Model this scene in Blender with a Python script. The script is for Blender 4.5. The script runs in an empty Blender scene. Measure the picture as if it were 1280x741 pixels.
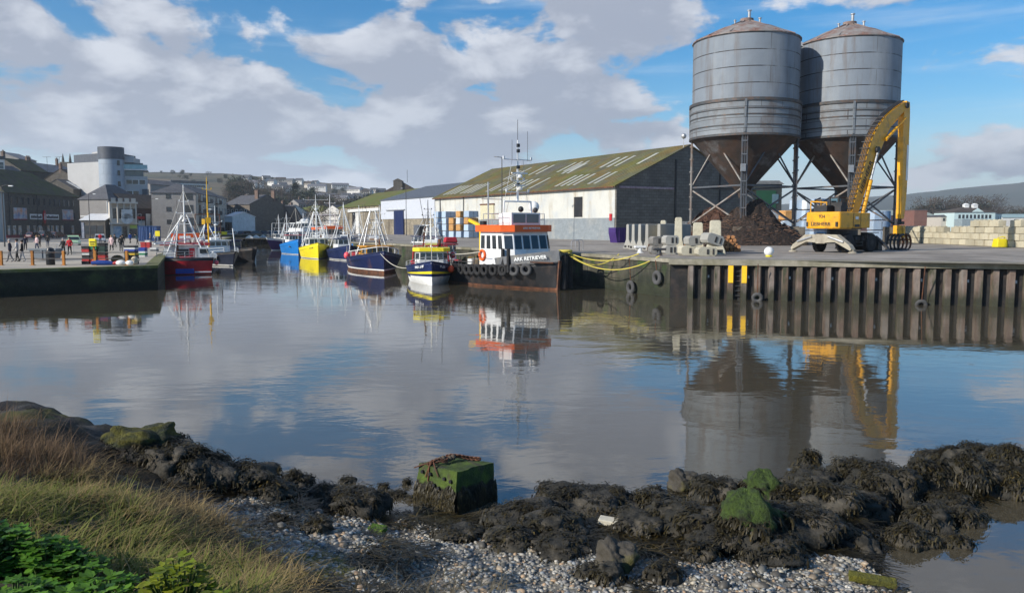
import bpy, bmesh, math, random
import numpy as np
from mathutils import Vector, Matrix, noise
PI=math.pi
RND=random.Random(11)
S=bpy.context.scene
COL=S.collection
rad=math.radians
# ---------------------------------------------------------------- camera geometry
F=1005.0; EYE=4.5; PITCH=math.atan(87.5/F); CP=math.cos(PITCH); SP=math.sin(PITCH)
def ray(u,v):
    a=(u-640)/F; b=(370.5-v)/F
    return Vector((a,CP+b*SP,-SP+b*CP))
def G(u,v,z=0.0):
    "where the sight line through a photo pixel meets the level plane z"
    d=ray(u,v); t=(z-EYE)/d.z
    return Vector((d.x*t,d.y*t,z))
def H(u,v,Y):
    "the point at depth Y on the sight line through a photo pixel"
    d=ray(u,v); t=Y/d.y
    return Vector((d.x*t,Y,EYE+d.z*t))
def X_at(u,Y): return H(u,290,Y).x
def Z_at(v,Y): return H(640,v,Y).z
ZR=2.45; ZL=1.72
# ---------------------------------------------------------------- mesh builder
class MB:
    def __init__(s): s.v=[]; s.f=[]; s.m=[]; s.k=0
    def add(s,vs,fs,k=None):
        o=len(s.v); s.v.extend([tuple(v) for v in vs]); kk=s.k if k is None else k
        for f in fs: s.f.append(tuple(o+i for i in f)); s.m.append(kk)
        return s
    def box(s,c,size,rz=0.0,k=None,taper=1.0,M=None):
        x,y,z=size[0]/2,size[1]/2,size[2]/2; vs=[]
        for sz in (-1,1):
            t=taper if sz>0 else 1
            for sx,sy in ((-1,-1),(1,-1),(1,1),(-1,1)): vs.append(Vector((sx*x*t,sy*y*t,sz*z)))
        R=Matrix.Rotation(rz,3,'Z') if M is None else M
        c=Vector(c); vs=[R@v+c for v in vs]
        return s.add(vs,[(3,2,1,0),(4,5,6,7),(0,1,5,4),(1,2,6,5),(2,3,7,6),(3,0,4,7)],k)
    def mm(s,x0,x1,y0,y1,z0,z1,k=None):
        return s.box(((x0+x1)/2,(y0+y1)/2,(z0+z1)/2),(x1-x0,y1-y0,z1-z0),0,k)
    def beam(s,p,q,w,h=None,k=None):
        p=Vector(p);q=Vector(q);h=h or w;d=(q-p);L=d.length
        if L<1e-6: return s
        d/=L; up=Vector((0,0,1)) if abs(d.z)<.95 else Vector((0,1,0))
        sx=d.cross(up).normalized(); sz=sx.cross(d)
        M=Matrix((sx,d,sz)).transposed()
        return s.box((p+q)/2,(w,L,h),0,k,1.0,M)
    def tube(s,pts,r,n=6,k=None,cap=True,closed=False):
        pts=[Vector(p) for p in pts]; N=len(pts); rs=r if isinstance(r,(list,tuple)) else [r]*N
        vs=[];fs=[];prev=None
        for i,p in enumerate(pts):
            a=pts[(i-1)%N] if (closed or i>0) else p; b=pts[(i+1)%N] if (closed or i<N-1) else p
            d=(b-a).normalized() if (b-a).length>1e-9 else Vector((0,0,1))
            if prev is None:
                up=Vector((0,0,1)) if abs(d.z)<.9 else Vector((1,0,0)); x=d.cross(up).normalized()
            else:
                x=(prev-d*prev.dot(d)); x=x.normalized() if x.length>1e-6 else d.orthogonal().normalized()
            prev=x; y=d.cross(x)
            for j in range(n):
                t=2*PI*j/n; vs.append(p+(x*math.cos(t)+y*math.sin(t))*rs[i])
        M=N if closed else N-1
        for i in range(M):
            for j in range(n):
                a=i*n+j;b=i*n+(j+1)%n;c=((i+1)%N)*n+(j+1)%n;d=((i+1)%N)*n+j; fs.append((a,b,c,d))
        if cap and not closed: fs.append(tuple(range(n-1,-1,-1))); fs.append(tuple((N-1)*n+j for j in range(n)))
        return s.add(vs,fs,k)
    def lathe(s,prof,c=(0,0,0),n=24,k=None,M=None):
        vs=[];fs=[];c=Vector(c)
        for r,z in prof:
            for j in range(n):
                t=2*PI*j/n; q=Vector((max(r,1e-4)*math.cos(t),max(r,1e-4)*math.sin(t),z)); vs.append((M@q if M else q)+c)
        for i in range(len(prof)-1):
            for j in range(n): fs.append((i*n+j,i*n+(j+1)%n,(i+1)*n+(j+1)%n,(i+1)*n+j))
        fs.append(tuple(range(n-1,-1,-1))); fs.append(tuple((len(prof)-1)*n+j for j in range(n)))
        return s.add(vs,fs,k)
    def torus(s,c,R,r,axis=(0,1,0),n=20,m=8,k=None,flat=1.0):
        c=Vector(c); a=Vector(axis).normalized(); x=a.orthogonal().normalized(); y=a.cross(x); vs=[];fs=[]
        for i in range(n):
            t=2*PI*i/n; d=x*math.cos(t)+y*math.sin(t)
            for j in range(m):
                p=2*PI*j/m; vs.append(c+d*(R+r*math.cos(p))+a*(r*flat*math.sin(p)))
        for i in range(n):
            for j in range(m): fs.append((i*m+j,i*m+(j+1)%m,((i+1)%n)*m+(j+1)%m,((i+1)%n)*m+j))
        return s.add(vs,fs,k)
    def ball(s,c,r,n=10,k=None,sc=(1,1,1)):
        c=Vector(c); prof=[(math.sin(PI*i/(n//2+1)),-math.cos(PI*i/(n//2+1))) for i in range(n//2+2)]
        vs=[];fs=[]
        for a,z in prof:
            for j in range(n):
                t=2*PI*j/n; vs.append(c+Vector((max(a,.002)*math.cos(t)*sc[0],max(a,.002)*math.sin(t)*sc[1],z*sc[2]))*r)
        for i in range(len(prof)-1):
            for j in range(n): fs.append((i*n+j,i*n+(j+1)%n,(i+1)*n+(j+1)%n,(i+1)*n+j))
        return s.add(vs,fs,k)
    def prism(s,pts,vec,k=None):
        n=len(pts); vec=Vector(vec); vs=[Vector(p) for p in pts]; vs+= [p+vec for p in vs]
        fs=[tuple(range(n)),tuple(range(2*n-1,n-1,-1))]+[(i,(i+1)%n,n+(i+1)%n,n+i) for i in range(n)]
        return s.add(vs,fs,k)
    def quad(s,vs,k=None): return s.add(vs,[tuple(range(len(vs)))],k)
    def build(s,name,mats,parent=None,smooth=False,bevel=0,solid=0,fix=True):
        me=bpy.data.meshes.new(name); me.from_pydata(s.v,[],s.f)
        ms=mats if isinstance(mats,(list,tuple)) else [mats]
        for m in ms: me.materials.append(m)
        if len(ms)>1: me.polygons.foreach_set('material_index',s.m)
        if fix:
            bm=bmesh.new(); bm.from_mesh(me); bmesh.ops.recalc_face_normals(bm,faces=bm.faces); bm.to_mesh(me); bm.free()
        if smooth:
            me.polygons.foreach_set('use_smooth',[True]*len(me.polygons)); me.set_sharp_from_angle(angle=rad(38))
        me.update()
        o=bpy.data.objects.new(name,me); COL.objects.link(o)
        if solid:
            q=o.modifiers.new('solid','SOLIDIFY'); q.thickness=solid; q.offset=-1
        if bevel:
            q=o.modifiers.new('bevel','BEVEL'); q.width=bevel; q.segments=2; q.limit_method='ANGLE'
        if parent: o.parent=parent
        return o
def tag(o,label=None,cat=None,group=None,kind=None):
    if label: o['label']=label
    if cat: o['category']=cat
    if group: o['group']=group
    if kind: o['kind']=kind
    return o
def thing(name,label,cat,loc=(0,0,0),rz=0.0,group=None):
    o=bpy.data.objects.new(name,None); COL.objects.link(o); o.empty_display_size=.2
    o.location=loc; o.rotation_euler=(0,0,rz); return tag(o,label,cat,group)
KIDS={}
def copy_tree(o,parent=None):
    c=o.copy(); COL.objects.link(c)
    if parent is not None: c.parent=parent
    for ch in list(o.children): copy_tree(ch,c)
    return c
def dup(o,loc,rz=0.0,label=None,group=None,scale=None):
    c=copy_tree(o); c.location=loc; c.rotation_euler=(0,0,rz)
    if label: c['label']=label
    if group: c['group']=group
    if scale is not None: c.scale=scale if isinstance(scale,(tuple,list)) else (scale,)*3
    return c
def repaint(o,old,new):
    "give this copy its own paint"
    for x in [o]+list(o.children_recursive):
        if x.type!='MESH': continue
        for sl in x.material_slots:
            if sl.material==old: sl.link='OBJECT'; sl.material=new
def text_mesh(txt,size,mat,parent,M,name='lettering',ext=.006,align='CENTER',sx=1.0):
    cu=bpy.data.curves.new(name,'FONT'); cu.body=txt; cu.size=size; cu.extrude=ext; cu.align_x=align; cu.align_y='CENTER'; cu.resolution_u=2; cu.offset=size*.018
    t=bpy.data.objects.new('tmp',cu); COL.objects.link(t)
    me=bpy.data.meshes.new_from_object(t.evaluated_get(bpy.context.evaluated_depsgraph_get()))
    bpy.data.objects.remove(t); bpy.data.curves.remove(cu)
    me.transform(M@Matrix.Diagonal((sx,1,1,1))); me.materials.clear(); me.materials.append(mat)
    o=bpy.data.objects.new(name,me); COL.objects.link(o); o.parent=parent; return o
def face_M(c,xdir,up=(0,0,1)):
    "text frame: x along xdir, y along up, facing x cross up"
    x=Vector(xdir).normalized(); y=Vector(up); y=(y-x*y.dot(x)).normalized(); z=x.cross(y)
    m=Matrix((x,y,z)).transposed().to_4x4(); m.translation=Vector(c); return m
# ---------------------------------------------------------------- materials
def new_mat(name):
    m=bpy.data.materials.new(name); m.use_nodes=True; nt=m.node_tree; nt.nodes.clear()
    return m,nt,nt.nodes.new,nt.links.new
MATS={}
def mat(name,col,rough=.75,metal=0.0,var=.18,scale=1.2,col2=None,amt=.5,soft=.12,scale2=.5,st2=(1,1,1),bump=0.0,bscale=18,bst=(1,1,1),
        brick=None,corr=None,spec=.4,rnd=.12,col3=None,amt3=.6,scale3=2.0,st3=(1,1,1),vcol=False,coat=0,tide=None,trans=0):
    if name in MATS: return MATS[name]
    m,nt,N,L=new_mat(name); MATS[name]=m
    out=N('ShaderNodeOutputMaterial'); b=N('ShaderNodeBsdfPrincipled'); L(b.outputs[0],out.inputs[0])
    b.inputs['Metallic'].default_value=metal; b.inputs['Specular IOR Level'].default_value=spec
    b.inputs['Coat Weight'].default_value=coat
    tc=N('ShaderNodeTexCoord'); co=tc.outputs['Object']
    def mp(st):
        if st==(1,1,1): return co
        q=N('ShaderNodeMapping'); q.inputs['Scale'].default_value=st; L(co,q.inputs[0]); return q.outputs[0]
    def nz(sc,st=(1,1,1),det=5,rough=.6):
        q=N('ShaderNodeTexNoise'); q.inputs['Scale'].default_value=sc; q.inputs['Detail'].default_value=det; q.inputs['Roughness'].default_value=rough
        L(mp(st),q.inputs['Vector']); return q.outputs['Fac']
    def rng(x,a,b_,c,d,clamp=True):
        q=N('ShaderNodeMapRange'); q.clamp=clamp
        for i,vv in enumerate((a,b_,c,d)): q.inputs[i+1].default_value=vv
        L(x,q.inputs[0]); return q.outputs[0]
    def mix(f,a,b_):
        q=N('ShaderNodeMix'); q.data_type='RGBA'; L(f,q.inputs[0])
        for i,xx in ((6,a),(7,b_)):
            if isinstance(xx,tuple): q.inputs[i].default_value=(*xx,1)
            else: L(xx,q.inputs[i])
        return q.outputs[2]
    def mul(a,b_,op='MULTIPLY'):
        q=N('ShaderNodeMath'); q.operation=op
        for i,xx in enumerate((a,b_)):
            if isinstance(xx,(int,float)): q.inputs[i].default_value=xx
            else: L(xx,q.inputs[i])
        return q.outputs[0]
    cc=col
    if vcol:
        at=N('ShaderNodeAttribute'); at.attribute_name='tint'; cc=at.outputs['Color']
    hb=None
    if brick or corr:
        sp=N('ShaderNodeSeparateXYZ'); L(co,sp.inputs[0]); xy=mul(sp.outputs[0],sp.outputs[1],'ADD')
        cb=N('ShaderNodeCombineXYZ'); L(xy,cb.inputs[0]); L(sp.outputs[2],cb.inputs[1])
    if brick:
        bw,bh,mort,mcol,c2=brick
        q=N('ShaderNodeTexBrick'); L(cb.outputs[0],q.inputs['Vector']); q.inputs['Scale'].default_value=1; q.inputs['Brick Width'].default_value=bw; q.inputs['Row Height'].default_value=bh
        q.inputs['Mortar Size'].default_value=mort; q.inputs['Mortar Smooth'].default_value=.3; q.inputs['Bias'].default_value=-.1
        q.inputs['Color1'].default_value=(*col,1); q.inputs['Color2'].default_value=(*c2,1); q.inputs['Mortar'].default_value=(*mcol,1)
        cc=q.outputs['Color']; hb=q.outputs['Fac']
    if col2 is not None: cc=mix(rng(nz(scale2,st2,7,.65),amt-soft,amt+soft,0,1),cc,col2)
    if col3 is not None: cc=mix(rng(nz(scale3,st3,7,.65),amt3-.07,amt3+.07,0,1),cc,col3)
    if tide:
        z0,z1,tc_=tide; s2=N('ShaderNodeSeparateXYZ'); L(co,s2.inputs[0]); zz=mul(s2.outputs[2],mul(mul(nz(1.6,(1,1,.2),6,.7),.5,'SUBTRACT'),1.4),'ADD'); cc=mix(rng(zz,z0,z1,1,0),cc,tc_)
    fac=rng(nz(scale,det=6,rough=.7),.3,.7,1-var,1+var)
    if rnd:
        oi=N('ShaderNodeObjectInfo'); fac=mul(fac,rng(oi.outputs['Random'],0,1,1-rnd,1+rnd))
    vm=N('ShaderNodeVectorMath'); vm.operation='SCALE'
    if isinstance(cc,tuple): vm.inputs[0].default_value=cc
    else: L(cc,vm.inputs[0])
    L(fac,vm.inputs['Scale']); L(vm.outputs[0],b.inputs['Base Color'])
    L(rng(nz(scale*2.3),.3,.7,max(.03,rough-.12),min(1,rough+.12)),b.inputs['Roughness'])
    if trans:
        tr_=N('ShaderNodeBsdfTranslucent'); L(vm.outputs[0],tr_.inputs[0]); ms=N('ShaderNodeMixShader'); ms.inputs[0].default_value=trans; L(b.outputs[0],ms.inputs[1]); L(tr_.outputs[0],ms.inputs[2]); L(ms.outputs[0],out.inputs[0])
    if bump or corr or hb:
        h=rng(nz(bscale,bst,6,.65),.2,.8,0,1); bp=N('ShaderNodeBump'); bp.inputs['Strength'].default_value=max(bump,.6 if corr else (.3 if hb else bump)); bp.inputs['Distance'].default_value=.05
        if corr:
            w=mul(mul(xy,2*PI/corr),1,'MULTIPLY'); s_=N('ShaderNodeMath'); s_.operation='SINE'; L(w,s_.inputs[0]); h=mul(mul(s_.outputs[0],1.0),h,'ADD')
        if hb is not None: h=mul(mul(h,.4),hb,'SUBTRACT')
        L(h,bp.inputs['Height']); L(bp.outputs[0],b.inputs['Normal'])
    return m
def glass(name,col=(.02,.025,.03),rough=.08):
    m=mat(name,col,rough=rough,var=.2,scale=.7,spec=.7,rnd=.5); return m
W_=lambda n,c,**k: mat(n,c,**k)
M=dict(
 white=mat('white_paint',(.74,.75,.74),rough=.5,var=.08,scale=2,col2=(.55,.52,.45),amt=.66,scale2=1.5,st2=(1,1,.3)),
 grey_paint=mat('grey_paint',(.16,.17,.18),rough=.6,col2=(.28,.26,.24),amt=.6,scale2=1.2),
 navy=mat('navy_paint',(.012,.022,.085),rough=.38,var=.2,col2=(.04,.05,.09),amt=.64,scale2=.8,st2=(1,1,.4)),
 black=mat('black_paint',(.016,.017,.02),rough=.55,col2=(.07,.05,.04),amt=.63,scale2=1.0,st2=(1,1,.4)),
 rubber=mat('rubber',(.018,.018,.019),rough=.85,bump=.15,bscale=30,var=.3),
 rubber_grey=mat('faded_rubber',(.07,.07,.072),rough=.9,var=.3),
 steel=mat('galvanised',(.42,.43,.44),rough=.5,metal=.6,var=.15,col2=(.3,.22,.16),amt=.68,scale2=3),
 steel_dark=mat('dark_steel',(.06,.065,.07),rough=.6,metal=.3,col2=(.12,.07,.045),amt=.6,scale2=2),
 rust=mat('rust',(.17,.07,.035),rough=.9,var=.3,scale=3,col2=(.07,.035,.025),amt=.5,scale2=2),
 red=mat('red_paint',(.42,.018,.028),rough=.42,var=.15,col2=(.3,.03,.03),amt=.6),
 orange=mat('orange_paint',(.85,.13,.02),rough=.5,var=.1),
 yellow=mat('yellow_paint',(.80,.46,.015),rough=.45,var=.12,col2=(.6,.36,.03),amt=.62,scale2=1.5),
 lemon=mat('lemon_paint',(.80,.66,.02),rough=.42,var=.1,col2=(.6,.52,.05),amt=.66),
 blue=mat('bright_blue_paint',(.01,.16,.48),rough=.4,var=.12),
 royal=mat('royal_blue_plastic',(.015,.05,.30),rough=.5),
 green=mat('green_plastic',(.02,.22,.10),rough=.5),
 purple=mat('purple_paint',(.045,.02,.13),rough=.5),
 glass=glass('window_glass'),
 glass_blue=glass('blue_window_glass',(.05,.10,.13)),
 net=mat('net_twine',(.05,.07,.04),rough=1,col2=(.16,.09,.03),amt=.5,scale2=4,bump=.5,bscale=14),
 conc=mat('concrete',(.36,.34,.30),rough=.9,var=.2,scale=2,col2=(.24,.22,.19),amt=.55,scale2=1.5,bump=.3,bscale=12),
 conc_pale=mat('pale_concrete',(.52,.49,.40),rough=.9,var=.18,scale=2.5,col2=(.36,.34,.26),amt=.56,scale2=1.6,bump=.3,bscale=10),
 wood=mat('timber',(.28,.19,.10),rough=.85,var=.25,scale=4),
 rope_y=mat('yellow_rope',(.55,.45,.08),rough=.9), rope=mat('pale_rope',(.5,.47,.4),rough=.9),
 pink=mat('pink_buoy',(.80,.10,.12),rough=.45,var=.1),
)
# ---------------------------------------------------------------- camera, sun, sky
cam=bpy.data.objects.new('camera',bpy.data.cameras.new('camera')); COL.objects.link(cam); S.camera=cam
cam.location=(0,0,EYE); cam.rotation_euler=(PI/2-PITCH,0,0)
cam.data.sensor_fit='HORIZONTAL'; cam.data.angle=2*math.atan(640/F); cam.data.clip_end=20000; cam.data.clip_start=.05
SUN_EL=rad(27); SUN_DIR=Vector((-.86,-.51,0)).normalized()*math.cos(SUN_EL)+Vector((0,0,math.sin(SUN_EL)))
sl=bpy.data.lights.new('sun','SUN'); sl.energy=4.3; sl.angle=rad(.6); sl.color=(1,.93,.82)
so=bpy.data.objects.new('sun',sl); COL.objects.link(so); so.rotation_euler=SUN_DIR.to_track_quat('Z','Y').to_euler(); so.location=(-40,-30,60)
S.view_settings.view_transform='Standard'; S.view_settings.look='None'; S.view_settings.gamma=1; S.view_settings.use_curve_mapping=False
S.view_settings.exposure=0.42
S.cycles.use_denoising=True; S.cycles.max_bounces=6; S.cycles.volume_bounces=0; S.cycles.transparent_max_bounces=8
S.cycles.sample_clamp_indirect=4; S.cycles.use_adaptive_sampling=True; S.cycles.adaptive_threshold=.015
def make_world():
    w=bpy.data.worlds.new('World'); S.world=w; w.use_nodes=True; w.cycles.sampling_method='MANUAL'; w.cycles.sample_map_resolution=512; nt=w.node_tree; nt.nodes.clear(); N=nt.nodes.new; L=nt.links.new
    out=N('ShaderNodeOutputWorld'); bg=N('ShaderNodeBackground'); L(bg.outputs[0],out.inputs[0]); bg.inputs['Strength'].default_value=.1
    sky=N('ShaderNodeTexSky'); sky.sky_type='NISHITA'; sky.sun_disc=False; sky.sun_elevation=SUN_EL
    sky.sun_rotation=math.atan2(SUN_DIR.x,SUN_DIR.y); sky.air_density=1.0; sky.dust_density=.3; sky.ozone_density=3.0
    tc=N('ShaderNodeTexCoord'); nrm=N('ShaderNodeVectorMath'); nrm.operation='NORMALIZE'; L(tc.outputs['Generated'],nrm.inputs[0])
    sp=N('ShaderNodeSeparateXYZ'); L(nrm.outputs[0],sp.inputs[0])
    def m(op,a,b=None,c=None,clamp=False):
        q=N('ShaderNodeMath'); q.operation=op; q.use_clamp=clamp
        for i,x in enumerate((a,b,c)):
            if x is None: continue
            if isinstance(x,(int,float)): q.inputs[i].default_value=x
            else: L(x,q.inputs[i])
        return q.outputs[0]
    def rng(x,a,b,c,d,smooth=True):
        q=N('ShaderNodeMapRange'); q.interpolation_type='SMOOTHSTEP' if smooth else 'LINEAR'
        for i,v in enumerate((a,b,c,d)): q.inputs[i+1].default_value=v
        L(x,q.inputs[0]); return q.outputs[0]
    az=m('ARCTAN2',sp.outputs[0],sp.outputs[1]); el=m('ARCSINE',sp.outputs[2])
    # cloud banks: centre azimuth, elevation, half widths (radians), weight, all fixed in the sky
    banks=[(-.42,.13,.34,.08,.46),(-.50,.23,.17,.05,.36),(-.14,.225,.055,.05,.30),(.07,.19,.20,.09,.44),(-.05,.10,.30,.045,.34),(-.10,.052,.50,.022,.30),
           (.62,.20,.12,.05,.48),(.55,.075,.12,.035,.30),(-.36,.31,.32,.03,.30),(.15,.27,.06,.05,.28),(.42,.27,.10,.04,.20),
           (-.20,.245,.06,.025,-.36),(.05,.105,.05,.025,-.26),(-.03,.20,.05,.05,-.10),(.30,.13,.12,.10,-.24),(0,.80,1.6,.30,.22),(.75,.52,.42,.14,.35),(-.15,.42,.75,.10,.34),(.55,.38,.25,.08,.30),(.15,.60,1.2,.15,.3)]  # last banks are unseen, added above the view to brighten the water's reflection
    def density(del_,daz):
        A=m('ADD',az,daz); E=m('ADD',el,del_)
        # perspective of a level cloud deck: clouds get flatter towards the horizon
        cx=N('ShaderNodeCombineXYZ'); L(m('MULTIPLY',A,3.4),cx.inputs[0]); L(m('MULTIPLY',m('POWER',m('MAXIMUM',E,.0),.85),6.6),cx.inputs[1]); cx.inputs[2].default_value=3.3
        n1=N('ShaderNodeTexNoise'); n1.inputs['Scale'].default_value=2.1; n1.inputs['Detail'].default_value=8; n1.inputs['Roughness'].default_value=.56; n1.inputs['Distortion'].default_value=.25; L(cx.outputs[0],n1.inputs['Vector'])
        tot=m('ADD',m('MULTIPLY',n1.outputs['Fac'],1.7),-.36)
        for a,e,wa,we,wt in banks:
            q=m('ADD',m('POWER',m('MULTIPLY',m('SUBTRACT',A,a),1/wa),2),m('POWER',m('MULTIPLY',m('SUBTRACT',E,e),1/we),2))
            tot=m('ADD',tot,m('MULTIPLY',m('EXPONENT',m('MULTIPLY',q,-1)),wt))
        return tot,n1.outputs['Fac']
    d0,na=density(0,0); d1,nb=density(.030,-.035)
    cover=rng(d0,.67,.81,0,1)
    lit=rng(m('ADD',m('SUBTRACT',na,nb),m('MULTIPLY',m('SUBTRACT',d0,d1),.20)),-.12,.30,0,1)          # denser here than towards the sun: a lit edge
    thick=rng(d0,.70,1.25,0,1)
    mx=N('ShaderNodeMix'); mx.data_type='RGBA'; L(m('ADD',m('MULTIPLY',lit,1.25),m('SUBTRACT',.05,m('MULTIPLY',thick,.55)),None,True),mx.inputs[0])
    mx.inputs[6].default_value=(3.0,3.3,4.05,1); mx.inputs[7].default_value=(5.7,5.95,6.5,1)
    # thin high streaks
    cx=N('ShaderNodeCombineXYZ'); L(m('ADD',m('MULTIPLY',az,1.6),m('MULTIPLY',el,-1.5)),cx.inputs[0]); L(m('MULTIPLY',el,15),cx.inputs[1])
    n2=N('ShaderNodeTexNoise'); n2.inputs['Scale'].default_value=1.7; n2.inputs['Detail'].default_value=8; n2.inputs['Roughness'].default_value=.6; L(cx.outputs[0],n2.inputs['Vector'])
    ci=m('MULTIPLY',rng(n2.outputs['Fac'],.48,.78,0,.40),1)
    hs=N('ShaderNodeHueSaturation'); hs.inputs['Saturation'].default_value=1.5; hs.inputs['Value'].default_value=1.0; L(sky.outputs[0],hs.inputs['Color'])
    m1=N('ShaderNodeMix'); m1.data_type='RGBA'; L(ci,m1.inputs[0]); L(hs.outputs[0],m1.inputs[6]); m1.inputs[7].default_value=(6.2,6.8,7.6,1)
    m2=N('ShaderNodeMix'); m2.data_type='RGBA'; L(m('MULTIPLY',cover,.96),m2.inputs[0]); hz=N('ShaderNodeMix'); hz.data_type='RGBA'; L(rng(el,-.01,.14,.92,0),hz.inputs[0]); L(m1.outputs[2],hz.inputs[6]); hz.inputs[7].default_value=(4.7,5.4,6.5,1); L(hz.outputs[2],m2.inputs[6]); L(mx.outputs[2],m2.inputs[7])
    L(m2.outputs[2],bg.inputs['Color'])
make_world()
# ================================================================ ground, water, quays
def structure(o): o['kind']='structure'; return o
def water_mat():
    m,nt,N,L=new_mat('river_water'); out=N('ShaderNodeOutputMaterial'); b=N('ShaderNodeBsdfPrincipled'); L(b.outputs[0],out.inputs[0])
    b.inputs['Base Color'].default_value=(.072,.062,.042,1); b.inputs['Roughness'].default_value=.03; b.inputs['IOR'].default_value=1.62; b.inputs['Specular IOR Level'].default_value=.75
    tc=N('ShaderNodeTexCoord')
    def nz(sc,st,det,rot=0,dist=0):
        mp=N('ShaderNodeMapping'); mp.inputs['Scale'].default_value=st; mp.inputs['Rotation'].default_value=(0,0,rot); L(tc.outputs['Object'],mp.inputs[0])
        q=N('ShaderNodeTexNoise'); q.inputs['Scale'].default_value=sc; q.inputs['Detail'].default_value=det; q.inputs['Roughness'].default_value=.5; q.inputs['Distortion'].default_value=dist; L(mp.outputs[0],q.inputs['Vector']); return q.outputs['Fac']
    def mm(op,a,b_):
        q=N('ShaderNodeMath'); q.operation=op
        for i,x in enumerate((a,b_)):
            if isinstance(x,(int,float)): q.inputs[i].default_value=x
            else: L(x,q.inputs[i])
        return q.outputs[0]
    a=nz(.8,(1,1.6,1),3,.12,.4); c=nz(3.2,(1,1.5,1),3,-.15,.3); d=nz(.11,(1,1.4,1),3,.3,1.0)
    rg=N('ShaderNodeMapRange'); L(d,rg.inputs[0]); rg.inputs[1].default_value=.38; rg.inputs[2].default_value=.68; rg.inputs[3].default_value=.15; rg.inputs[4].default_value=1.0   # calm and ruffled patches
    h=mm('ADD',mm('MULTIPLY',a,.9),mm('MULTIPLY',c,.16)); h=mm('MULTIPLY',h,rg.outputs[0])
    bp=N('ShaderNodeBump'); bp.inputs['Strength'].default_value=.19; bp.inputs['Distance'].default_value=.075; L(h,bp.inputs['Height']); L(bp.outputs[0],b.inputs['Normal'])
    return m
w=MB(); w.quad([(-260,-60,0),(200,-60,0),(200,330,0),(-260,330,0)]); structure(w.build('water',water_mat()))
RB=[(10.0,50.8),(5.4,61.5),(-23.2,112),(-45,165),(-63,226)]       # right bank, from the corner inland
RF=[(28.2,43.9),(70,31.8)]                                            # front of the right quay, from the corner outwards
LB=[(-25.3,57.3),(-34,79),(-47,118),(-61,170),(-78,226)]
LF=[(-32.6,51.3),(-75,16.4)]
asph=mat('quay_surface',(.30,.27,.235),rough=.9,var=.3,scale=.5,col2=(.17,.15,.13),amt=.54,scale2=.22,col3=(.36,.32,.27),amt3=.6,scale3=.08,st3=(.3,1,1),bump=.25,bscale=9,rnd=0)
asphL=mat('town_quay_surface',(.42,.37,.30),rough=.92,var=.15,scale=.4,col2=(.27,.25,.22),amt=.58,scale2=.12,bump=.2,bscale=9,rnd=0)
def sheet(name,poly,z,m):
    b=MB(); b.quad([(x,y,z) for x,y in poly]); return structure(b.build(name,m,fix=False))
sheet('quay_apron',[*RB[::-1],*RF,(3600,31.8),(3600,4000),(-63,4000)],ZR,asph)
sheet('town_pavement',[*LB,(-78,900),(-900,900),(-900,16.4),(-75,16.4),LF[0]][::-1],ZL,asphL)
sheet('river_head_ground',[(-78,226),(-63,226),(-63,900),(-78,900)],ZL+.004,asphL)
# the road in front of the town houses
road_m=mat('road_asphalt',(.075,.075,.08),rough=.85,var=.2,scale=.6,rnd=0)
sheet('road',[(-300,110),(-98,150),(-82,200),(-86,300),(-108,300),(-118,190),(-300,165)],ZL+.006,road_m)
# ---- quay walls
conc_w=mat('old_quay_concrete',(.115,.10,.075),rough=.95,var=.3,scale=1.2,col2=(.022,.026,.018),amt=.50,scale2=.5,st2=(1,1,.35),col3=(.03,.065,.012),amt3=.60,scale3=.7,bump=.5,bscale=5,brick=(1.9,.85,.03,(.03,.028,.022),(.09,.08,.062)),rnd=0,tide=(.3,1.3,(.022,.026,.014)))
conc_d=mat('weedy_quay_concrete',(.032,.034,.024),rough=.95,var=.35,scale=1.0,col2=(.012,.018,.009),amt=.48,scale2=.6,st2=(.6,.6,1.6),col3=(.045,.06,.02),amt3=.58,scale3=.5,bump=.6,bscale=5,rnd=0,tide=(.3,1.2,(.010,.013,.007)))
cope=mat('quay_coping',(.27,.25,.20),rough=.9,var=.25,scale=1.5,col2=(.16,.15,.10),amt=.52,scale2=.8,bump=.3,bscale=10,rnd=0)
cope_m=mat('mossy_coping',(.12,.13,.035),rough=.95,var=.3,scale=2,col2=(.20,.18,.11),amt=.55,scale2=1.2,bump=.4,bscale=10,rnd=0)
def wall_run(mb,pts,z0,z1,th=.8,inset=0.0):
    "a quay wall: solid prism along a polyline, thickness on the land side (left of travel)"
    for (x0,y0),(x1,y1) in zip(pts,pts[1:]):
        d=Vector((x1-x0,y1-y0,0)).normalized(); n=Vector((-d.y,d.x,0))*th
        mb.prism([(x0,y0,z0),(x1,y1,z0),(x1+n.x,y1+n.y,z0),(x0+n.x,y0+n.y,z0)],(0,0,z1-z0))
t=thing('quay_wall','stained concrete quay wall with yellow ropes under the white corrugated warehouse','quay wall')
b=MB(); wall_run(b,RB[::-1],-3,ZR-.22); b.build('wall',conc_w,t)
b=MB(); wall_run(b,[(x-.10,y-.05) for x,y in RB[::-1]],ZR-.217,ZR+.012,1.2); b.build('coping',cope,t)
t=thing('quay_wall','dark weedy quay wall in front of the crowd and railing','quay wall')
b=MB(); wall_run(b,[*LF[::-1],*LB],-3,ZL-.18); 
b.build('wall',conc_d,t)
b=MB(); wall_run(b,[(x,y-.06) for x,y in [*LF[::-1],LB[0]]],ZL-.177,ZL+.02,1.1); wall_run(b,[(x+.06,y) for x,y in LB],ZL-.177,ZL+.021,.9); b.build('coping',cope_m,t)
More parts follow.
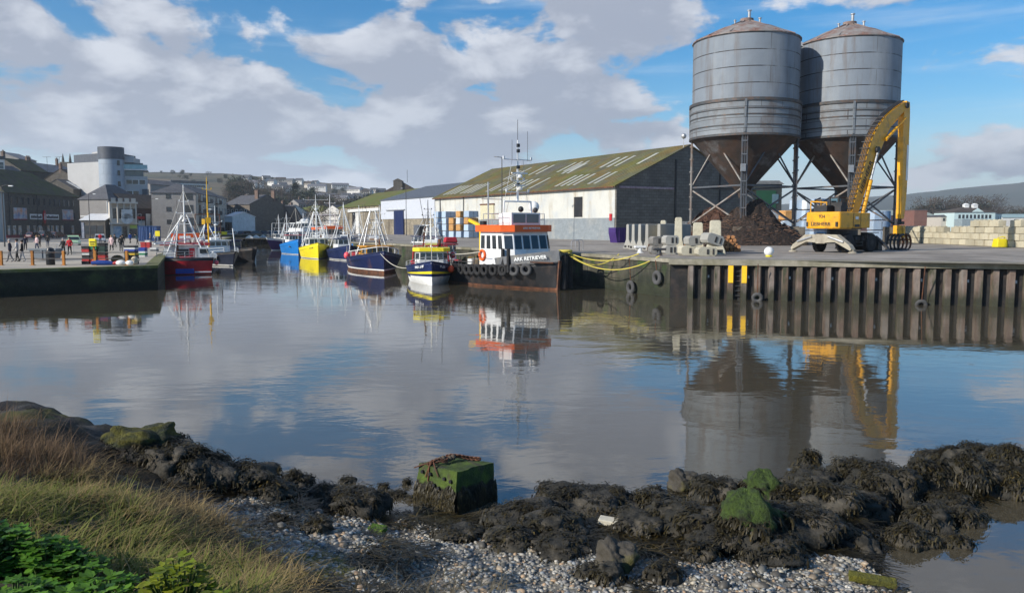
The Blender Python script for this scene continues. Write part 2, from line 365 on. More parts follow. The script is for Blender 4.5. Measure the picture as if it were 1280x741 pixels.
# ---- steel sheet piling on the front of the right quay
pile_m=mat('sheet_pile_steel',(.125,.078,.058),rough=.8,var=.3,scale=1.5,col2=(.20,.175,.155),amt=.52,scale2=1.1,st2=(1,1,.12),col3=(.045,.05,.028),amt3=.58,scale3=.9,st3=(1,1,.4),bump=.3,bscale=7,rnd=0,tide=(.35,.95,(.035,.036,.022)))
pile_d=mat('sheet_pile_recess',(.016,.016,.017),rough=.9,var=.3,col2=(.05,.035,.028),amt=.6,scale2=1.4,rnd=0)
t=thing('sheet_piling','rusty steel sheet pile wall of upright ribs under the silos','quay wall')
A=Vector((10.0,50.8,0)); B=Vector((70,31.8,0)); D=(B-A); LEN=D.length; D.normalize(); NRM=Vector((D.y,-D.x,0))     # outwards, towards the river
pan=MB(); pit=MB(); s=1.1; pitch=.80
def at(s_,o): p=A+D*s_+NRM*o; return (p.x,p.y)
while s<LEN:
    pts=[at(s,0),at(s+.08,.30),at(s+.36,.30),at(s+.44,0)]
    pan.prism([(x,y,-3) for x,y in pts],(0,0,ZR+2.62))
    s+=pitch
pan.build('piling',pile_m,t)
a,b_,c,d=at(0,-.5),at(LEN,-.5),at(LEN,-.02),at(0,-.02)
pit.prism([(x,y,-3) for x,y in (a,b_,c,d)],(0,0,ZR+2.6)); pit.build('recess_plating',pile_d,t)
b=MB(); pts=[at(-.05,.40),at(LEN,.40),at(LEN,-1.1),at(-.05,-1.1)]; b.prism([(x,y,ZR-.33) for x,y in pts],(0,0,.345)); b.build('capping_beam',cope,t)
plate=MB()
s=2.34
while s<LEN:
    p=A+D*s+NRM*.03; plate.box((p.x,p.y,ZR-1.05),(.16,.06,.16),math.atan2(D.y,D.x)); s+=pitch*3
plate.build('anchor_plate',M['steel'],t)
# ladder with yellow stiles
t=thing('quay_ladder','quay ladder between two ribs painted yellow at the top','ladder')
for k,nm in ((0,'stile'),(1,'stile')):
    b=MB(); s=1.1+pitch*(3+k)+.22; p=A+D*s+NRM*.33
    b.box((p.x,p.y,ZR-.75),(.30,.07,1.3),math.atan2(D.y,D.x)); b.build(nm,M['yellow'],t)
b=MB(); s0=1.1+pitch*3+.44; s1=1.1+pitch*4
for i in range(13):
    p=A+D*s0+NRM*.12; q=A+D*s1+NRM*.12; z=ZR-.4-.3*i; b.tube([(p.x,p.y,z),(q.x,q.y,z)],.022,6)
b.build('rungs',M['steel_dark'],t)
# tyres hanging on the quay faces
def tyre_mesh(R=.5,r=.17,m=None,rim=True):
    b=MB(); b.torus((0,0,0),R-r*.85,r,(0,1,0),26,10,flat=.85); return b
tyres=[(793,359,'tyre fender hung low on the stained concrete beside a rusty chain strip'),(826,347,'tyre fender hung high at the corner where concrete meets steel piling'),(948,372,'small tyre half in the water at the foot of the rusty piling'),(1152,381,'black tyre slung on a line far along the rusty piling')]
for u,v,lab in tyres:
    p=G(u,v+6,.0) if v<365 else G(u,v+2,0)
    o=tyre_mesh(.46 if v<365 else .33,.15 if v<365 else .11).build('tyre_fender',M['rubber_grey'],smooth=True); tag(o,lab,'tyre','tyres hung on the quay face')
    # snap to the wall face
    if v<365:
        best=None
        for (x0,y0),(x1,y1) in zip(RB,RB[1:]):
            best=best or ((x0,y0),(x1,y1))
        (x0,y0),(x1,y1)=RB[0],RB[1]; k=(u-640)/F; tt=(k*y0-x0)/((x1-x0)-k*(y1-y0)); P=Vector((x0+(x1-x0)*tt,y0+(y1-y0)*tt,0)); dn=Vector((x1-x0,y1-y0,0)).normalized(); n=Vector((-dn.y,dn.x,0)); P=P+n*.28
        o.location=(P.x,P.y,Z_at(v,P.y)); o.rotation_euler=(0,0,math.atan2(dn.y,dn.x))
    else:
        k=(u-640)/F; tt=(k*A.y-A.x)/(D.x-k*D.y); P=A+D*tt+NRM*.5; o.location=(P.x,P.y,Z_at(v,P.y)); o.rotation_euler=(rad(20),0,math.atan2(D.y,D.x))
    b=MB(); b.tube([(0,0,.3),(0,.12,ZR-o.location.z-.1)],.03,5); b.build('hanging_chain',M['rust'],o)
# ================================================================ terrain heights (used by the town on the slope)
def sst(a,b,x):
    t=max(0.0,min(1.0,(x-a)/(b-a))); return t*t*(3-2*t)
RIDGE=[(-2200,96),(-1400,94),(-585,85),(-440,83),(-336,77),(-270,70),(-220,61),(-100,40),(60,22),(260,4)]
def lin(tab,x):
    if x<=tab[0][0]: return tab[0][1]
    for (a,b),(c,d) in zip(tab,tab[1:]):
        if x<=c: return b+(d-b)*(x-a)/(c-a)
    return tab[-1][1]
def hill_z(x,y):
    z=lin(RIDGE,x)*sst(300,1330,y)
    z+=17*sst(-138,-215,x)*sst(205,285,y)*(1-sst(420,900,y))
    if y>340: z+=(noise.noise(Vector((x*.006,y*.006,1)))*7+noise.noise(Vector((x*.02,y*.02,3)))*2)*sst(340,600,y)*(1-.6*sst(1150,1330,y))
    return ZL+z
# ================================================================ buildings
stone=mat('rubble_stone',(.105,.095,.082),rough=.95,var=.25,scale=1.5,brick=(.62,.27,.035,(.06,.055,.05),(.165,.145,.12)),bump=.5,bscale=6,rnd=.05)
stone_l=mat('pale_rubble_stone',(.25,.22,.165),rough=.95,var=.3,scale=1.2,brick=(.55,.28,.04,(.16,.145,.115),(.33,.29,.22)),col2=(.13,.11,.085),amt=.58,scale2=.25,bump=.5,bscale=6,rnd=.05)
render_g=mat('grey_render',(.27,.255,.245),rough=.9,var=.12,scale=.6,brick=(.75,.38,.012,(.22,.21,.2),(.29,.275,.26)),rnd=.05)
render_w=mat('white_render',(.66,.65,.62),rough=.85,var=.1,scale=.5,col2=(.5,.48,.44),amt=.64,scale2=.6,rnd=.08)
render_c=mat('cream_render',(.50,.46,.40),rough=.88,var=.12,scale=.5,col2=(.38,.35,.30),amt=.62,scale2=.5,rnd=.08)
slate=mat('slate_roof',(.085,.088,.098),rough=.75,var=.2,scale=.5,brick=(.35,.22,.018,(.045,.045,.05),(.115,.115,.125)),rnd=.1)
slate_p=mat('pale_slate_roof',(.16,.16,.18),rough=.6,var=.2,scale=.5,brick=(.35,.22,.018,(.10,.10,.11),(.20,.20,.215)),rnd=.1)
slate_b=mat('brown_tile_roof',(.07,.052,.042),rough=.85,var=.25,scale=.5,brick=(.35,.25,.02,(.035,.03,.025),(.095,.075,.06)),rnd=.1)
moss_r=mat('mossy_slate_roof',(.062,.052,.038),rough=.9,var=.3,scale=.6,col2=(.06,.072,.018),amt=.52,scale2=.35,brick=(.4,.25,.015,(.03,.028,.02),(.085,.07,.05)),rnd=.05)
moss_g=mat('green_moss_roof',(.10,.13,.022),rough=.95,var=.25,scale=.5,col2=(.13,.105,.035),amt=.54,scale2=.25,col3=(.06,.055,.04),amt3=.64,scale3=.5,bump=.3,bscale=6,rnd=.05)
brick_r=mat('chimney_brick',(.15,.085,.06),rough=.9,brick=(.22,.08,.012,(.2,.18,.16),(.2,.11,.08)))
red_pl=mat('oxblood_plinth',(.22,.035,.045),rough=.8,var=.2)
WC={}
def window_mesh(w,h,fm,gm,bars=1):
    k=(round(w,2),round(h,2),fm.name,gm.name,bars)
    if k not in WC:
        b=MB(); t=min(.09,w*.12)
        b.mm(-w/2,w/2,-.03,.02,0,h,1)
        for x in (-w/2,w/2-t): b.mm(x,x+t,-.07,-.031,0,h,0)
        b.mm(-w/2+t,w/2-t,-.07,-.031,h-t,h,0); b.mm(-w/2-.06,w/2+.06,-.13,.02,-.10,-.002,0)
        if bars: b.mm(-w/2+t,w/2-t,-.065,-.031,h*.5-t*.4,h*.5+t*.4,0)
        o=b.build('window',[fm,gm]); WC[k]=o.data; bpy.data.objects.remove(o)
    return WC[k]
class Bld:
    def __init__(s,name,label,P0,P1,depth,h,roof,rh,wm,rm,z0=ZL,cat='building',over=.3,base=None,ridge_at=.5):
        P0=Vector((P0[0],P0[1],0));P1=Vector((P1[0],P1[1],0)); d=P1-P0; s.w=w=d.length; s.d=depth; s.h=h
        s.t=thing(name,label,cat,(P0.x,P0.y,z0),math.atan2(d.y,d.x)); t=s.t
        b=MB(); b.mm(0,w,0,depth,-3 if base is None else base,h)
        o=over; r=MB(); k=.14
        if roof=='gable_x':
            b.prism([(0,.0,h-.002),(0,depth,h-.002),(0,depth*ridge_at,h+rh)],(w,0,0))
            for (ya,yb) in ((-o,depth*ridge_at),(depth+o,depth*ridge_at)):
                za=h-rh*o/(depth*.5)
                r.prism([(-o*.5,ya,za),(-o*.5,yb,h+rh),(-o*.5,yb,h+rh+k),(-o*.5,ya,za+k)],(w+o,0,0))
        elif roof=='gable_y':
            b.prism([(0,0,h-.002),(w,0,h-.002),(w*ridge_at,0,h+rh)],(0,depth,0))
            for xa in (-o,w+o):
                za=h-rh*o/(w*.5)
                r.prism([(xa,-o*.5,za),(w*ridge_at,-o*.5,h+rh),(w*ridge_at,-o*.5,h+rh+k),(xa,-o*.5,za+k)],(0,depth+o,0))
        elif roof=='hip':
            q=min(w,depth)/2
            if w>=depth: A,B_=(q,depth/2),(w-q,depth/2)
            else: A,B_=(w/2,q),(w/2,depth-q)
            c=[(-o,-o,h),(w+o,-o,h),(w+o,depth+o,h),(-o,depth+o,h)]; top=[(A[0],A[1],h+rh),(B_[0],B_[1],h+rh)]
            vs=c+top+[(x,y,h-.18) for x,y,z in c]
            fs=[(0,1,5,4),(2,3,4,5),(1,2,5),(3,0,4)] if w>=depth else [(0,1,4),(1,2,5,4),(2,3,5),(3,0,4,5)]
            r.add(vs,fs+[(9,8,7,6),(0,6,7,1),(1,7,8,2),(2,8,9,3),(3,9,6,0)])
        elif roof=='flat':
            r.mm(-.12,w+.12,-.12,depth+.12,h+.002,h+rh)
        elif roof=='mono':      # a lean-to slope rising to the back
            b.prism([(0,0,h-.002),(0,depth,h-.002),(0,depth,h+rh)],(w,0,0)); r.prism([(-o,-o,h),(-o,depth,h+rh+.02),(-o,depth,h+rh+.16),(-o,-o,h+.14)],(w+2*o,0,0))
        b.build('wall',wm,t); s.roof=r.build('roof',rm,t) if r.v else None
    def win(s,face,x,z,w,h,fm=None,gm=None,bars=1,name='window'):
        me=window_mesh(w,h,fm or M['white'],gm or M['glass'],bars); o=bpy.data.objects.new(name,me); COL.objects.link(o); o.parent=s.t
        if face=='F': o.location=(x,-.003,z)
        elif face=='R': o.location=(s.w+.003,x,z); o.rotation_euler=(0,0,PI/2)
        elif face=='L': o.location=(-.003,x,z); o.rotation_euler=(0,0,-PI/2)
        return o
    def row(s,face,n,z,w,h,x0=None,x1=None,**k):
        L=s.w if face=='F' else s.d; x0=L*.08 if x0 is None else x0; x1=L*.92 if x1 is None else x1
        for i in range(n): s.win(face,x0+(x1-x0)*(i+.5)/n,z,w,h,**k)
    def panel(s,x0,x1,z0,z1,m,name,proud=.10,face='F'):
        b=MB()
        if face=='F': b.mm(x0,x1,-proud,-.004,z0,z1)
        elif face=='R': b.mm(s.w+.004,s.w+proud,x0,x1,z0,z1)
        else: b.mm(-proud,-.004,x0,x1,z0,z1)
        return b.build(name,m,s.t)
    def chimney(s,x,y,z,h,w=.9,d=.6,pots=2):
        b=MB(); b.mm(x-w/2,x+w/2,y-d/2,y+d/2,z-1.2,z+h); b.mm(x-w/2-.07,x+w/2+.07,y-d/2-.07,y+d/2+.07,z+h+.002,z+h+.14)
        for i in range(pots): b.lathe([(.12,0),(.10,.4)],(x-w/2+(i+.5)*w/pots,y,z+h+.14),8)
        return b.build('chimney',brick_r,s.roof or s.t)
def gp(u,Y): return (X_at(u,Y),Y)
FW,GL=M['white'],M['glass']
dark_f=mat('dark_window_frame',(.05,.05,.055),rough=.6)
# --- the long stone store with the mural boards
b=Bld('stone_store','long dark stone store with two picture boards and a red emblem on its front',gp(7,192),gp(100,226),17,10.9,'hip',6.3,stone,moss_r)
w=b.w
for i in range(13): b.win('F',w*(.05+.9*(i+.5)/13),8.2,.75,1.7,fm=dark_f,bars=0)
for i in range(2): b.win('F',w*(.86+.06*i),5.0,.9,1.6,fm=dark_f,bars=0)
poster=mat('mural_board',(.42,.47,.52),rough=.6,var=.1,col2=(.55,.22,.08),amt=.56,scale2=.42,col3=(.12,.20,.38),amt3=.58,scale3=.5,rnd=.2)
shutter_p=mat('painted_shutter',(.52,.54,.55),rough=.7,var=.2,col2=(.6,.32,.08),amt=.56,scale2=.8,col3=(.10,.16,.14),amt3=.58,scale3=1.1,rnd=.35)
for x0,x1 in ((.10,.26),(.74,.90)):
    o=b.panel(w*x0,w*x1,4.6,7.3,poster,'picture_board',.16)
    f=MB(); f.mm(w*x0-.1,w*x1+.1,-.14,-.005,4.35,4.595); f.build('board_ledge',red_pl,o)
for x0,x1 in ((.30,.455),(.505,.685)):
    o=b.panel(w*x0,w*x1,4.55,5.9,M['white'],'name_board',.14); mk=MB()
    x=w*x0+.3
    while x<w*x1-.4:
        ww=RND.uniform(.18,.45); mk.mm(x,x+ww*.8,-.16,-.141,4.85,RND.uniform(5.3,5.65)); x+=ww
    mk.build('faded_lettering',dark_f,o)
e=MB(); e.lathe([(1.0,-.08),(1.0,.08)],(0,0,0),24,0,Matrix.Rotation(PI/2,3,'X')@Matrix.Diagonal((.72,1,1)).to_3x3()); 
o=e.build('emblem',M['red'],b.t); o.location=(w*.48,-.25,5.2); o.scale=(.9,1,1.7)
e=MB(); e.mm(-.28,.28,-.13,-.085,-.45,.15); e.mm(-.12,.22,-.13,-.085,.152,.5); e.build('emblem_mark',FW,o)
ent=MB(); ent.mm(w*.455,w*.505,-.2,-.005,2.9,4.1); ent.build('rusty_panel',M['rust'],b.t)
for i,fx in enumerate((.025,.085,.15,.255,.335,.52,.575,.64,.71,.87)): b.panel(w*fx,w*fx+1.15,.75,3.0,shutter_p,'painted_shutter',.12)
e=MB(); e.prism([(w*.42+1.3*math.cos(a),-.13,1.7+1.4*math.sin(a)) for a in [PI*i/10 for i in range(11)]]+[(w*.42-1.3,-.13,.3),(w*.42+1.3,-.13,.3)],(0,.125,0)); e.build('arched_board',shutter_p,b.t)
b.panel(w*.765,w*.84,0,3.6,dark_f,'door',.1)
for x0,x1 in ((.0,.16),(.2,.4),(.55,.76),(.85,1.0)): b.panel(w*x0,w*x1-.1,0,.72,red_pl,'plinth',.14)
e=MB(); e.tube([(w*.05,-.15,10.8),(w*.05,-.15,0)],.09,6); e.build('downpipe',dark_f,b.t)
e=MB(); e.tube([(w*.395,-.15,10.8),(w*.395,-.15,0)],.09,6); e.build('downpipe',dark_f,b.t)
# blue-grey shed at the edge of the frame
pb=mat('pale_blue_cladding',(.27,.33,.36),rough=.6,var=.08,corr=.3)
_c=Vector((*gp(7.5,150),0)); _p1=_c-Vector((-3.1,8,0)).normalized()*8.5; _p0=_p1-Vector((8,3.1,0)).normalized()*12
b=Bld('harbour_shed','pale blue shed wall with dark lower half beside the stone store',_p0,_p1,8.5,8.9,'gable_y',2.3,pb,slate)
b.panel(0,b.w+.08,-.5,3.6,mat('dark_teal_cladding',(.05,.075,.09),rough=.7),'lower_cladding',.12); b.panel(b.w-1.0,b.w-.4,4.8,5.3,FW,'wall_lamp',.3)
# --- houses on the slope behind the store
def slope_house(label,u0,Y0,u1,Y1,vE,vR,depth,roof,wm,rm,wins=(),chim=(),name='terrace_house'):
    P0,P1=gp(u0,Y0),gp(u1,Y1); Ym=(Y0+Y1)/2; zb=hill_z((P0[0]+P1[0])/2,Ym); ze=Z_at(vE,Ym)-zb; zr=Z_at(vR,Ym+depth*.4)-zb
    q=Bld(name,label,P0,P1,depth,max(ze,2.5),roof,max(zr-ze,.4),wm,rm,z0=zb,base=-9)
    for (face,n,dz,ww,hh) in wins: q.row(face,n,q.h-dz,ww,hh,fm=dark_f)
    for fx,h in chim: q.chimney(q.w*fx,depth*.5,q.h+max(zr-ze,.4),h)
    return q
slope_house('slate roofed terrace with three skylights standing above the end of the stone store',60,262,104,282,217,207,11,'gable_x',stone,slate_p,[('F',5,2.2,1.0,1.6)],[(.03,1.6),(.78,2.2)])
b=slope_house('mossy roofed house with a stout chimney behind the middle of the stone store',30,250,63,262,214,201,12,'gable_x',stone,moss_r,[],[(.05,2.0),(.9,1.2)])
slope_house('pale grey roofed hall highest on the slope above the stone store',28,318,50,330,200,193,14,'gable_x',render_g,slate_p)
slope_house('low dark house half hidden behind the ridge of the stone store',8,232,36,240,217,208,9,'gable_x',stone,slate)
q=slope_house('white block with blue glazing above the pale blue shed',-14,228,10.5,232,199,196,9,'flat',render_w,slate); q.row('F',3,q.h-2.6,1.7,1.9,gm=M['glass_blue'])
slope_house('dark brown roofed house with ivy beside the white office block',100,252,127,262,226,214,12,'gable_x',stone,slate_b,[],[(.04,1.6),(.95,1.5)])
b=slope_house('low slate roof with one pale roof window between the stone store and the grey house',94,236,112,243,237,226,10,'gable_x',stone,slate)
e=MB(); e.prism([(b.w*.35,-.2,b.h+.12),(b.w*.35,3.6,b.h+.12+3.8*(Z_at(226,243)-Z_at(237,239))/5),(b.w*.55,3.6,b.h+.12+3.8*(Z_at(226,243)-Z_at(237,239))/5),(b.w*.55,-.2,b.h+.12)],(0,0,.12)); e.build('roof_window',FW,b.roof)
# church pinnacles far behind
t=thing('church_tower','distant church tower top with two thin stone spires','church',(*gp(87.5,330),hill_z(*gp(87.5,330))))
zt=Z_at(203,330)-t.location.z; b=MB(); b.mm(-1.9,1.9,-1.9,1.9,-5,zt); b.build('tower',stone,t)
for sx in (-1.45,1.45):
    b=MB(); b.lathe([(.55,zt+.002),(.45,zt+1.2),(.05,zt+3.6)],(sx,0,0),8); b.build('spire',stone,t)
# aerials
for u,Y,v0,v1,lab in ((59,262,196,207,'thin roof aerial above the mossy roofed house'),(74.5,265,196,206,'T shaped roof aerial above the slate terrace')):
    p=H(u,v1,Y); b=MB(); z=Z_at(v0,Y)-p.z; b.tube([(0,0,-2.2),(0,0,z)],.05,5); b.tube([(-1.3,0,z-.1),(1.3,0,z-.1)],.045,5)
    for i in range(5): b.tube([(-1.2+.6*i,-.35,z-.1),(-1.2+.6*i,.35,z-.1)],.025,4)
    o=b.build('roof_aerial',M['steel_dark']); o.location=p; tag(o,lab,'aerial')
# --- white office block with round stair tower
wh=mat('office_white_panel',(.42,.42,.42),rough=.7,var=.06,scale=.3,rnd=.03); bluep=mat('stair_tower_panel',(.30,.35,.41),rough=.45,var=.06,brick=(1.6,2.9,.03,(.18,.21,.25),(.33,.38,.44)),rnd=0)
darkp=mat('dark_grey_cladding',(.075,.085,.105),rough=.5,brick=(.5,3,.02,(.05,.055,.07),(.085,.095,.115)),rnd=0)
Yo=232; P0=gp(92,Yo+16); P1=gp(143,Yo+3); t=thing('office_block','white office block with a round grey stair tower and glass balconies','office block',(*gp(143,Yo),ZL))
def rel(u,Y): p=gp(u,Y); return p[0]-t.location.x,p[1]-t.location.y
zt=Z_at(201,Yo)-ZL; z2=Z_at(187,Yo)-ZL; z3=Z_at(184.5,Yo)-ZL; R_=X_at(157.5,Yo)-X_at(143,Yo)
x0,y0=rel(88,Yo+10); b=MB(); b.prism([(x0,y0,0),(0,1.2,0),(0,16,0),(x0+1,26,0)],(0,0,zt)); b.build('west_wing',wh,t)
b=MB(); b.prism([(x0+1.4,y0+1.2,zt+.002),(0,2.0,zt+.002),(0,15,zt+.002),(x0+2.4,25,zt+.002)],(0,0,z2-zt-.6)); b.build('roof_storey',darkp,t)
b=MB(); b.prism([(x0+6,y0+3,z2-.6+.002),(-1,5,z2-.6+.002),(-1,6.5,z2-.6),(x0+6,y0+5,z2-.6)],(0,0,1.0)); b.build('plant_screen',wh,t)
b=MB(); b.lathe([(R_,0),(R_,zt+.3)],(0,0,0),36); b.build('stair_tower',bluep,t,smooth=True)
b=MB(); b.lathe([(R_+.12,zt+.302),(R_+.12,z3)],(0,0,0),36); b.build('tower_crown',darkp,t,smooth=True)
for i,v in enumerate((204.5,217,230.5)):
    z=Z_at(v+2.5,Yo)-ZL; a=rad(-32); me=window_mesh(.75,1.3,dark_f,GL,0); o=bpy.data.objects.new('stair_window',me); COL.objects.link(o); o.parent=t; o.location=((R_+.02)*math.cos(a),(R_+.02)*math.sin(a),z); o.rotation_euler=(0,0,a+PI/2)
xa,ya=R_*.93,.8; xb,yb=rel(187,Yo+3); zf=Z_at(220,Yo)-ZL
b=MB(); b.prism([(xa,ya,0),(xb,yb,0),(xb-6.5,yb+14,0),(xa,ya+14,0)],(0,0,zf)); b.build('east_wing',wh,t)
xg,yg=rel(181,Yo+3); zg=Z_at(203,Yo)-ZL
b=MB(); b.prism([(xa,ya+.5,zf+.002),(xg,yg+.5,zf+.002),(xg-4.5,yg+11,zf+.002),(xa,ya+12,zf+.002)],(0,0,zg-zf)); b.build('glazed_storey',M['glass_blue'],t)
b=MB(); b.prism([(xa,ya-.6,zf+.45*(zg-zf)),(xb+.3,yb-.6,zf+.45*(zg-zf)),(xb-3.5,yb+9,zf+.45*(zg-zf)),(xa,ya+9,zf+.45*(zg-zf))],(0,0,.3)); b.build('balcony_slab',FW,t)
b=MB(); b.prism([(xa,ya-.65,zf+.45*(zg-zf)+.35),(xb+.35,yb-.65,zf+.45*(zg-zf)+.35),(xb+.35,yb-.57,zf+.45*(zg-zf)+.35),(xa,ya-.57,zf+.45*(zg-zf)+.35)],(0,0,1.2)); b.build('balcony_glass',mat('balcony_glass_panel',(.22,.38,.42),rough=.15),t)
b=MB(); b.prism([(xa-.3,ya,zg+.004),(rel(175,Yo+3)[0],ya,zg+.004),(rel(175,Yo+3)[0]-4.5,ya+11,zg+.004),(xa-.3,ya+11,zg+.004)],(0,0,Z_at(195,Yo)-ZL-zg)); b.build('penthouse',wh,t)
for v,us in ((227,(163,171,180)),(241,(163,171.5))):
    for u in us:
        k=(u-157)/(187-157); x=xa+(xb-xa)*k; y=ya+(yb-ya)*k; o=bpy.data.objects.new('window',window_mesh(1.7,1.35,FW,GL,0)); COL.objects.link(o); o.parent=t; o.location=(x,y-.01,Z_at(v+3,Yo)-ZL); o.rotation_euler=(0,0,math.atan2(yb-ya,xb-xa))
k=.78; b=MB(); b.mm(xa+(xb-xa)*k,xb+.1,ya+(yb-ya)*k-.5,yb+.3,Z_at(252,Yo)-ZL,Z_at(236,Yo)-ZL); b.build('dark_bay',darkp,t)
# --- grey house with the little balconied bank
b=Bld('rendered_house','grey rendered house with hipped slate roof next to the stone store',gp(101,203),gp(137,201),12,9.6,'hip',3.8,render_g,slate)
e=MB(); e.mm(.2,b.w-.2,-.10,-.004,5.2,5.4); e.build('string_course',FW,b.t); e=MB(); e.tube([(b.w*.97,-.12,8.9),(b.w*.97,-.12,0)],.12,6); e.build('downpipe',FW,b.t)
b=Bld('balconied_shop','small ornate stone shop with balconies, columns and a hanging sign',gp(138,193),gp(172,196),4,8.6,'flat',.35,render_c,slate)
w=b.w
for x in (.05,.28,.52,.76,.95):
    e=MB(); e.mm(w*x-.3,w*x+.3,-.5,-.004,0,8.6) if x in(.05,) else e.lathe([(.26,0),(.2,.3),(.17,4.4),(.28,4.8)],(w*x,-1.1,3.6),10); e.build('column',render_c,b.t)
e=MB(); e.mm(-.2,w+.3,-1.6,-.004,3.3,3.6); e.mm(-.1,w+.2,-1.5,-.004,8.2,8.6-.003); e.build('balcony_slab',render_c,b.t)
for x in (.02,.27,.51,.75):
    e=MB(); e.mm(w*x+.15,w*(x+.22),-1.55,-1.43,3.6,4.6); e.build('balcony_panel',render_c,b.t)
    e=MB(); e.mm(w*x+.2,w*(x+.2),-1.4,-1.3,8.6,9.5); e.build('parapet_block',render_c,b.t)
for x in (.16,.4,.64,.86): b.win('F',w*x,4.6,1.0,2.4,fm=dark_f)
b.panel(.2,w*.40,.2,2.9,mat('blue_shopfront',(.16,.30,.48),rough=.4,col2=(.6,.62,.62),amt=.5,scale2=.7),'shopfront',.12); b.panel(w*.45,w*.62,.2,2.8,GL,'shopfront',.12)
b.panel(w*.72,w*.98,2.3,3.1,mat('lime_fascia',(.42,.55,.12),rough=.5),'fascia',.2); b.panel(w*.70,w*.98,.2,2.2,GL,'shopfront',.12)
e=MB(); e.lathe([(1.3,-.08),(1.3,.08)],(w*.6,-2.2,4.6),24,0,Matrix.Rotation(PI/2,3,'X')); e.mm(w*.6-1.2,w*.6+1.2,-2.28,-2.12,4.6,6.8); e.build('hanging_sign',mat('sign_panel',(.6,.6,.58),rough=.6,col2=(.12,.12,.12),amt=.6,scale2=1.2),b.t)
b=Bld('lean_to_shed','low dark shed with a white sloping roof against the grey house',gp(102,192),gp(132,192),5,4.2,'mono',1.5,stone,mat('white_sheet_roof',(.6,.6,.6),rough=.6,var=.1))
b.row('F',3,1.0,1.4,2.0,fm=dark_f)
b.panel(.1,.3*b.w*.4,0,3.7,mat('slate_blue_mural',(.14,.17,.24),rough=.7,col2=(.4,.4,.42),amt=.55,scale2=1),'mural_panel',.12)
# --- dark pub with red signs
b=Bld('dark_pub','dark maroon walled pub with red and white signs under a brown tiled roof',gp(168,203),gp(216,216),12,7.4,'gable_x',3.6,mat('maroon_render',(.05,.028,.032),rough=.8,var=.2),slate_b)
w=b.w; b.row('F',4,4.2,1.2,1.7,x0=w*.02,x1=w*.98)
b.panel(w*.02,w*.25,4.6,5.3,M['red'],'fascia',.25); b.panel(w*.10,w*.26,2.9,4.2,mat('pub_poster',(.3,.45,.55),rough=.6,col2=(.6,.6,.6),amt=.5,scale2=.8),'poster',.2)
b.panel(w*.44,w*.56,4.4,6.2,FW,'sign_board',.25); b.panel(w*.60,w*.70,3.2,6.2,FW,'sign_board',.25); b.panel(w*.45,w*.57,.6,4.2,M['red'],'door',.2); b.panel(w*.60,w*.76,.4,2.4,mat('pub_red_panel',(.35,.06,.08),rough=.6),'painted_panel',.22); b.panel(w*.3,w*.4,1,6.0,FW,'pilaster',.15)
# --- four storey apartments, corner towards the quay
P1=Vector((*gp(246,206),0)); dd=Vector((.984,.179,0)); P0=P1-dd*10.6
b=Bld('apartment_block','four storey grey apartment block with hipped slate roof and black balconies facing the river',P0,P1,46,Z_at(241,206)-ZL,'hip',2.6,render_g,slate,base=-1)
for z in (9.6,6.4,3.2):
    b.win('F',b.w*.38,z+.3,1.1,1.0,fm=dark_f,bars=0); b.win('F',b.w*.84,z,1.9,1.8,fm=dark_f,bars=1)
e=MB(); e.mm(b.w+.004,b.w+.16,.3,45.7,-.5,b.h-.05); e.build('river_front',render_c,b.t)
for z in (9.4,6.4,3.4):
    for y,ww in ((4,2.6),(9,1.2),(14,2.6),(19.5,1.2),(23,1.2),(28,2.4),(33,1.2),(38,1.2),(42.5,1.2)):
        o=b.win('R',y,z,ww,1.9,fm=dark_f if ww>1.5 else FW); o.location.x+=.16
        if ww>1.5:
            e=MB(); e.mm(b.w+.165,b.w+1.4,y-1.9,y+1.9,z-.35,z-.2); e.mm(b.w+1.3,b.w+1.4,y-1.9,y+1.9,z-.197,z+.8); e.build('balcony',M['black'],b.t)
for y0,y1,m_ in ((2,8,FW),(9,14,M['royal']),(16,24,M['blue']),(26,33,M['royal']),(35,44,GL)): b.panel(y0,y1,.1,2.5,m_,'shopfront',.30,'R')
# --- further up the river
b=Bld('stone_house','dark stone house with tall sash windows and twin chimneys by the river bend',gp(281,256),gp(313,250),14,9.6,'gable_x',3.0,mat('brown_rubble',(.14,.115,.095),rough=.95,brick=(.6,.28,.03,(.1,.09,.08),(.19,.16,.13)),rnd=0),slate,base=-1)
b.row('F',5,6.4,1.0,1.7); b.row('F',5,3.2,1.0,1.8); b.chimney(b.w*.9,4,12,1.9,1.4); b.chimney(b.w*.97,10,12,1.9,1.4)
b.panel(b.w*.45,b.w*.95,0,2.8,M['grey_paint'],'shopfront',.2)
b=Bld('boat_store','white gabled boat store with a pale blue river wall',gp(281,233),gp(291,232),10,5.6,'gable_x',1.3,mat('pale_blue_render',(.48,.56,.60),rough=.8),mat('white_sheet_roof',(.6,.6,.6)),base=-1)
b.row('F',3,1.6,.8,2.4,fm=dark_f)
b=Bld('white_terrace','white terrace with two rows of small windows beyond the parked cars',gp(321,284),gp(352,272),11,7.4,'gable_x',2.6,render_w,slate,base=-1)
b.row('F',7,4.6,.8,1.5,fm=dark_f); b.row('F',7,1.5,.8,1.6,fm=dark_f); b.chimney(b.w*.5,5.5,10,1.4)
b=Bld('gabled_pub','dark brown gabled pub with a red sign facing the water',gp(343,262),gp(368,262),14,4.4,'gable_y',5.0,mat('brown_pub_wall',(.085,.06,.055),rough=.85),slate_b,base=-1); b.panel(b.w*.36,b.w*.58,2.0,3.4,M['red'],'sign_board',.25); b.panel(0,b.w,.2,1.8,mat('pub_stone',(.2,.18,.16),rough=.9),'lower_wall',.1); b.panel(0,b.w,3.5,3.7,FW,'band',.14)
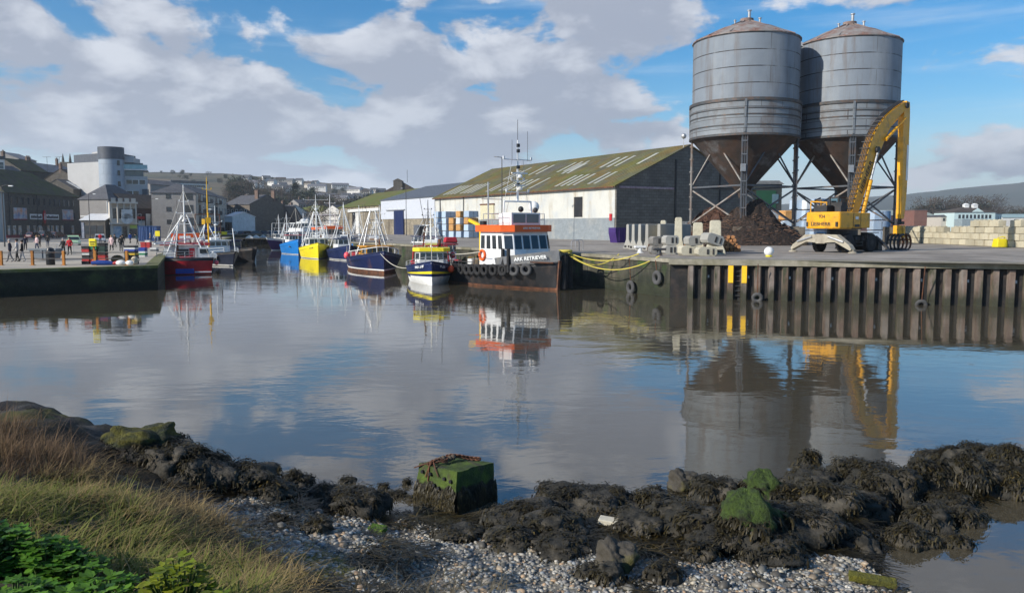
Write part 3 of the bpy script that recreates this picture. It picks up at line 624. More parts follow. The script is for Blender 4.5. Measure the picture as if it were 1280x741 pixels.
b=Bld('pale_flats','pale flats with dark windows under a green mossy roof',gp(360,300),gp(404,290),13,8.2,'hip',2.3,render_c,moss_g,base=-1); b.row('F',7,5.2,1.1,1.6,fm=dark_f); b.row('F',7,2.0,1.1,1.6,fm=dark_f)
b=Bld('white_warehouse','white stepped gable end with grey bands beside the mossy stone shed',gp(404,272),gp(428,268),16,7.6,'gable_y',2.2,render_w,slate,base=-1)
for z in (2.2,4.4,6.2): b.panel(.2,b.w-.2,z,z+.5,M['grey_paint'],'band',.08)
b=slope_house('dark slate roofed row seen over the white terrace',352,322,384,330,268,258,12,'gable_x',stone,slate,[],[(.2,1.4),(.7,1.4)])
slope_house('brown roofed house climbing the bank above the stone house',318,318,346,330,262,250,11,'gable_x',render_g,slate_b,[],[(.15,1.5)])
slope_house('long grey roof behind the four storey apartments',190,300,232,318,232,226,14,'gable_x',render_g,slate)
b=slope_house('long low white school with a strip of windows on the hill',216,640,262,660,229.5,226.5,12,'flat',render_w,slate,[('F',14,2.6,1.6,1.5)])
# ================================================================ right bank sheds
ax=Vector((-.514,.857,0)); ay=Vector((.857,.514,0))
corr=mat('weathered_white_cladding',(.60,.60,.555),rough=.7,var=.08,scale=.6,corr=.32,col2=(.36,.29,.19),amt=.63,scale2=.9,st2=(1,1,.14),col3=(.48,.50,.50),amt3=.56,scale3=.3,rnd=0)
moss_w=mat('moss_covered_sheet_roof',(.115,.118,.022),rough=.95,var=.3,scale=.5,col2=(.10,.095,.08),amt=.51,scale2=.22,st2=(1,.35,1),col3=(.15,.105,.03),amt3=.53,scale3=.35,st3=(1,.5,1),corr=.35,bump=.3,bscale=5,rnd=0)
gabl=mat('dark_brick_gable',(.135,.125,.108),rough=.9,var=.2,scale=.4,brick=(.9,.45,.03,(.085,.08,.07),(.175,.165,.145)),bump=.3,bscale=6,rnd=0)
Kc=Vector((X_at(768,118),118,0)); dL=ax; P0=Kc+ax*60.5
t=thing('warehouse','large white corrugated warehouse with moss covered roof and dark brick gable','warehouse',(P0.x,P0.y,ZR),math.atan2(-ax.y,-ax.x))   # x runs towards the corner Kc, y inland
Lw=60.5; hE=Z_at(232,118)-ZR; Wd=28.0; hR=hE+6.4
base_m=mat('grey_painted_blockwork',(.22,.25,.27),rough=.85,var=.15,brick=(.45,.225,.012,(.19,.21,.22),(.245,.275,.295)),col2=(.3,.3,.28),amt=.6,scale2=.3,rnd=0)
q=MB(); q.mm(0,Lw,0,.3,3.302,hE); q.build('cladding',corr,t)
q=MB(); q.mm(0,Lw,-.06,.3,-.5,3.3); q.build('block_wall',base_m,t)
q=MB(); q.prism([(Lw,0,-.5),(Lw,Wd,-.5),(Lw,Wd,hE),(Lw,Wd/2,hR),(Lw,0,hE)],(.35,0,0)); q.build('gable',gabl,t); q=MB(); q.prism([(0,0,-.5),(0,Wd,-.5),(0,Wd,hE),(0,Wd/2,hR),(0,0,hE)],(-.3,0,0)); q.build('gable',gabl,t)
q=MB(); q.mm(0,Lw,Wd-.3,Wd,-.5,hE); q.build('rear_wall',gabl,t)
r=MB()
sl_=6.4/(Wd/2)
for ya,yb in ((-.5,Wd/2),(Wd+.5,Wd/2)):
    za=hE-.5*sl_+.06; r.prism([(-.5,ya,za),(-.5,yb,hR+.06),(-.5,yb,hR+.2),(-.5,ya,za+.14)],(Lw+1.1,0,0))
rf=r.build('roof',moss_w,t)
sky_m=mat('roof_light_sheet',(.38,.38,.35),rough=.5,var=.15,col2=(.35,.36,.2),amt=.58,scale2=1.2)
xs=[2,3.6,5.2,6.8,9.5,11,12.6,14.1,17,18.6,20.2,21.8,25,26.6,28,30,32,35.5,37.1,38.7,43.5,45.2,46.9,48.6,52.5,54.1]
for i,x in enumerate(xs):
    y0,y1=(.8,5.0) if (i//2)%5!=4 else (6.5,10.5)
    e=MB(); e.prism([(x,y0,hE+.22+y0*sl_),(x+.75,y0,hE+.22+y0*sl_),(x+.75,y1,hE+.22+y1*sl_),(x,y1,hE+.22+y1*sl_)],(0,0,.03)); e.build('roof_light',sky_m,rf)
for x in (19,24.5,27,34,36,38,46.5,48.5,50.5,56):
    y0,y1=7.6,11.6
    e=MB(); e.prism([(x,y0,hE+.22+y0*sl_),(x+.75,y0,hE+.22+y0*sl_),(x+.75,y1,hE+.22+y1*sl_),(x,y1,hE+.22+y1*sl_)],(0,0,.03)); e.build('roof_light',sky_m,rf)
e=MB(); e.mm(Lw-10.2,Lw-8.0,-.06,-.004,3.5,6.6); e.build('broken_opening',M['black'],t)
e=MB(); e.mm(20,25,-.16,-.004,3.32,6.0); e.build('sliding_door',mat('cream_door',(.56,.52,.36),rough=.7,var=.1,corr=.4),t); e=MB(); e.mm(19.8,25.2,-.22,-.004,6.004,6.25); e.build('door_track',M['rust'],t)
for x in (2.5,13): e=MB(); e.tube([(x,-.14,hE-.1),(x,-.14,0)],.09,6); e.build('downpipe',M['grey_paint'],t)
e=MB(); e.mm(Lw+.354,Lw+.5,.5,11,hE-.35,hE-.05); e.build('faded_strip',mat('faded_lilac_board',(.28,.20,.24),rough=.8,col2=(.4,.36,.36),amt=.55,scale2=2),t)
for y in (11.2,20.5): e=MB(); e.mm(Lw+.354,Lw+.5,y,y+.25,0,hE+4.2 if y<12 else hE+3.0); e.build('downpipe',M['black'],t)
e=MB(); e.mm(Lw-1.1,Lw-.55,-.16,-.064,2.9,3.9); e.build('safety_notice',M['red'],t)
e=MB(); e.mm(-.2,Lw+.4,-.62,-.5,hE-.30,hE-.12); e.build('gutter',M['rust'],t)
t=thing('lamp_bracket','floodlight on a thin bracket at the peak of the dark gable','floodlight',(*(P0+(-ax)*(Lw+.2)+ay*(Wd/2-1)).xy,ZR+hR-1)); b=MB(); b.tube([(0,0,-1.5),(0,0,2.2)],.06,6); b.build('bracket',M['steel'],t); b=MB(); b.ball((0,-.1,2.4),.42,10); b.build('lamp',M['steel'],t)
# purple tipping skip by the gable
P=G(752,303,ZR)
# --- middle shed: dark blue-grey roof, white panels
def shed(name,label,u0,Y0,u1,Y1,vE,vR,depth,wm,rm,rpanel=None):
    P0,P1=gp(u0,Y0),gp(u1,Y1); Ym=(Y0+Y1)/2
    return Bld(name,label,P0,P1,depth,Z_at(vE,Ym)-ZR,'gable_x',Z_at(vR,Ym+depth*.45)-Z_at(vE,Ym),wm,rm,z0=ZR,over=.4)
roofg=mat('blue_grey_sheet_roof',(.085,.10,.125),rough=.5,var=.1,corr=.4,rnd=0)
stone_q=mat('lichen_stone',(.27,.235,.17),rough=.95,var=.3,scale=1.0,brick=(.6,.3,.04,(.17,.15,.115),(.36,.31,.23)),col2=(.12,.10,.075),amt=.56,scale2=.3,st2=(1,1,.4),bump=.5,bscale=6,rnd=0)
b=shed('fish_store','shed with new white upper panels, a tall blue door and a blue grey roof',477,214,551,182,248,231,26,stone_q,roofg)
b.panel(.1,b.w-.1,3.9,b.h-.1,mat('new_white_panel',(.55,.58,.64),rough=.45,var=.05,corr=.9,rnd=0),'upper_panel',.15)
b.panel(b.w*.26,b.w*.43,-.3,6.0,M['navy'],'sliding_door',.35); b.panel(b.w*.12,b.w*.45,6.05,6.3,M['steel'],'door_rail',.45)
b.panel(b.w*.6,b.w*.82,0,2.4,mat('slate_panel',(.09,.10,.12),rough=.6),'shutter',.3)
b.panel(b.w-.5,b.w-.1,0,b.h-.05,M['black'],'dark_jamb',.4)
b=shed('stone_shed','old lichen stained stone shed with bright green moss on its roof',424,252,476,216,258,240,24,stone_q,moss_g)
b.panel(b.w*.36,b.w*.52,-.2,6.2,M['black'],'doorway',.1); b.panel(b.w*.45,b.w*.52,-.2,6.0,render_w,'door',.2); b.panel(b.w*.28,b.w*.99,6.25,7.0,FW,'door_rail',.5)
for i in range(9):
    x=b.w*(.03+.105*i); b.panel(x,x+.35,0 if i<3 else 7.1,b.h-.3,mat('ivy_stain',(.06,.055,.035),rough=1,col2=(.2,.17,.12),amt=.5,scale2=1.5),'rusted_bar',.10)
# ruined gable building far behind the stone shed
p=gp(505,330); t=thing('hilltop_house','dark gabled house with stone turret rising behind the green roof','house',(p[0],p[1],ZR)); zt=Z_at(236,330)-ZR; zp=Z_at(224.5,330)-ZR
x0,x1=X_at(480,330)-p[0],X_at(524,330)-p[0]
b=MB(); b.mm(x0+2,x1-2,0,12,-1,zt-1); b.build('wall',stone,t); b=MB(); b.prism([(x0,-.4,zt-1.2),(x1,-.4,zt-1.2),(x1-8,-.4,zp-.4),(x0+6.2,-.4,zp-1.8)],(0,13,0)); b.build('roof',slate_b,t)
b=MB(); b.mm(x0+4.2,x0+7.8,-1.0,3,zt-1,zp-.6); b.prism([(x0+3.9,-1.1,zp-.6),(x0+8.1,-1.1,zp-.6),(x0+6,-1.1,zp+.4)],(0,4.2,0)); b.build('turret',stone,t)
b=MB(); b.tube([(x0+9.5,2,zp-1),(x0+9.5,2,zp+4)],.08,5); b.build('aerial',M['steel_dark'],t)
# far right: customs pavilion, brick block, low sheds
b=Bld('pavilion','pale turquoise pavilion with a pediment and two white roof cupolas',gp(1192,330),gp(1243,330),16,7.9,'hip',2.3,mat('pale_turquoise',(.50,.62,.62),rough=.8,var=.06,rnd=0),slate_b,z0=ZR)
b.row('F',9,5.4,.9,1.4,fm=dark_f); e=MB(); e.prism([(b.w*.42,-.5,7.9),(b.w*.70,-.5,7.9),(b.w*.56,-.5,9.4)],(0,.49,0)); e.build('pediment',mat('pale_turquoise',(0,0,0)),b.t)
e=MB(); e.mm(0,b.w*.6,-6,-.004,-.5,5.0); e.build('verandah',mat('grey_green_panel',(.22,.27,.29),rough=.8),b.t)
for x in (.52,.74): e=MB(); e.mm(b.w*x-.9,b.w*x+.9,6.6,8.4,9.6,10.9); e.prism([(b.w*x-1.1,6.4,10.9),(b.w*x+1.1,6.4,10.9),(b.w*x,6.4,11.6)],(0,2.2,0)); e.build('cupola',FW,b.roof)
b=Bld('annexe','low cream annexe next to the turquoise pavilion',gp(1176,336),gp(1194,336),12,6.2,'hip',1.0,render_c,slate,z0=ZR); b.row('F',4,4.4,.9,1.1,fm=dark_f)
b=Bld('turquoise_wing','far turquoise wing of the pavilion with shuttered windows',gp(1243.5,332),gp(1251,345),14,7.4,'hip',1.4,mat('pale_turquoise',(0,0,0)),slate,z0=ZR); b.row('F',3,4.9,.9,1.4,fm=dark_f)
b=Bld('brick_block','red brick block with flat roof beyond the pale block wall',gp(1142,320),gp(1158,320),12,8.4,'flat',.3,mat('red_brick',(.18,.07,.05),rough=.9,brick=(.3,.1,.012,(.15,.12,.11),(.22,.09,.065)),rnd=0),slate,z0=ZR)
b=Bld('long_shed','long pale green roofed shed beyond the excavator arm',gp(1060,360),gp(1168,372),16,7.0,'gable_x',2.4,mat('dull_red_wall',(.14,.07,.06),rough=.9),mat('pale_green_sheet',(.34,.38,.33),rough=.7),z0=ZR)
b=Bld('far_shed','low turquoise roofed shed at the foot of the hazy hill',gp(1252,380),gp(1300,380),14,6.2,'gable_x',1.6,render_w,mat('turquoise_sheet',(.30,.42,.43),rough=.7),z0=ZR)
# ================================================================ boats
def hull_shape(L,B,zs,zb,draft=.7,stern=.86,bowfull=2.3,flare=.75,rake=.07,n=22,sheer_p=2.0):
    "returns station function giving half breadth for a height fraction, plus sheer"
    def sheer(t): return zs+(zb-zs)*(max(0,(t-.30)/.70))**sheer_p - .06*math.sin(PI*min(1,t/.5))*(1 if t<.5 else 0)
    def deck(t): 
        k=stern+(1-stern)*min(1,t/.35); 
        return B/2*k*(1-max(0,(t-.42)/.58)**bowfull)
    def wl(t):
        k=(stern-.04)+(1-stern)*min(1,t/.35)
        return B/2*.93*k*(1-max(0,(t-.28)/.70)**1.7) if t<.98 else 0.0
    return sheer,deck,wl
def make_hull(t_,L,B,zs,zb,cols,draft=.7,stern=.86,bowfull=2.3,rake=.10,boot=.22,strake=None,n=24,sheer_p=2.0,bulwark=.55,deckmat=None,extra=None,name='hull',white_bow=None,wl0=.06):
    "cols=(bottom, boot stripe, topside, sheer band)"
    sheer,deck,wl=hull_shape(L,B,zs,zb,draft,stern,bowfull)
    rows=[('k',-draft),('b',-.25),('w',.0),('w',wl0),('w',boot),('m',.30),('m',.52),('m',.70),('m',.86),('m',1.0)]
    if strake: rows=[('k',-draft),('b',-.25),('w',.0),('w',wl0),('w',boot),('m',.30),('m',strake[0]),('m',strake[1]),('m',.86),('m',1.0)]
    b=MB(); vs=[];idx=[]
    for i in range(n+1):
        t=i/n; t=1-(1-t)**1.25; sh=sheer(t); col=[]
        for kind,zf in rows:
            if kind=='k': z=-draft; y=wl(t)*.18; f=-.35
            elif kind=='b': z=-.3*draft-.05; y=wl(t)*.93; f=-.1
            elif kind=='w': z=zf; f=zf/sh; y=wl(t)+(deck(t)-wl(t))*max(0,f)**.8
            else: z=boot+(sh-boot)*(zf-.15)/.85 if zf<1 else sh; f=z/sh; y=wl(t)+(deck(t)-wl(t))*max(0,f)**.8
            x=L*t+rake*L*(z-0)/max(zb,.1)*t**5 - (.0 if t>.04 else 0)
            col.append((x,max(y,.02),z))
        vs.append(col)
    R_=len(rows)
    for side in (1,-1):
        base=len(b.v); b.v.extend([(x,y*side,z) for c in vs for (x,y,z) in c])
        for i in range(n):
            for j in range(R_-1):
                a=base+i*R_+j; q=(a,a+R_,a+R_+1,a+1); b.f.append(q if side<0 else q[::-1])
                k=0 if j<3 else (1 if j<4 else 2)
                if strake and j==6: k=4
                if j==8: k=3
                if white_bow and j in (3,4) and vs[i][0][0]/L>white_bow: k=5
                b.m.append(k)
    tr=[(x,y,z) for (x,y,z) in vs[0]]; o0=len(b.v); b.v.extend(tr+[(x,-y,z) for x,y,z in tr])
    for j in range(R_-1):
        k=0 if j<3 else (1 if j<4 else 2)
        if strake and j==6: k=4
        if j==8: k=3
        b.f.append((o0+j,o0+j+1,o0+R_+j+1,o0+R_+j)); b.m.append(k)
    mats=list(cols)+([extra] if extra else [])
    while len(mats)<5: mats.append(cols[2])
    if white_bow: mats.append(M['white'])
    h=b.build(name,mats,t_,smooth=True,solid=.06,fix=False)
    d=MB(); pts=[]
    for side in (1,-1):
        rng_=range(n+1) if side>0 else range(n,-1,-1)
        for i in rng_:
            t=vs[i][-1][0]/L; pts.append((vs[i][-1][0]*.985,max(.01,(vs[i][-1][1]-.05))*side,vs[i][-1][2]-bulwark))
    m_=(n+1); fs=[(i,i+1,2*m_-2-i,2*m_-1-i) for i in range(n)]
    d.add(pts,fs); d.build('deck',deckmat or M['grey_paint'],t_)
    g=MB(); ring=[(c[-1][0],c[-1][1],c[-1][2]+.03) for c in vs]; ring2=[(x,-y,z) for x,y,z in ring[::-1]]
    g.tube(ring+ring2,.07,6,closed=True); g.build('gunwale',M['white'] if cols[3] is M['white'] else cols[3],t_,smooth=True)
    def side_pt(t,zf,s=1,out=0.0):
        sh=sheer(t); z=sh*zf; y=wl(t)+(deck(t)-wl(t))*max(0,zf)**.8; x=L*t+rake*L*z/max(zb,.1)*t**5
        return Vector((x,(y+out)*s,z))
    return h,sheer,deck,side_pt
def wheelhouse(t_,x0,x1,hw,z0,z1,wm,roofm,nf=4,ns=3,rake=.25,wh=.62,wz=None,band=.0,roof_over=.22,taper=.93,name='wheelhouse',rwin=0,split=0):
    b=MB(); vs=[]
    for z,k,dx in ((z0,1,0),(z1,taper,-rake)):
        vs+= [(x0,-hw*k,z),(x1+ (dx if z==z1 else 0)-.0-hw*.25,-hw*k,z),(x1+(dx if z==z1 else 0),-hw*.72*k,z),(x1+(dx if z==z1 else 0),hw*.72*k,z),(x1+(dx if z==z1 else 0)-hw*.25,hw*k,z),(x0,hw*k,z)]
    n=6; b.add(vs,[tuple(range(n-1,-1,-1)),tuple(range(n,2*n))]+[(i,(i+1)%n,n+(i+1)%n,n+i) for i in range(n)])
    h=b.build(name,wm,t_)
    o=roof_over; r=MB(); r.prism([(x0-o,-hw*taper-o,z1+.003),(x1-rake-hw*.25+o*.5,-hw*taper-o,z1+.003),(x1-rake+o,-hw*.7,z1+.003),(x1-rake+o,hw*.7,z1+.003),(x1-rake-hw*.25+o*.5,hw*taper+o,z1+.003),(x0-o,hw*taper+o,z1+.003)],(0,0,.14+band)); r.build('roof',roofm,t_)
    wz=wz if wz is not None else z1-wh-.18
    def P(face,s,z):   # point on a wall, s in 0..1 along it
        k=(z-z0)/(z1-z0); tp=1+(taper-1)*k; dx=-rake*k
        if face=='F': return Vector((x1+dx,-hw*.72*tp+s*2*hw*.72*tp,z))
        if face=='FR': a=Vector((x1+dx-hw*.25,-hw*tp,z)); c=Vector((x1+dx,-hw*.72*tp,z)); return a+(c-a)*s
        if face=='FL': a=Vector((x1+dx,hw*.72*tp,z)); c=Vector((x1+dx-hw*.25,hw*tp,z)); return a+(c-a)*s
        if face=='R': return Vector((x0+(x1+dx-hw*.25-x0)*s,-hw*tp,z))
        if face=='L': return Vector((x1+dx-hw*.25-(x1+dx-hw*.25-x0)*s,hw*tp,z))
        if face=='B': return Vector((x0,hw*tp-2*hw*tp*s,z))
    def win(face,s0,s1,za,zb_,m_=None):
        q=[P(face,s0,za),P(face,s1,za),P(face,s1,zb_),P(face,s0,zb_)]; nn=(q[1]-q[0]).cross(q[3]-q[0]).normalized()
        w=MB(); w.prism([p+nn*.004 for p in q],nn*.022); 
        c=sum((p for p in q),Vector())/4; w2=[c+(p-c)*1.0 for p in q]
        o_=w.build('window',m_ or GL,h); return o_
    for i in range(nf): win('F',(i+.1)/nf,(i+.9)/nf,wz,wz+wh)
    for fc in ('FR','FL'): win(fc,.12,.88,wz,wz+wh)
    for fc in ('R','L'):
        for i in range(ns): win(fc,(i+.18)/ns,(i+.82)/ns,wz,wz+wh)
    for i in range(rwin): win('B',(i+.2)/rwin,(i+.8)/rwin,wz,wz+wh)
    return h,P
def mast(t_,x,y,z0,z1,r=.07,bars=(),m=None,name='mast',radar=None,top=True):
    b=MB(); b.tube([(x,y,z0),(x,y,z0+(z1-z0)*.6),(x,y,z1)],[r,r*.75,r*.4],8)
    for z,w in bars: b.tube([(x,y-w,z),(x,y+w,z)],r*.45,6); b.box((x,y-w,z+.12),(.10,.10,.22)); b.box((x,y+w,z+.12),(.10,.10,.22))
    o=b.build(name,m or M['white'],t_,smooth=True)
    for z,w in (radar or []):
        q=MB(); q.lathe([(.22,0),(.24,.1),(.16,.24)],(x+.25,y,z),10); q.box((x+.25,y,z+.34),(.12,w,.10)); q.build('radar',M['white'],o,smooth=False)
    return o
def gantry(t_,x,hw,z0,z1,m=None,lean=.0,r=.09,apex=False,brace=True):
    b=MB(); m=m or M['white']; r*=.72
    if apex:
        for s in (-1,1):
            b.tube([(x,s*hw,z0),(x+lean,s*hw*.12,z1)],r,7); b.tube([(x+lean*2.2+1.2,s*hw*.8,z0),(x+lean,s*hw*.12,z1)],r*.8,7)
        for k in (.35,.6,.8): b.tube([(x+lean*k,-hw*(1-.88*k),z0+(z1-z0)*k),(x+lean*k,hw*(1-.88*k),z0+(z1-z0)*k)],r*.7,6)
    else:
        for s in (-1,1): b.tube([(x,s*hw,z0),(x+lean,s*hw*.9,z1)],r,7)
        b.tube([(x+lean,-hw*.9,z1),(x+lean,hw*.9,z1)],r,7)
        if brace: b.tube([(x+lean*.7,-hw*.93,z0+(z1-z0)*.7),(x+lean*.7,hw*.93,z0+(z1-z0)*.7)],r*.7,6)
    return b.build('gantry',m,t_,smooth=True)
def rigging(t_,lines,r=.02,m=None):
    b=MB()
    for p,q in lines: b.tube([p,q],r,4)
    return b.build('rigging',m or M['rope'],t_)
def rail(t_,pts,h=.9,m=None,r=.028,rows=2,name='guard_rail'):
    b=MB(); P=[Vector(p) for p in pts]
    for p in P: b.tube([p,p+Vector((0,0,h))],r,5)
    for k in range(rows):
        z=h*(1-k/rows); b.tube([p+Vector((0,0,z)) for p in P],r,5)
    return b.build(name,m or M['steel'],t_)
def bitpart(t_,name,m,fn,smooth=False):
    b=MB(); fn(b); return b.build(name,m,t_,smooth=smooth)
def buoy(loc,r,m,label,group='round buoys and fenders on the boats'):
    b=MB(); b.ball((0,0,0),r,14,sc=(1,1,1.12)); o=b.build('buoy',m,smooth=True); o.location=loc
    e=MB(); e.tube([(0,0,r*1.1),(0,.05,r*1.1+.55)],.025,5); e.torus((0,0,r*1.12),.06,.03,(0,1,0),10,5); e.build('lanyard',M['rope'],o); tag(o,label,'buoy',group); return o
def boat(name,label,u,v,hd,cat='fishing boat',rz=None):
    "v: waterline pixel at the reference point (bow or stern centre)"
    P=G(u,v,0); t=thing(name,label,cat,(P.x,P.y,0),math.atan2(hd[1],hd[0])); return t
def at_bow(name,label,u,v,hd,L,cat='fishing boat',zk=1.0):
    h=Vector((hd[0],hd[1],0)).normalized(); P=G(u,v,0)-h*L; t=thing(name,label,cat,(P.x,P.y,0),math.atan2(h.y,h.x)); t.scale.z=zk; return t
def world(t_,p): 
    R=Matrix.Rotation(t_.rotation_euler[2],3,'Z'); p=Vector(p); return R@Vector((p.x*t_.scale.x,p.y*t_.scale.y,p.z*t_.scale.z))+Vector(t_.location)
def local_frame(p,q): return p
# ---------------------------------------------------------------- 1 the workboat (tug) at the right quay
T=at_bow('workboat','orange roofed workboat with black tyre hung hull and tall white mast',697,363,(.56,-.83),12.6,'workboat')
h,sheer,deck,sp=make_hull(T,12.6,5.2,1.55,1.95,(M['rust'],M['rust'],M['black'],M['black']),stern=.95,bowfull=3.2,rake=.02,boot=.16,bulwark=.25,deckmat=M['black'])
gb=mat('grey_bulwark_plate',(.135,.14,.15),rough=.55,var=.12,col2=(.27,.25,.20),amt=.62,scale2=1.6,rnd=0)
b=MB()                                                               # tall grey spray plates round the bow
ring=[sp(t,1.0) for t in (.66,.72,.78,.84,.89,.93,.96,.985,1.0)]
hgt=[.55,.62,.68,.74,.78,.82,.85,.88,.9]
pl=[(p.x,p.y,p.z) for p in ring]; up=[(p.x-.05,max(.05,p.y*1.04),p.z+h_) for p,h_ in zip(ring,hgt)]
for s in (1,-1):
    vs=[(x,y*s,z) for x,y,z in pl+up]; n=len(pl); b.add(vs,[(i,i+1,n+i+1,n+i) for i in range(n-1)])
bp=b.build('bow_plate',gb,T,solid=.05)
wh_=mat('workboat_white',(.74,.75,.75),rough=.45,var=.05,col2=(.55,.45,.35),amt=.68,scale2=1.5,rnd=0)
wz0=1.35
H1,Pw=wheelhouse(T,5.6,9.7,2.15,wz0,4.1,wh_,M['orange'],nf=4,ns=4,rake=.55,wh=.98,wz=2.85,band=.36,roof_over=.28,taper=.95)
bitpart(T,'foremast_step',wh_,lambda b:b.mm(7.0,8.7,-1.3,1.3,4.605,5.5))
bitpart(T,'flying_bridge_window',M['glass_blue'],lambda b:(b.mm(8.702,8.72,-1.15,-.05,4.75,5.4),b.mm(8.702,8.72,.05,1.15,4.75,5.4)))
g=gantry(T,7.6,1.35,4.6,6.35,wh_,lean=.0,r=.09,brace=False)
mm_=mast(T,7.6,0,6.3,10.9,.09,((9.45,1.25),(7.9,.55),(7.05,1.0)),wh_,radar=[(8.1,1.4),(7.2,.9)])
bitpart(T,'whip_aerial',M['steel_dark'],lambda b:(b.tube([(7.6,0,10.8),(7.6,0,12.4)],.02,5),b.tube([(7.6,-.5,9.4),(7.6,-.5,10.9)],.015,5),b.tube([(7.6,.9,9.4),(7.6,.9,11.6)],.015,5)))
[bitpart(T,'mast_lamp',M['black'],lambda b:b.box((7.68,0,z),(.2,.18,.24))) for z in (10.1,10.5,8.9,7.6)]
rigging(T,[((7.6,.5,9.4),(7.6,.9,6.3)),((7.6,-.5,9.4),(7.6,-1.2,6.3)),((7.6,0,9.0),(5.6,0,4.6))],.018,M['steel'])
bitpart(T,'satellite_dome',M['white'],lambda b:(b.ball((6.9,2.0,6.0),.42,14),b.tube([(6.9,2.0,4.6),(6.9,2.0,5.7)],.05,6)),True)
rail(T,[(8.4,-1.9,4.6),(7,-1.9,4.6),(5.8,-1.9,4.6),(5.8,0,4.6),(5.8,1.9,4.6),(7,1.9,4.6),(8.4,1.9,4.6)],.85,M['steel'])
bitpart(T,'searchlight',M['black'],lambda b:(b.ball((8.9,-.6,5.75),.22,10),b.ball((8.5,1.0,5.7),.2,10),b.box((6.1,-2.1,4.75),(.5,.3,.3))))
bitpart(T,'deck_mast',M['steel'],lambda b:(b.tube([(4.9,-.9,1.3),(4.9,-.9,7.9)],.06,7),b.tube([(4.9,-1.5,6.6),(4.9,.4,6.6)],.03,5)),True)
bitpart(T,'deck_crane',M['yellow'],lambda b:(b.beam((4.6,-1.3,1.3),(4.6,-1.3,4.6),.3),b.beam((4.6,-1.3,4.5),(2.6,-1.2,5.0),.22)))
rail(T,[(5.4,-2.45,1.3),(4.2,-2.45,1.3),(3.0,-2.45,1.3),(1.8,-2.4,1.3),(.6,-2.35,1.3)],.95,M['steel_dark'],.035)
lb=MB(); lb.torus((0,0,0),.36,.09,(0,1,0),20,8); lb=lb.build('lifebuoy',M['orange'],T,smooth=True); lb.location=(6.1,-2.22,2.35)
bitpart(T,'fender_post',M['rubber'],lambda b:(b.mm(8.9,9.15,-2.35,-2.2,1.2,2.9),b.mm(9.55,9.8,-2.3,-2.15,1.2,2.9)))
bitpart(T,'stern_gear',M['net'],lambda b:(b.box((2.6,0,1.75),(1.8,2.2,.9)),b.ball((1.2,-.6,1.6),.5,10)))
bitpart(T,'deck_box',M['white'],lambda b:(b.mm(3.6,4.3,-2.0,-1.1,1.3,2.0),b.mm(4.5,5.3,.6,1.8,1.3,2.6)))
for i,tt in enumerate((.30,.37,.43,.49,.56,.64,.715,.79,.86)):
    p=sp(tt,.80,-1,.17); q=sp(tt+.02,.80,-1,.17); d=(q-p).normalized()
    o=tyre_mesh(.44,.14).build('tyre_fender',M['rubber'] if i not in (7,8) else M['rubber_grey'],T,smooth=True); o.location=p; o.rotation_euler=(0,0,math.atan2(d.y,d.x))
for k,(tt,zf) in enumerate(((.93,.55),(.93,1.05),(.975,.55),(.975,1.0))):
    p=sp(tt,zf,1,.25); o=tyre_mesh(.46,.17).build('tyre_fender',M['rubber'],T,smooth=True); o.location=p; o.rotation_euler=(0,0,rad(-75))
bitpart(T,'bow_fender',M['rubber'],lambda b:(b.tube([(12.62,.55,.1),(12.66,.55,2.4)],.24,12),b.tube([(12.3,1.25,.1),(12.34,1.25,2.5)],.24,12)),True)
bitpart(T,'stem_post',M['rust'],lambda b:(b.beam((12.62,0,-.2),(12.85,0,2.1),.14,.2),b.beam((12.62,-.4,1.95),(11.5,-1.6,2.0),.1)))
bitpart(T,'mooring_rope',M['rope_y'],lambda b:b.torus((12.3,.9,2.75),.42,.11,(0,0,1),18,6),True)
# name on the bow plate
pa=Vector((ring[2].x,-ring[2].y*1.03-.045,ring[2].z+.36)); pb_=Vector((ring[5].x,-ring[5].y*1.03-.045,ring[5].z+.44)); xd=(pb_-pa).normalized()
text_mesh('ARK RETRIEVER',.36,M['white'],T,face_M((pa+pb_)/2+xd*.45+Vector((-.02,-.12,0)),xd,(0,0,1)))
p=Pw('F',.5,4.1); text_mesh('ARK RETRIEVER',.20,M['white'],T,face_M((p.x+.30,0,4.36),(0,1,0)),sx=1.1)
# mooring lines from workboat to quay
def rope_obj(pts,label,m,r=.035,sag=.5,name='mooring_rope',n=14):
    a,c=Vector(pts[0]),Vector(pts[1]); P=[]
    for i in range(n+1):
        k=i/n; q=a+(c-a)*k; q.z-=sag*4*k*(1-k); P.append(q)
    b=MB(); b.tube(P,r,6); o=b.build(name,m,smooth=True); tag(o,label,'rope','mooring ropes'); return o
bw=world(T,(12.3,1.0,2.7))
rope_obj((bw,(8.6,54.6,ZR+.2)),'upper yellow rope from the workboat bow to the white quay bollard',M['rope_y'],.035,.55)
rope_obj((bw+Vector((.1,0,-.2)),(9.6,52.3,ZR+.15)),'lower sagging yellow rope from the workboat bow along the concrete wall',M['rope_y'],.035,1.0)
rope_obj((bw+Vector((.2,-.2,-.1)),(7.6,57.0,ZR+.1)),'short slack yellow rope looped beside the workboat bow',M['rope_y'],.045,.8)
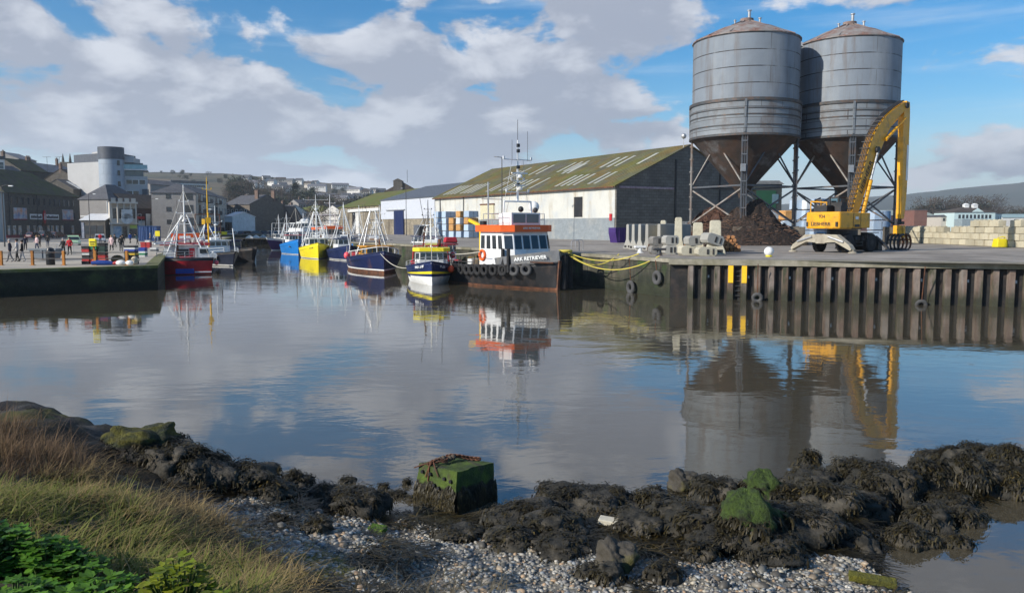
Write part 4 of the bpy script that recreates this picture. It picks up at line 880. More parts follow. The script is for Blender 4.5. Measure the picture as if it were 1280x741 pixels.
# ---------------------------------------------------------------- 2 navy and yellow boat WD 218
def fishing(label,u,v,hd,L,B,zs,zb,cols,whx,whz,wm,roofm,name='fishing_boat',**k):
    t=at_bow(name,label,u,v,hd,L,zk=k.get('zk',1.0)); kk={q:k[q] for q in k if q in('stern','bowfull','rake','boot','strake','extra','bulwark','white_bow','draft','deckmat','wl0')}
    h,sh,dk,s_=make_hull(t,L,B,zs,zb,cols,**kk)
    wh2=None
    if whx: wh2=wheelhouse(t,whx[0],whx[1],whx[2],whz[0],whz[1],wm,roofm,**k.get('wk',{}))
    return t,sh,dk,s_,wh2
t2,sh,dk,s2,w2=fishing('navy boat with a yellow stripe, pale bow and yellow wheelhouse roof',540,357,(.11,-.99),9.6,4.1,1.5,2.35,
   
   (M['white'],M['white'],M['navy'],M['navy']),(4.6,7.3,1.35),(1.2,3.25),M['white'],M['lemon'],strake=(.44,.56),extra=M['lemon'],white_bow=.55,boot=.55,bowfull=2.6,rake=.06,zk=.78,wk=dict(nf=4,ns=2,rake=.1,wh=.62,band=.2))
for s,txt,tt in ((-1,'WD 218',.84),(1,'FC21',.86)):
    p=s2(tt,.86,s,.05); q=s2(tt+.06,.86,s,.05); d=(q-p)*(1 if s<0 else -1); text_mesh(txt,.40,M['white'],t2,face_M((p+q)/2,d,(0,-.25*s,1)))
mast(t2,4.2,0,1.2,7.6,.08,((5.2,.6),),M['white'],radar=[(4.0,1.1)])
gantry(t2,.8,1.6,1.3,3.6,M['red'],r=.09); rigging(t2,[((4.2,0,7.3),(9.4,0,2.3)),((4.2,0,6.6),(.8,1.2,3.5)),((4.2,0,6.6),(.8,-1.2,3.5))])
bitpart(t2,'deck_shelter',M['red'],lambda b:b.mm(1.8,4.3,-1.3,1.3,3.0,3.18)); bitpart(t2,'pot_stack',M['net'],lambda b:[b.box((2.0+.7*(i%3),-.8+.8*(i//3),1.6+.1*(i%2)),(.6,.7,.7)) for i in range(6)])
rail(t2,[s2(tt,1,s) for s in (1,-1) for tt in ((.45,.6,.72,.84,.94) if s>0 else (.94,.84,.72,.6,.45))],.55,M['steel'])
buoy(world(t2,s2(.80,.78,1,.26)),.26,mat('orange_buoy',(.85,.10,.03),rough=.4),'orange buoy hung on the bow of the navy and yellow boat')
buoy(world(t2,(4.9,1.75,2.75)),.24,M['pink'],'pink buoy beside the yellow roofed wheelhouse')
# ---------------------------------------------------------------- 3 navy trawler with rusty quarter and orange deckhouse
mus=mat('mustard_paint',(.62,.28,.02),rough=.55,var=.2,col2=(.35,.14,.03),amt=.6)
navyr=mat('rust_streaked_navy',(.010,.018,.075),rough=.4,var=.2,col2=(.22,.10,.03),amt=.655,scale2=.5,st2=(.8,1,.15),rnd=0)
t3,sh,dk,s3,w3=fishing('navy trawler with rust streaks, red bottom and mustard wheelhouse',480,342.5,(.30,-.95),12.5,5.3,1.8,2.8,
   (M['rust'],M['white'],navyr,navyr),(6.0,8.6,1.6),(1.5,3.3),mus,mus,zk=.75,wl0=.38,boot=.55,bowfull=2.4,rake=.04,wk=dict(nf=4,ns=2,rake=.1,wh=.6))
gantry(t3,4.8,1.8,1.6,8.2,M['steel'],lean=.4,apex=True,r=.10); gantry(t3,1.0,2.0,1.8,4.6,M['steel'],r=.10)
mast(t3,7.6,0,3.4,8.0,.07,((6.4,.6),),M['white'],radar=[(4.2,1.2)])
rigging(t3,[((5.2,0,8.1),(12.3,0,2.8)),((5.2,.2,7.9),(1.0,1.8,4.5)),((5.2,-.2,7.9),(1.0,-1.8,4.5)),((5.2,0,8.0),(8,2.0,2.4)),((5.2,0,8.0),(8,-2.0,2.4))],.022)
bitpart(t3,'whaleback_rail',M['white'],lambda b:(b.tube([s3(tt,1,-1)+Vector((0,.25,.8)) for tt in (.35,.5,.65,.8,.92)]+[s3(tt,1,1)+Vector((0,-.25,.8)) for tt in (.92,.8,.65,.5,.35)],.05,6),[b.tube([s3(tt,1,s)+Vector((0,-.25*s,0)),s3(tt,1,s)+Vector((0,-.25*s,.8))],.035,5) for tt in (.35,.5,.65,.8,.92) for s in (1,-1)]))
bitpart(t3,'net_pile',M['net'],lambda b:(b.ball((3.4,0,1.9),1.1,12,sc=(1.2,1.4,.6)),b.ball((2.0,.9,1.8),.7,10,sc=(1,1,.8))),True)
bitpart(t3,'fish_boxes',M['pink'],lambda b:(b.box((.7,-1.2,2.05),(.6,.9,.5)),b.box((1.4,-.2,2.1),(.6,.9,.5))))
buoy(world(t3,s3(.34,1.15,-1,-.1)),.32,M['pink'],'pink buoy on the rail of the rust streaked navy trawler')
# ---------------------------------------------------------------- 4 two decked white cabin boat, navy hull
t4,sh,dk,s4,w4=fishing('navy hulled boat with a two storey white cabin below the blue shed door',508,330,(-.30,-.95),12.0,4.8,1.7,2.8,(M['rust'],M['white'],M['navy'],M['navy']),(3.6,8.0,1.75),(1.5,3.3),M['white'],M['white'],zk=.64,boot=.25,wk=dict(nf=4,ns=4,rake=.1,wh=.7))
wheelhouse(t4,4.2,7.4,1.6,3.46,5.0,M['white'],M['navy'],nf=4,ns=3,rake=.1,wh=.75,name='upper_wheelhouse')
mast(t4,5.4,0,5.1,12.3,.10,((9.2,.8),(10.4,.5)),M['steel_dark'],radar=[(7.0,1.3)]); rigging(t4,[((5.4,0,10.2),(1.0,1.6,1.7)),((5.4,0,10.2),(1.0,-1.6,1.7)),((5.4,0,10.2),(11.6,0,2.8)),((5.4,0,9.2),(4,1.9,3.4)),((5.4,0,9.2),(4,-1.9,3.4))],.03,M['white'])
rail(t4,[s4(tt,1,s) for s in (1,-1) for tt in ((.2,.4,.6,.75,.9) if s>0 else (.9,.75,.6,.4,.2))],.7,M['white'])
# ---------------------------------------------------------------- 5 yellow boat
t5,sh,dk,s5,w5=fishing('bright yellow fishing boat with a tall white rig and red buoy',398,324,(.27,-.96),12.0,4.9,2.0,3.3,(M['black'],M['white'],M['lemon'],M['lemon']),(5.2,8.2,1.6),(1.7,4.1),M['white'],M['white'],zk=.67,boot=.18,bowfull=2.3,rake=.06,draft=.6,wk=dict(nf=3,ns=2,rake=.1,wh=.95))
gl=MB(); 
gantry(t5,4.2,2.0,1.8,10.0,M['white'],lean=.3,apex=True,r=.10); gantry(t5,.8,1.9,1.8,6.6,M['white'],r=.11)
mast(t5,6.0,0,4.2,13.6,.09,((12.4,1.7),(10.8,.5)),M['white'],radar=[(5.0,1.2),(10.2,.8)]); rigging(t5,[((6,0,12.2),(12.4,0,3.4)),((6,0,12.2),(.8,1.7,6.4)),((6,0,12.2),(.8,-1.7,6.4)),((6,0,10.2),(7.5,2.2,2.6)),((6,0,10.2),(7.5,-2.2,2.6))],.03,M['white'])
o=tyre_mesh(.42,.14).build('tyre_fender',M['rubber'],t5,smooth=True); p=s5(.82,.75,1,.15); o.location=p; o.rotation_euler=(0,0,rad(-40))
p=s5(.86,.80,-1,.04); q=s5(.92,.80,-1,.04); text_mesh('D 28',.5,dark_f,t5,face_M((p+q)/2,q-p,(0,.25,1)))
buoy(world(t5,(8.6,2.95,.55)),.42,M['red'],'red buoy in the gap between the yellow boat and the next navy hull')
# grey quarter plating on the shaded side of the yellow boat
# ---------------------------------------------------------------- 6 blue boat
t6,sh,dk,s6,w6=fishing('bright blue fishing boat with low white cabin and red roof edge',373,318.5,(.30,-.95),12.5,5.3,2.3,3.9,(M['black'],M['white'],M['blue'],M['blue']),(5.0,8.6,1.8),(2.0,4.8),M['white'],M['red'],zk=.63,boot=.16,bowfull=2.2,rake=.08,wk=dict(nf=5,ns=2,rake=.1,wh=.85))
mast(t6,5.4,0,4.9,12.5,.08,((9.5,.6),),M['steel_dark'],radar=[(5.4,1.1)]); gantry(t6,1.0,2.0,2.0,5.4,M['steel'],r=.1); rigging(t6,[((5.4,0,12),(13,0,3.9)),((5.4,0,12),(1,1.8,5.3)),((5.4,0,12),(1,-1.8,5.3))],.03)
buoy(world(t6,s6(.80,.80,1,.45)),.55,mat('cream_fender',(.62,.55,.42),rough=.7),'cream fender between the blue boat and the yellow boat')
p=s6(.84,.62,-1,.03); bitpart(t6,'hawse_plate',M['wood'],lambda b:b.box(p,(.8,.08,.3),math.atan2(-.5,1)))
# ---------------------------------------------------------------- 7 white passenger cruiser with purple hull
t7,sh,dk,s7,w7=fishing('white passenger launch with a purple hull and high wheelhouse',340,313,(-.36,-.93),16.0,5.2,1.9,3.2,(M['white'],M['white'],M['purple'],M['white']),(3.5,11.0,2.0),(1.9,4.6),M['white'],M['white'],name='passenger_launch',zk=.74,boot=.22,bowfull=2.4,rake=.10,wk=dict(nf=3,ns=6,rake=1.3,wh=.95))
wheelhouse(t7,5.0,9.0,1.8,4.76,6.9,M['white'],M['white'],nf=4,ns=3,rake=.7,wh=1.1,name='upper_wheelhouse'); t7['category']='launch'
bitpart(t7,'radar_arch',M['white'],lambda b:(b.mm(5.4,6.6,-1.5,1.5,7.05,7.3),b.lathe([(.7,7.3),(.75,7.6),(.3,8.1)],(6.0,0,0),12),b.tube([(6,.0,8.0),(6,0,9.6)],.07,6),b.ball((6.0,1.0,7.7),.4,10)),False)
rail(t7,[s7(tt,1,s) for s in (1,-1) for tt in ((.7,.8,.9,.98) if s>0 else (.98,.9,.8,.7))],.8,M['steel'])
# ---------------------------------------------------------------- 8,9,10 boats lying behind
t8,sh,dk,s8,w8=fishing('navy fishing boat with white cabin between the yellow boat and the rusty trawler',437,326,(.30,-.95),12,4.9,1.8,2.9,(M['black'],M['white'],M['navy'],M['navy']),(5.0,7.8,1.5),(1.6,4.0),M['white'],M['navy'],zk=.70,boot=.2,wk=dict(nf=3,ns=2,rake=.1,wh=.8))
gantry(t8,3.8,1.9,1.8,9.4,M['white'],lean=.3,apex=True,r=.09); mast(t8,5.2,0,4.1,11.2,.08,((9.5,.8),),M['white'],radar=[(5,1.1)]); rigging(t8,[((5.2,0,10.8),(11.6,0,2.9)),((5.2,0,10.8),(.6,1.6,2)),((5.2,0,10.8),(.6,-1.6,2))],.03,M['white']); bitpart(t8,'blue_drum',M['blue'],lambda b:b.lathe([(.5,0),(.5,1.0)],(8.3,1.2,2.1),12))
t9,sh,dk,s9,w9=fishing('trawler with bright orange shelter deck lying behind the yellow boat',420,316,(.36,-.93),15,5.6,2.2,3.4,(M['black'],M['white'],M['navy'],M['white']),(8,11,1.9),(2.2,5.2),M['white'],M['white'],zk=.78,boot=.2,wk=dict(nf=4,ns=3,rake=.1,wh=1.0))
bitpart(t9,'shelter_deck',M['orange'],lambda b:(b.mm(2.0,8.0,-2.4,2.4,5.0,5.8),b.mm(11.1,13.0,-1.4,1.4,5.2,5.9))); gantry(t9,1.5,2.2,2.2,8.5,M['white'],r=.12); mast(t9,9,0,5.4,13,.1,((11,.9),),M['white'],radar=[(6.6,1.4)])
t10,sh,dk,s10,w10=fishing('small white motor cruiser moored beyond the blue boat',384,308,(.3,-.95),9.5,3.4,1.2,1.8,(M['navy'],M['white'],M['white'],M['white']),(2.6,6.4,1.3),(1.2,3.2),M['white'],M['white'],name='motor_cruiser',boot=.2,wk=dict(nf=3,ns=2,rake=.9,wh=.7)); t10['category']='motor cruiser'
bitpart(t10,'flybridge',M['white'],lambda b:(b.mm(2.8,5.0,-1.1,1.1,3.36,4.2),b.tube([(3.0,-1.0,4.2),(3.0,-1.0,5.4)],.06,6),b.tube([(3.0,1.0,4.2),(3.0,1.0,5.4)],.06,6),b.mm(2.8,3.2,-1.1,1.1,5.4,5.55)))
t11,sh,dk,s11,w11=fishing('white wheelhouse boat moored behind the yellow roofed boat against the quay',570,347,(.4,-.92),9,3.6,1.5,2.0,(M['rust'],M['white'],M['red'],M['red']),(3.6,6.2,1.2),(1.3,3.6),M['white'],M['red'],zk=.78,boot=.2,wk=dict(nf=3,ns=2,rake=.1,wh=.6)); gantry(t11,.8,1.5,1.4,4.2,M['steel'],r=.08); mast(t11,3.4,0,3.7,8.2,.07,((6.2,.6),),M['white'],radar=[(4.1,1)])
# ---------------------------------------------------------------- left bank boats
redh=mat('deep_red_hull',(.56,.020,.030),rough=.4,var=.15,col2=(.38,.018,.025),amt=.55,scale2=.5,rnd=0)
P=G(232,343.5,0); hd=Vector((-.36,.93,0)); tr=thing('trawler','broad red trawler seen from astern with a blue transom panel and white rig','fishing boat',P,math.atan2(hd.y,hd.x)); tr.scale.z=.80
h,sh,dk,sr=make_hull(tr,13.5,4.95,1.9,2.9,(M['black'],redh,redh,M['black']),stern=1.0,boot=.12,bowfull=2.6,bulwark=.45,draft=.8)
wheelhouse(tr,3.2,7.2,2.05,1.4,3.35,M['white'],M['red'],nf=4,ns=3,rake=.1,wh=.7,rwin=0,band=.12,roof_over=.35)
bitpart(tr,'transom_panel',M['royal'],lambda b:b.mm(-.09,-.03,-.75,.85,.14,.72)); bitpart(tr,'rubbing_strip',M['white'],lambda b:b.mm(-.11,-.03,-2.3,-.80,.24,.38))
bitpart(tr,'cabin_door',M['red'],lambda b:(b.mm(3.15,3.197,-.85,-.35,1.4,3.0))); bitpart(tr,'dark_doorway',M['black'],lambda b:(b.mm(3.16,3.197,-.3,.9,1.4,2.9)))
bitpart(tr,'fish_bin',M['blue'],lambda b:b.mm(.6,1.5,1.0,2.0,1.35,2.05)); bitpart(tr,'winch',M['red'],lambda b:(b.lathe([(.4,-.5),(.4,.5)],(1.6,0,1.7),12,0,Matrix.Rotation(PI/2,3,'X')),b.box((1.6,0,1.4),(.8,1.2,.3))),False)
rail(tr,[(.05,y,1.75) for y in (2.4,1.6,.8,0,-.8)],.95,M['steel'],.035,3,'stern_rail')
bitpart(tr,'side_cabin',M['white'],lambda b:(b.mm(1.2,3.1,-2.2,-1.15,1.4,3.1))); bitpart(tr,'side_cabin_window',GL,lambda b:b.mm(1.15,1.197,-2.05,-1.3,2.45,2.95))
bitpart(tr,'hydraulic_hauler',M['white'],lambda b:(b.tube([(.7,-2.3,1.8),(.7,-2.5,2.6)],.12,8),b.lathe([(.35,-.1),(.35,.1)],(.5,-2.5,2.2),14,0,Matrix.Rotation(PI/2,3,'Y'))),False)
gantry(tr,2.6,1.9,1.5,7.0,M['white'],lean=.5,apex=True,r=.085); mast(tr,3.4,0,3.5,10.6,.09,((7.2,.7),(8.6,.4)),M['white'],radar=[(6.2,1.0)])
bitpart(tr,'derrick',M['white'],lambda b:(b.tube([(3.0,2.0,3.4),(2.6,.1,6.9)],.07,7),b.tube([(3.0,.6,3.5),(1.2,2.6,3.6)],.09,7),b.tube([(.2,2.7,3.7),(3,-.4,4.0)],.06,6)),True)
bitpart(tr,'satellite_dome',M['white'],lambda b:b.ball((4.2,-1.5,3.95),.33,12),True); bitpart(tr,'life_raft',M['orange'],lambda b:(b.lathe([(.33,-.6),(.38,0),(.33,.6)],(4.6,.5,4.1),12,0,Matrix.Rotation(PI/2,3,'X')),b.box((5.4,0,4.5),(.5,2.6,.5))),True)
rigging(tr,[((3.1,0,10.2),(13.4,0,3.0)),((3.4,0,10.0),(.3,2.2,1.8)),((3.4,0,10.0),(.3,-2.2,1.8)),((3.1,0,7.0),(.4,1.4,2.7))],.018)
for k,(dy,z) in enumerate(((2.75,.75),(2.75,.25))): buoy(world(tr,(-.05,dy,z+.05)),.24,mat('orange_buoy',(0,0,0)),('upper' if k==0 else 'lower')+' orange buoy squeezed between the red trawler and the quay')
buoy(world(tr,(.2,-2.75,1.35)),.20,M['pink'],'pink buoy at the outer corner of the red transom')
bitpart(tr,'pole',M['yellow'],lambda b:(b.tube([(7.6,-2.2,2.0),(7.6,-2.2,7.4)],.07,6),b.box((7.6,-2.2,6.4),(.15,.5,.7))))
# navy and white boat behind it
t12,sh,dk,s12,w12=fishing('navy boat with tyres on its bow and a white cabin beyond the red trawler',291,333,(.62,-.78),10.5,4.3,1.7,2.3,(M['black'],M['white'],mat('slate_blue_hull',(.022,.03,.055),rough=.45),M['black']),(3.4,6.0,1.5),(1.4,3.9),M['white'],M['white'],zk=.72,boot=.26,wk=dict(nf=3,ns=2,rake=.1,wh=.6))
gantry(t12,1.6,1.7,1.6,6.6,M['white'],r=.08,apex=True,lean=.3); mast(t12,5.0,0,4.0,9.6,.08,((7.0,.8),),M['white'],radar=[(4.6,1.1),(6.4,.7)]); rail(t12,[s12(tt,1,s) for s in (1,-1) for tt in ((.1,.3,.5,.7,.9) if s>0 else (.9,.7,.5,.3,.1))],.8,M['white'],.04)
[bitpart(t12,'pole',M['white'],lambda b:b.tube(q,.065,6)) for q in ([(1.0,-1.9,1.7),(2.6,-1.8,4.2)],[(7.0,1.6,1.9),(6.0,1.7,5.9)],[(6.4,-1.6,1.9),(6.2,-1.7,5.0)])]
for tt in (.70,.80): o=tyre_mesh(.42,.15).build('tyre_fender',M['rubber'],t12,smooth=True); p=s12(tt,.68,-1,.15); q=s12(tt+.03,.68,-1,.15); o.location=p; o.rotation_euler=(0,0,math.atan2((q-p).y,(q-p).x))
t13,sh,dk,s13,w13=fishing('small dark open boat with a yellow topped post near the river bend',318,327,(.72,-.69),8,3.2,1.3,1.8,(M['black'],M['black'],M['black'],M['steel_dark']),(1.6,3.2,1.0),(1.0,2.6),M['navy'],M['navy'],name='work_punt',boot=.1,wk=dict(nf=2,ns=1,rake=.1,wh=.5)); t13['category']='boat'
bitpart(t13,'post',M['lemon'],lambda b:(b.tube([(1.4,-1.2,1.0),(1.4,-1.2,3.4)],.12,6),b.box((1.4,-1.2,3.6),(.6,1.6,.4))))
# brown nets pile / rusty trawler behind red boat
t14,sh,dk,s14,w14=fishing('brown and rust coloured trawler tucked behind the red trawler by the quay',262,331,(.36,-.93),9,3.6,1.6,2.0,(M['rust'],M['rust'],mat('brown_hull',(.10,.05,.025),rough=.7),M['rust']),(3,5.5,1.4),(1.6,3.6),mat('ochre_cabin',(.32,.18,.06),rough=.7),M['rust'],boot=.2,wk=dict(nf=3,ns=2,rake=.1,wh=.6)); mast(t14,4,0,3.7,10.5,.08,((9,.5),),M['yellow']); gantry(t14,1.2,1.6,1.7,6,M['rust'],r=.08)
for lab,u,v,hd,cols_,wm_,z_ in (('white hulled boat wedged between the navy cabin boat and the rusty trawler',458,321,(.35,-.94),(M['black'],M['black'],M['white'],M['white']),M['white'],.62),('rust red boat half hidden behind the blue boat',360,308.5,(.3,-.95),(M['black'],M['white'],M['red'],M['red']),M['white'],.62),('grey hulled boat with a tall rig in the gap behind the two storey cabin boat',488,322,(.4,-.9),(M['rust'],M['white'],M['grey_paint'],M['grey_paint']),M['white'],.62),('green hulled boat farthest up the channel beside the white launch',351,305,(.35,-.94),(M['black'],M['white'],M['green'],M['white']),M['white'],.62)):
    t_,a_,b_,c_,d_=fishing(lab,u,v,hd,10.5,4.2,1.7,2.7,cols_,(3.8,6.6,1.4),(1.5,3.9),wm_,M['navy'] if u>450 else M['white'],zk=z_,boot=.2,wk=dict(nf=3,ns=2,rake=.1,wh=.8))
    gantry(t_,2.6,1.7,1.6,8.6,M['white'],lean=.3,apex=u%2<1,r=.09); mast(t_,4.6,0,3.9,12.5,.08,((10.2,.8),),M['white'],radar=[(5,1.1)]); rigging(t_,[((4.6,0,11.8),(10,0,2.8)),((4.6,0,11.8),(.6,1.5,1.8)),((4.6,0,11.8),(.6,-1.5,1.8))],.03,M['white'])
def clutter(t,x0,x1,z,seed,hw=1.2):
    r=random.Random(seed)
    for k in range(3):
        x=r.uniform(x0,x1); y=r.uniform(-hw,hw); m_=r.choice([M['net'],M['net'],mat('orange_net',(.45,.10,.03),rough=1,bump=.5,bscale=14),mat('blue_net',(.012,.05,.25),rough=.9,bump=.4,bscale=15)]); bitpart(t,'net_heap',m_,lambda b:b.ball((x,y,z+.25),r.uniform(.4,.65),10,sc=(1.3,1,.7)),True)
    for k in range(3):
        x=r.uniform(x0,x1); y=r.uniform(-hw,hw); bitpart(t,'fish_box',r.choice([M['white'],M['royal'],M['orange'],M['grey_paint']]),lambda b:b.box((x,y,z+.3),(.7,.45,.5),r.uniform(0,3)))
    for k in range(2):
        x=r.uniform(x0,x1+3); y=r.choice((-hw,hw))*r.uniform(.6,1); h_=r.uniform(2.5,6.5); bitpart(t,'derrick',r.choice([M['white'],M['steel'],M['rust']]),lambda b:b.tube([(x,y,z),(x+r.uniform(-1.2,1.2),y*.5,z+h_)],.055,6),True)
    bitpart(t,'exhaust_pipe',M['rust'],lambda b:b.tube([(x1+.4,hw*.6,z),(x1+.4,hw*.6,z+3.2)],.11,8),True)
    for k in range(2): x=r.uniform(x0+2,x1+4); bitpart(t,'whip_aerial',M['steel_dark'],lambda b:b.tube([(x,r.uniform(-1,1),z+2),(x,r.uniform(-1,1),z+7.5)],.02,4))
    bitpart(t,'life_raft',M['white'],lambda b:b.tube([(x1+1.5,-.5,z+2.9),(x1+1.5,.5,z+2.9)],.28,10),True)
for k_,(t_,x0,x1,z) in enumerate(((t2,.8,3.6,1.2),(t3,1,4.5,1.5),(t4,.6,3.0,1.5),(t5,1,4,1.7),(t6,1,4.2,2.0),(t8,.6,4,1.6),(t9,1,6,2.1),(tr,.8,2.6,1.3),(t12,.5,3,1.3))): clutter(t_,x0,x1,z,40+k_)
# covered dinghies under the bridge wall
dl=['white covered dinghy first in the row before the bridge wall','white covered dinghy beside the navy launch at the bridge wall','grey white covered dinghy in the middle of the row by the bridge','blue covered dinghy last in the row by the bridge wall']
cov=[M['white'],M['white'],mat('grey_cover',(.5,.5,.5),rough=.8),mat('blue_cover',(.05,.12,.22),rough=.8)]
for i,(u,v) in enumerate(((311,304.5),(319,304),(328,303.5),(337,303))):
    t=at_bow('dinghy',dl[i],u,v,(.2,-.98),5.0,'dinghy'); t['group']='covered dinghies by the bridge'; make_hull(t,5,2.1,.7,1.0,(M['navy'],M['navy'],M['navy'],M['white']),boot=.1,bulwark=.2,n=12,draft=.3)
    bitpart(t,'cover',cov[i],lambda b:b.prism([(x,1.0*k,z) for x,k,z in ((.2,-1,.85),(.2,-.9,1.5),(.2,0,2.1),(.2,.9,1.5),(.2,1,.85))],(3.6,0,.1)),True)
# mooring line of the rusty trawler
rope_obj((world(t3,s3(.97,.95,-1)),world(t2,s2(.3,.9,-1))),'thin pale line slanting from the trawler bow to the yellow striped boat',M['rope'],.03,.4)
rope_obj((world(t2,(4.6,1.2,2.9)),G(600,318,ZR)+Vector((0,0,.2))),'pale rope from the yellow roofed boat up to the quay edge',M['rope'],.035,.1)
# ================================================================ right quay: silos, excavator, barriers, logs, blocks
# ---------------------------------------------------------------- silos
silo_m=mat('silo_galvanised',(.18,.21,.245),rough=.68,metal=.08,var=.12,scale=.25,brick=(9.5,1.75,.06,(.035,.036,.04),(.20,.23,.265)),col2=(.13,.105,.09),amt=.62,scale2=.9,st2=(1,1,.10),col3=(.24,.265,.29),amt3=.60,scale3=.22,st3=(1,1,.2),rnd=.04)
skirt_m=mat('silo_skirt',(.17,.19,.21),rough=.65,metal=.08,var=.15,scale=.6,col2=(.11,.075,.055),amt=.60,scale2=.5,st2=(1,1,.45),brick=(3.0,1.15,.03,(.05,.05,.05),(.21,.23,.25)),rnd=.04)
cone_m=mat('silo_hopper',(.055,.046,.042),rough=.8,metal=.1,var=.3,scale=.6,col2=(.085,.045,.028),amt=.55,scale2=.5,st2=(1,1,.4),col3=(.16,.16,.165),amt3=.63,scale3=.35,rnd=.04)
top_m=mat('silo_rusty_roof',(.24,.22,.205),rough=.75,metal=.1,var=.25,col2=(.19,.085,.058),amt=.54,scale2=.7,col3=(.34,.33,.32),amt3=.62,scale3=.9,rnd=.04)
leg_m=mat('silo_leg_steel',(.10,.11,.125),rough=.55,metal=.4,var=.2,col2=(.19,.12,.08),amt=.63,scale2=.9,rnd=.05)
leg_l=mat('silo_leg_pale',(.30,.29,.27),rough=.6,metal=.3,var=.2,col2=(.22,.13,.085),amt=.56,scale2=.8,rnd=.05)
pad_m=mat('silo_plinth',(.16,.14,.11),rough=.95,var=.3,col2=(.085,.07,.055),amt=.5,scale2=.9,bump=.4,bscale=6,rnd=.05)
def silo(label,u,Y,R_):
    t=thing('silo',label,'silo',(X_at(u,Y),Y,ZR),group='twin grain silos')
    zE,zRg,zS,zT,zA=25.3-ZR,18.2-ZR,14.4-ZR,8.3-ZR,28.0-ZR; r2=R_*1.03
    b=MB(); b.lathe([(R_,zRg+.1),(R_,zE)],(0,0,0),56); b.build('tank',silo_m,t,smooth=True)
    b=MB(); b.lathe([(r2,zS),(r2,zRg)],(0,0,0),56); b.build('skirt',skirt_m,t,smooth=True)
    b=MB()
    for z,w in ((zRg,.16),(zS+.08,.12),(zS+1.1,.06),(zS+2.2,.06),(zRg-.95,.06)): b.lathe([(r2+.02,z-w),(r2+.02+w*.8,z-w),(r2+.02+w*.8,z+w),(r2+.02,z+w)],(0,0,0),56)
    b.build('ring_beam',M['steel_dark'],t,smooth=True)
    b=MB(); b.lathe([(.55,zT),(R_*.99,zS-.02)],(0,0,0),40); b.lathe([(.45,zT-.5),(.6,zT+.25)],(0,0,0),14); b.build('hopper',cone_m,t,smooth=True)
    b=MB(); b.lathe([(R_+.14,zE+.002),(R_+.14,zE+.1),(R_*.55,zE+1.45),(.75,zA-.4),(.75,zA),(.05,zA+.1)],(0,0,0),28); rf=b.build('roof',top_m,t)
    b=MB()
    for i in range(14):
        a=2*PI*i/14+.1; b.beam((R_*math.cos(a),R_*math.sin(a),zE+.18),(.8*math.cos(a),.8*math.sin(a),zA-.33),.07,.12)
    b.build('roof_rib',top_m,rf)
    for (x,y,h,r) in ((.2,-.3,1.1,.16),(1.2,-1.0,.8,.12),(-1.5,-.6,.6,.1),(2.4,.2,.5,.1)):
        z=zA-.1-(abs(x)+abs(y))*.42; b=MB(); b.lathe([(r,0),(r,h),(r*1.6,h+.02),(r*1.6,h+.12)],(x,y,z),9); b.build('vent_pipe',M['steel'],rf)
    legs=[]
    for i,ad in enumerate((165,255,345,75)):
        a=rad(ad); x,y=(R_-.05)*math.cos(a),(R_-.05)*math.sin(a); legs.append((x,y))
        lg=MB(); c,s_=math.cos(a),math.sin(a)
        for k in (-.24,.24): lg.beam((x-s_*k,y+c*k,2.0),(x-s_*k,y+c*k,zS+.3),.14,.34)
        lg.beam((x,y,2.0),(x,y,zS+.3),.09,.36)
        for q in range(7): z=2.6+q*1.45; lg.box((x,y,z),(.62,.44,.14),a+PI/2)
        lg.box((x,y,2.03),(.9,.9,.1),a)
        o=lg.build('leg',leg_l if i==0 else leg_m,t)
        st=MB(); st.beam((x*1.03,y*1.03,zS+.3),(x*1.045,y*1.045,zRg),.22,.3); st.build('stiffener',skirt_m,o)
        p=MB(); p.box((x,y,.9),(2.1,2.1,2.2),a); p.build('plinth',pad_m,t,bevel=.05)
    zb=9.0-ZR
    for i in range(4):
        (xa,ya),(xb,yb)=legs[i],legs[(i+1)%4]
        for (p,q,w) in (((xa,ya,zb),(xb,yb,zb),.18),((xa,ya,2.3),(xb,yb,zb-.2),.15),((xb,yb,2.3),(xa,ya,zb-.2),.15),((xa,ya,zb),((xa+xb)/2,(ya+yb)/2,zS-.4),.13),((xb,yb,zb),((xa+xb)/2,(ya+yb)/2,zS-.4),.13)):
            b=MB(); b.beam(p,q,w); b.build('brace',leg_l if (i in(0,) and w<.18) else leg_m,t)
    b=MB()
    b.box((legs[1][0]-.2,legs[1][1]-.35,8.4),(.5,.3,.8)); b.build('control_box',M['steel'],t)
    return t,legs,zS,zE
s1,lg1,zS_,zE_=silo('grey steel silo nearer the warehouse, with a lamp box on its front leg',927,94,5.9)
s2,lg2,_,_=silo('grey steel silo behind the yellow excavator boom, streaked by shadow',1053,95.5,5.65)
b=MB(); b.beam((5.2,1.2,zE_+.9),(7.0,.9,zE_-.1),.5,.4); b.build('transfer_spout',M['steel'],s1)
b=MB(); x,y=lg2[2]; b.tube([(x+.5,y-.1,3),(x+.5,y-.1,zS_-1)],.05,6)
for i in range(6): b.box((x+.55,y-.1,4+i*1.3),(.7,.3,.08))
b.build('cable_ladder',M['steel_dark'],s2)
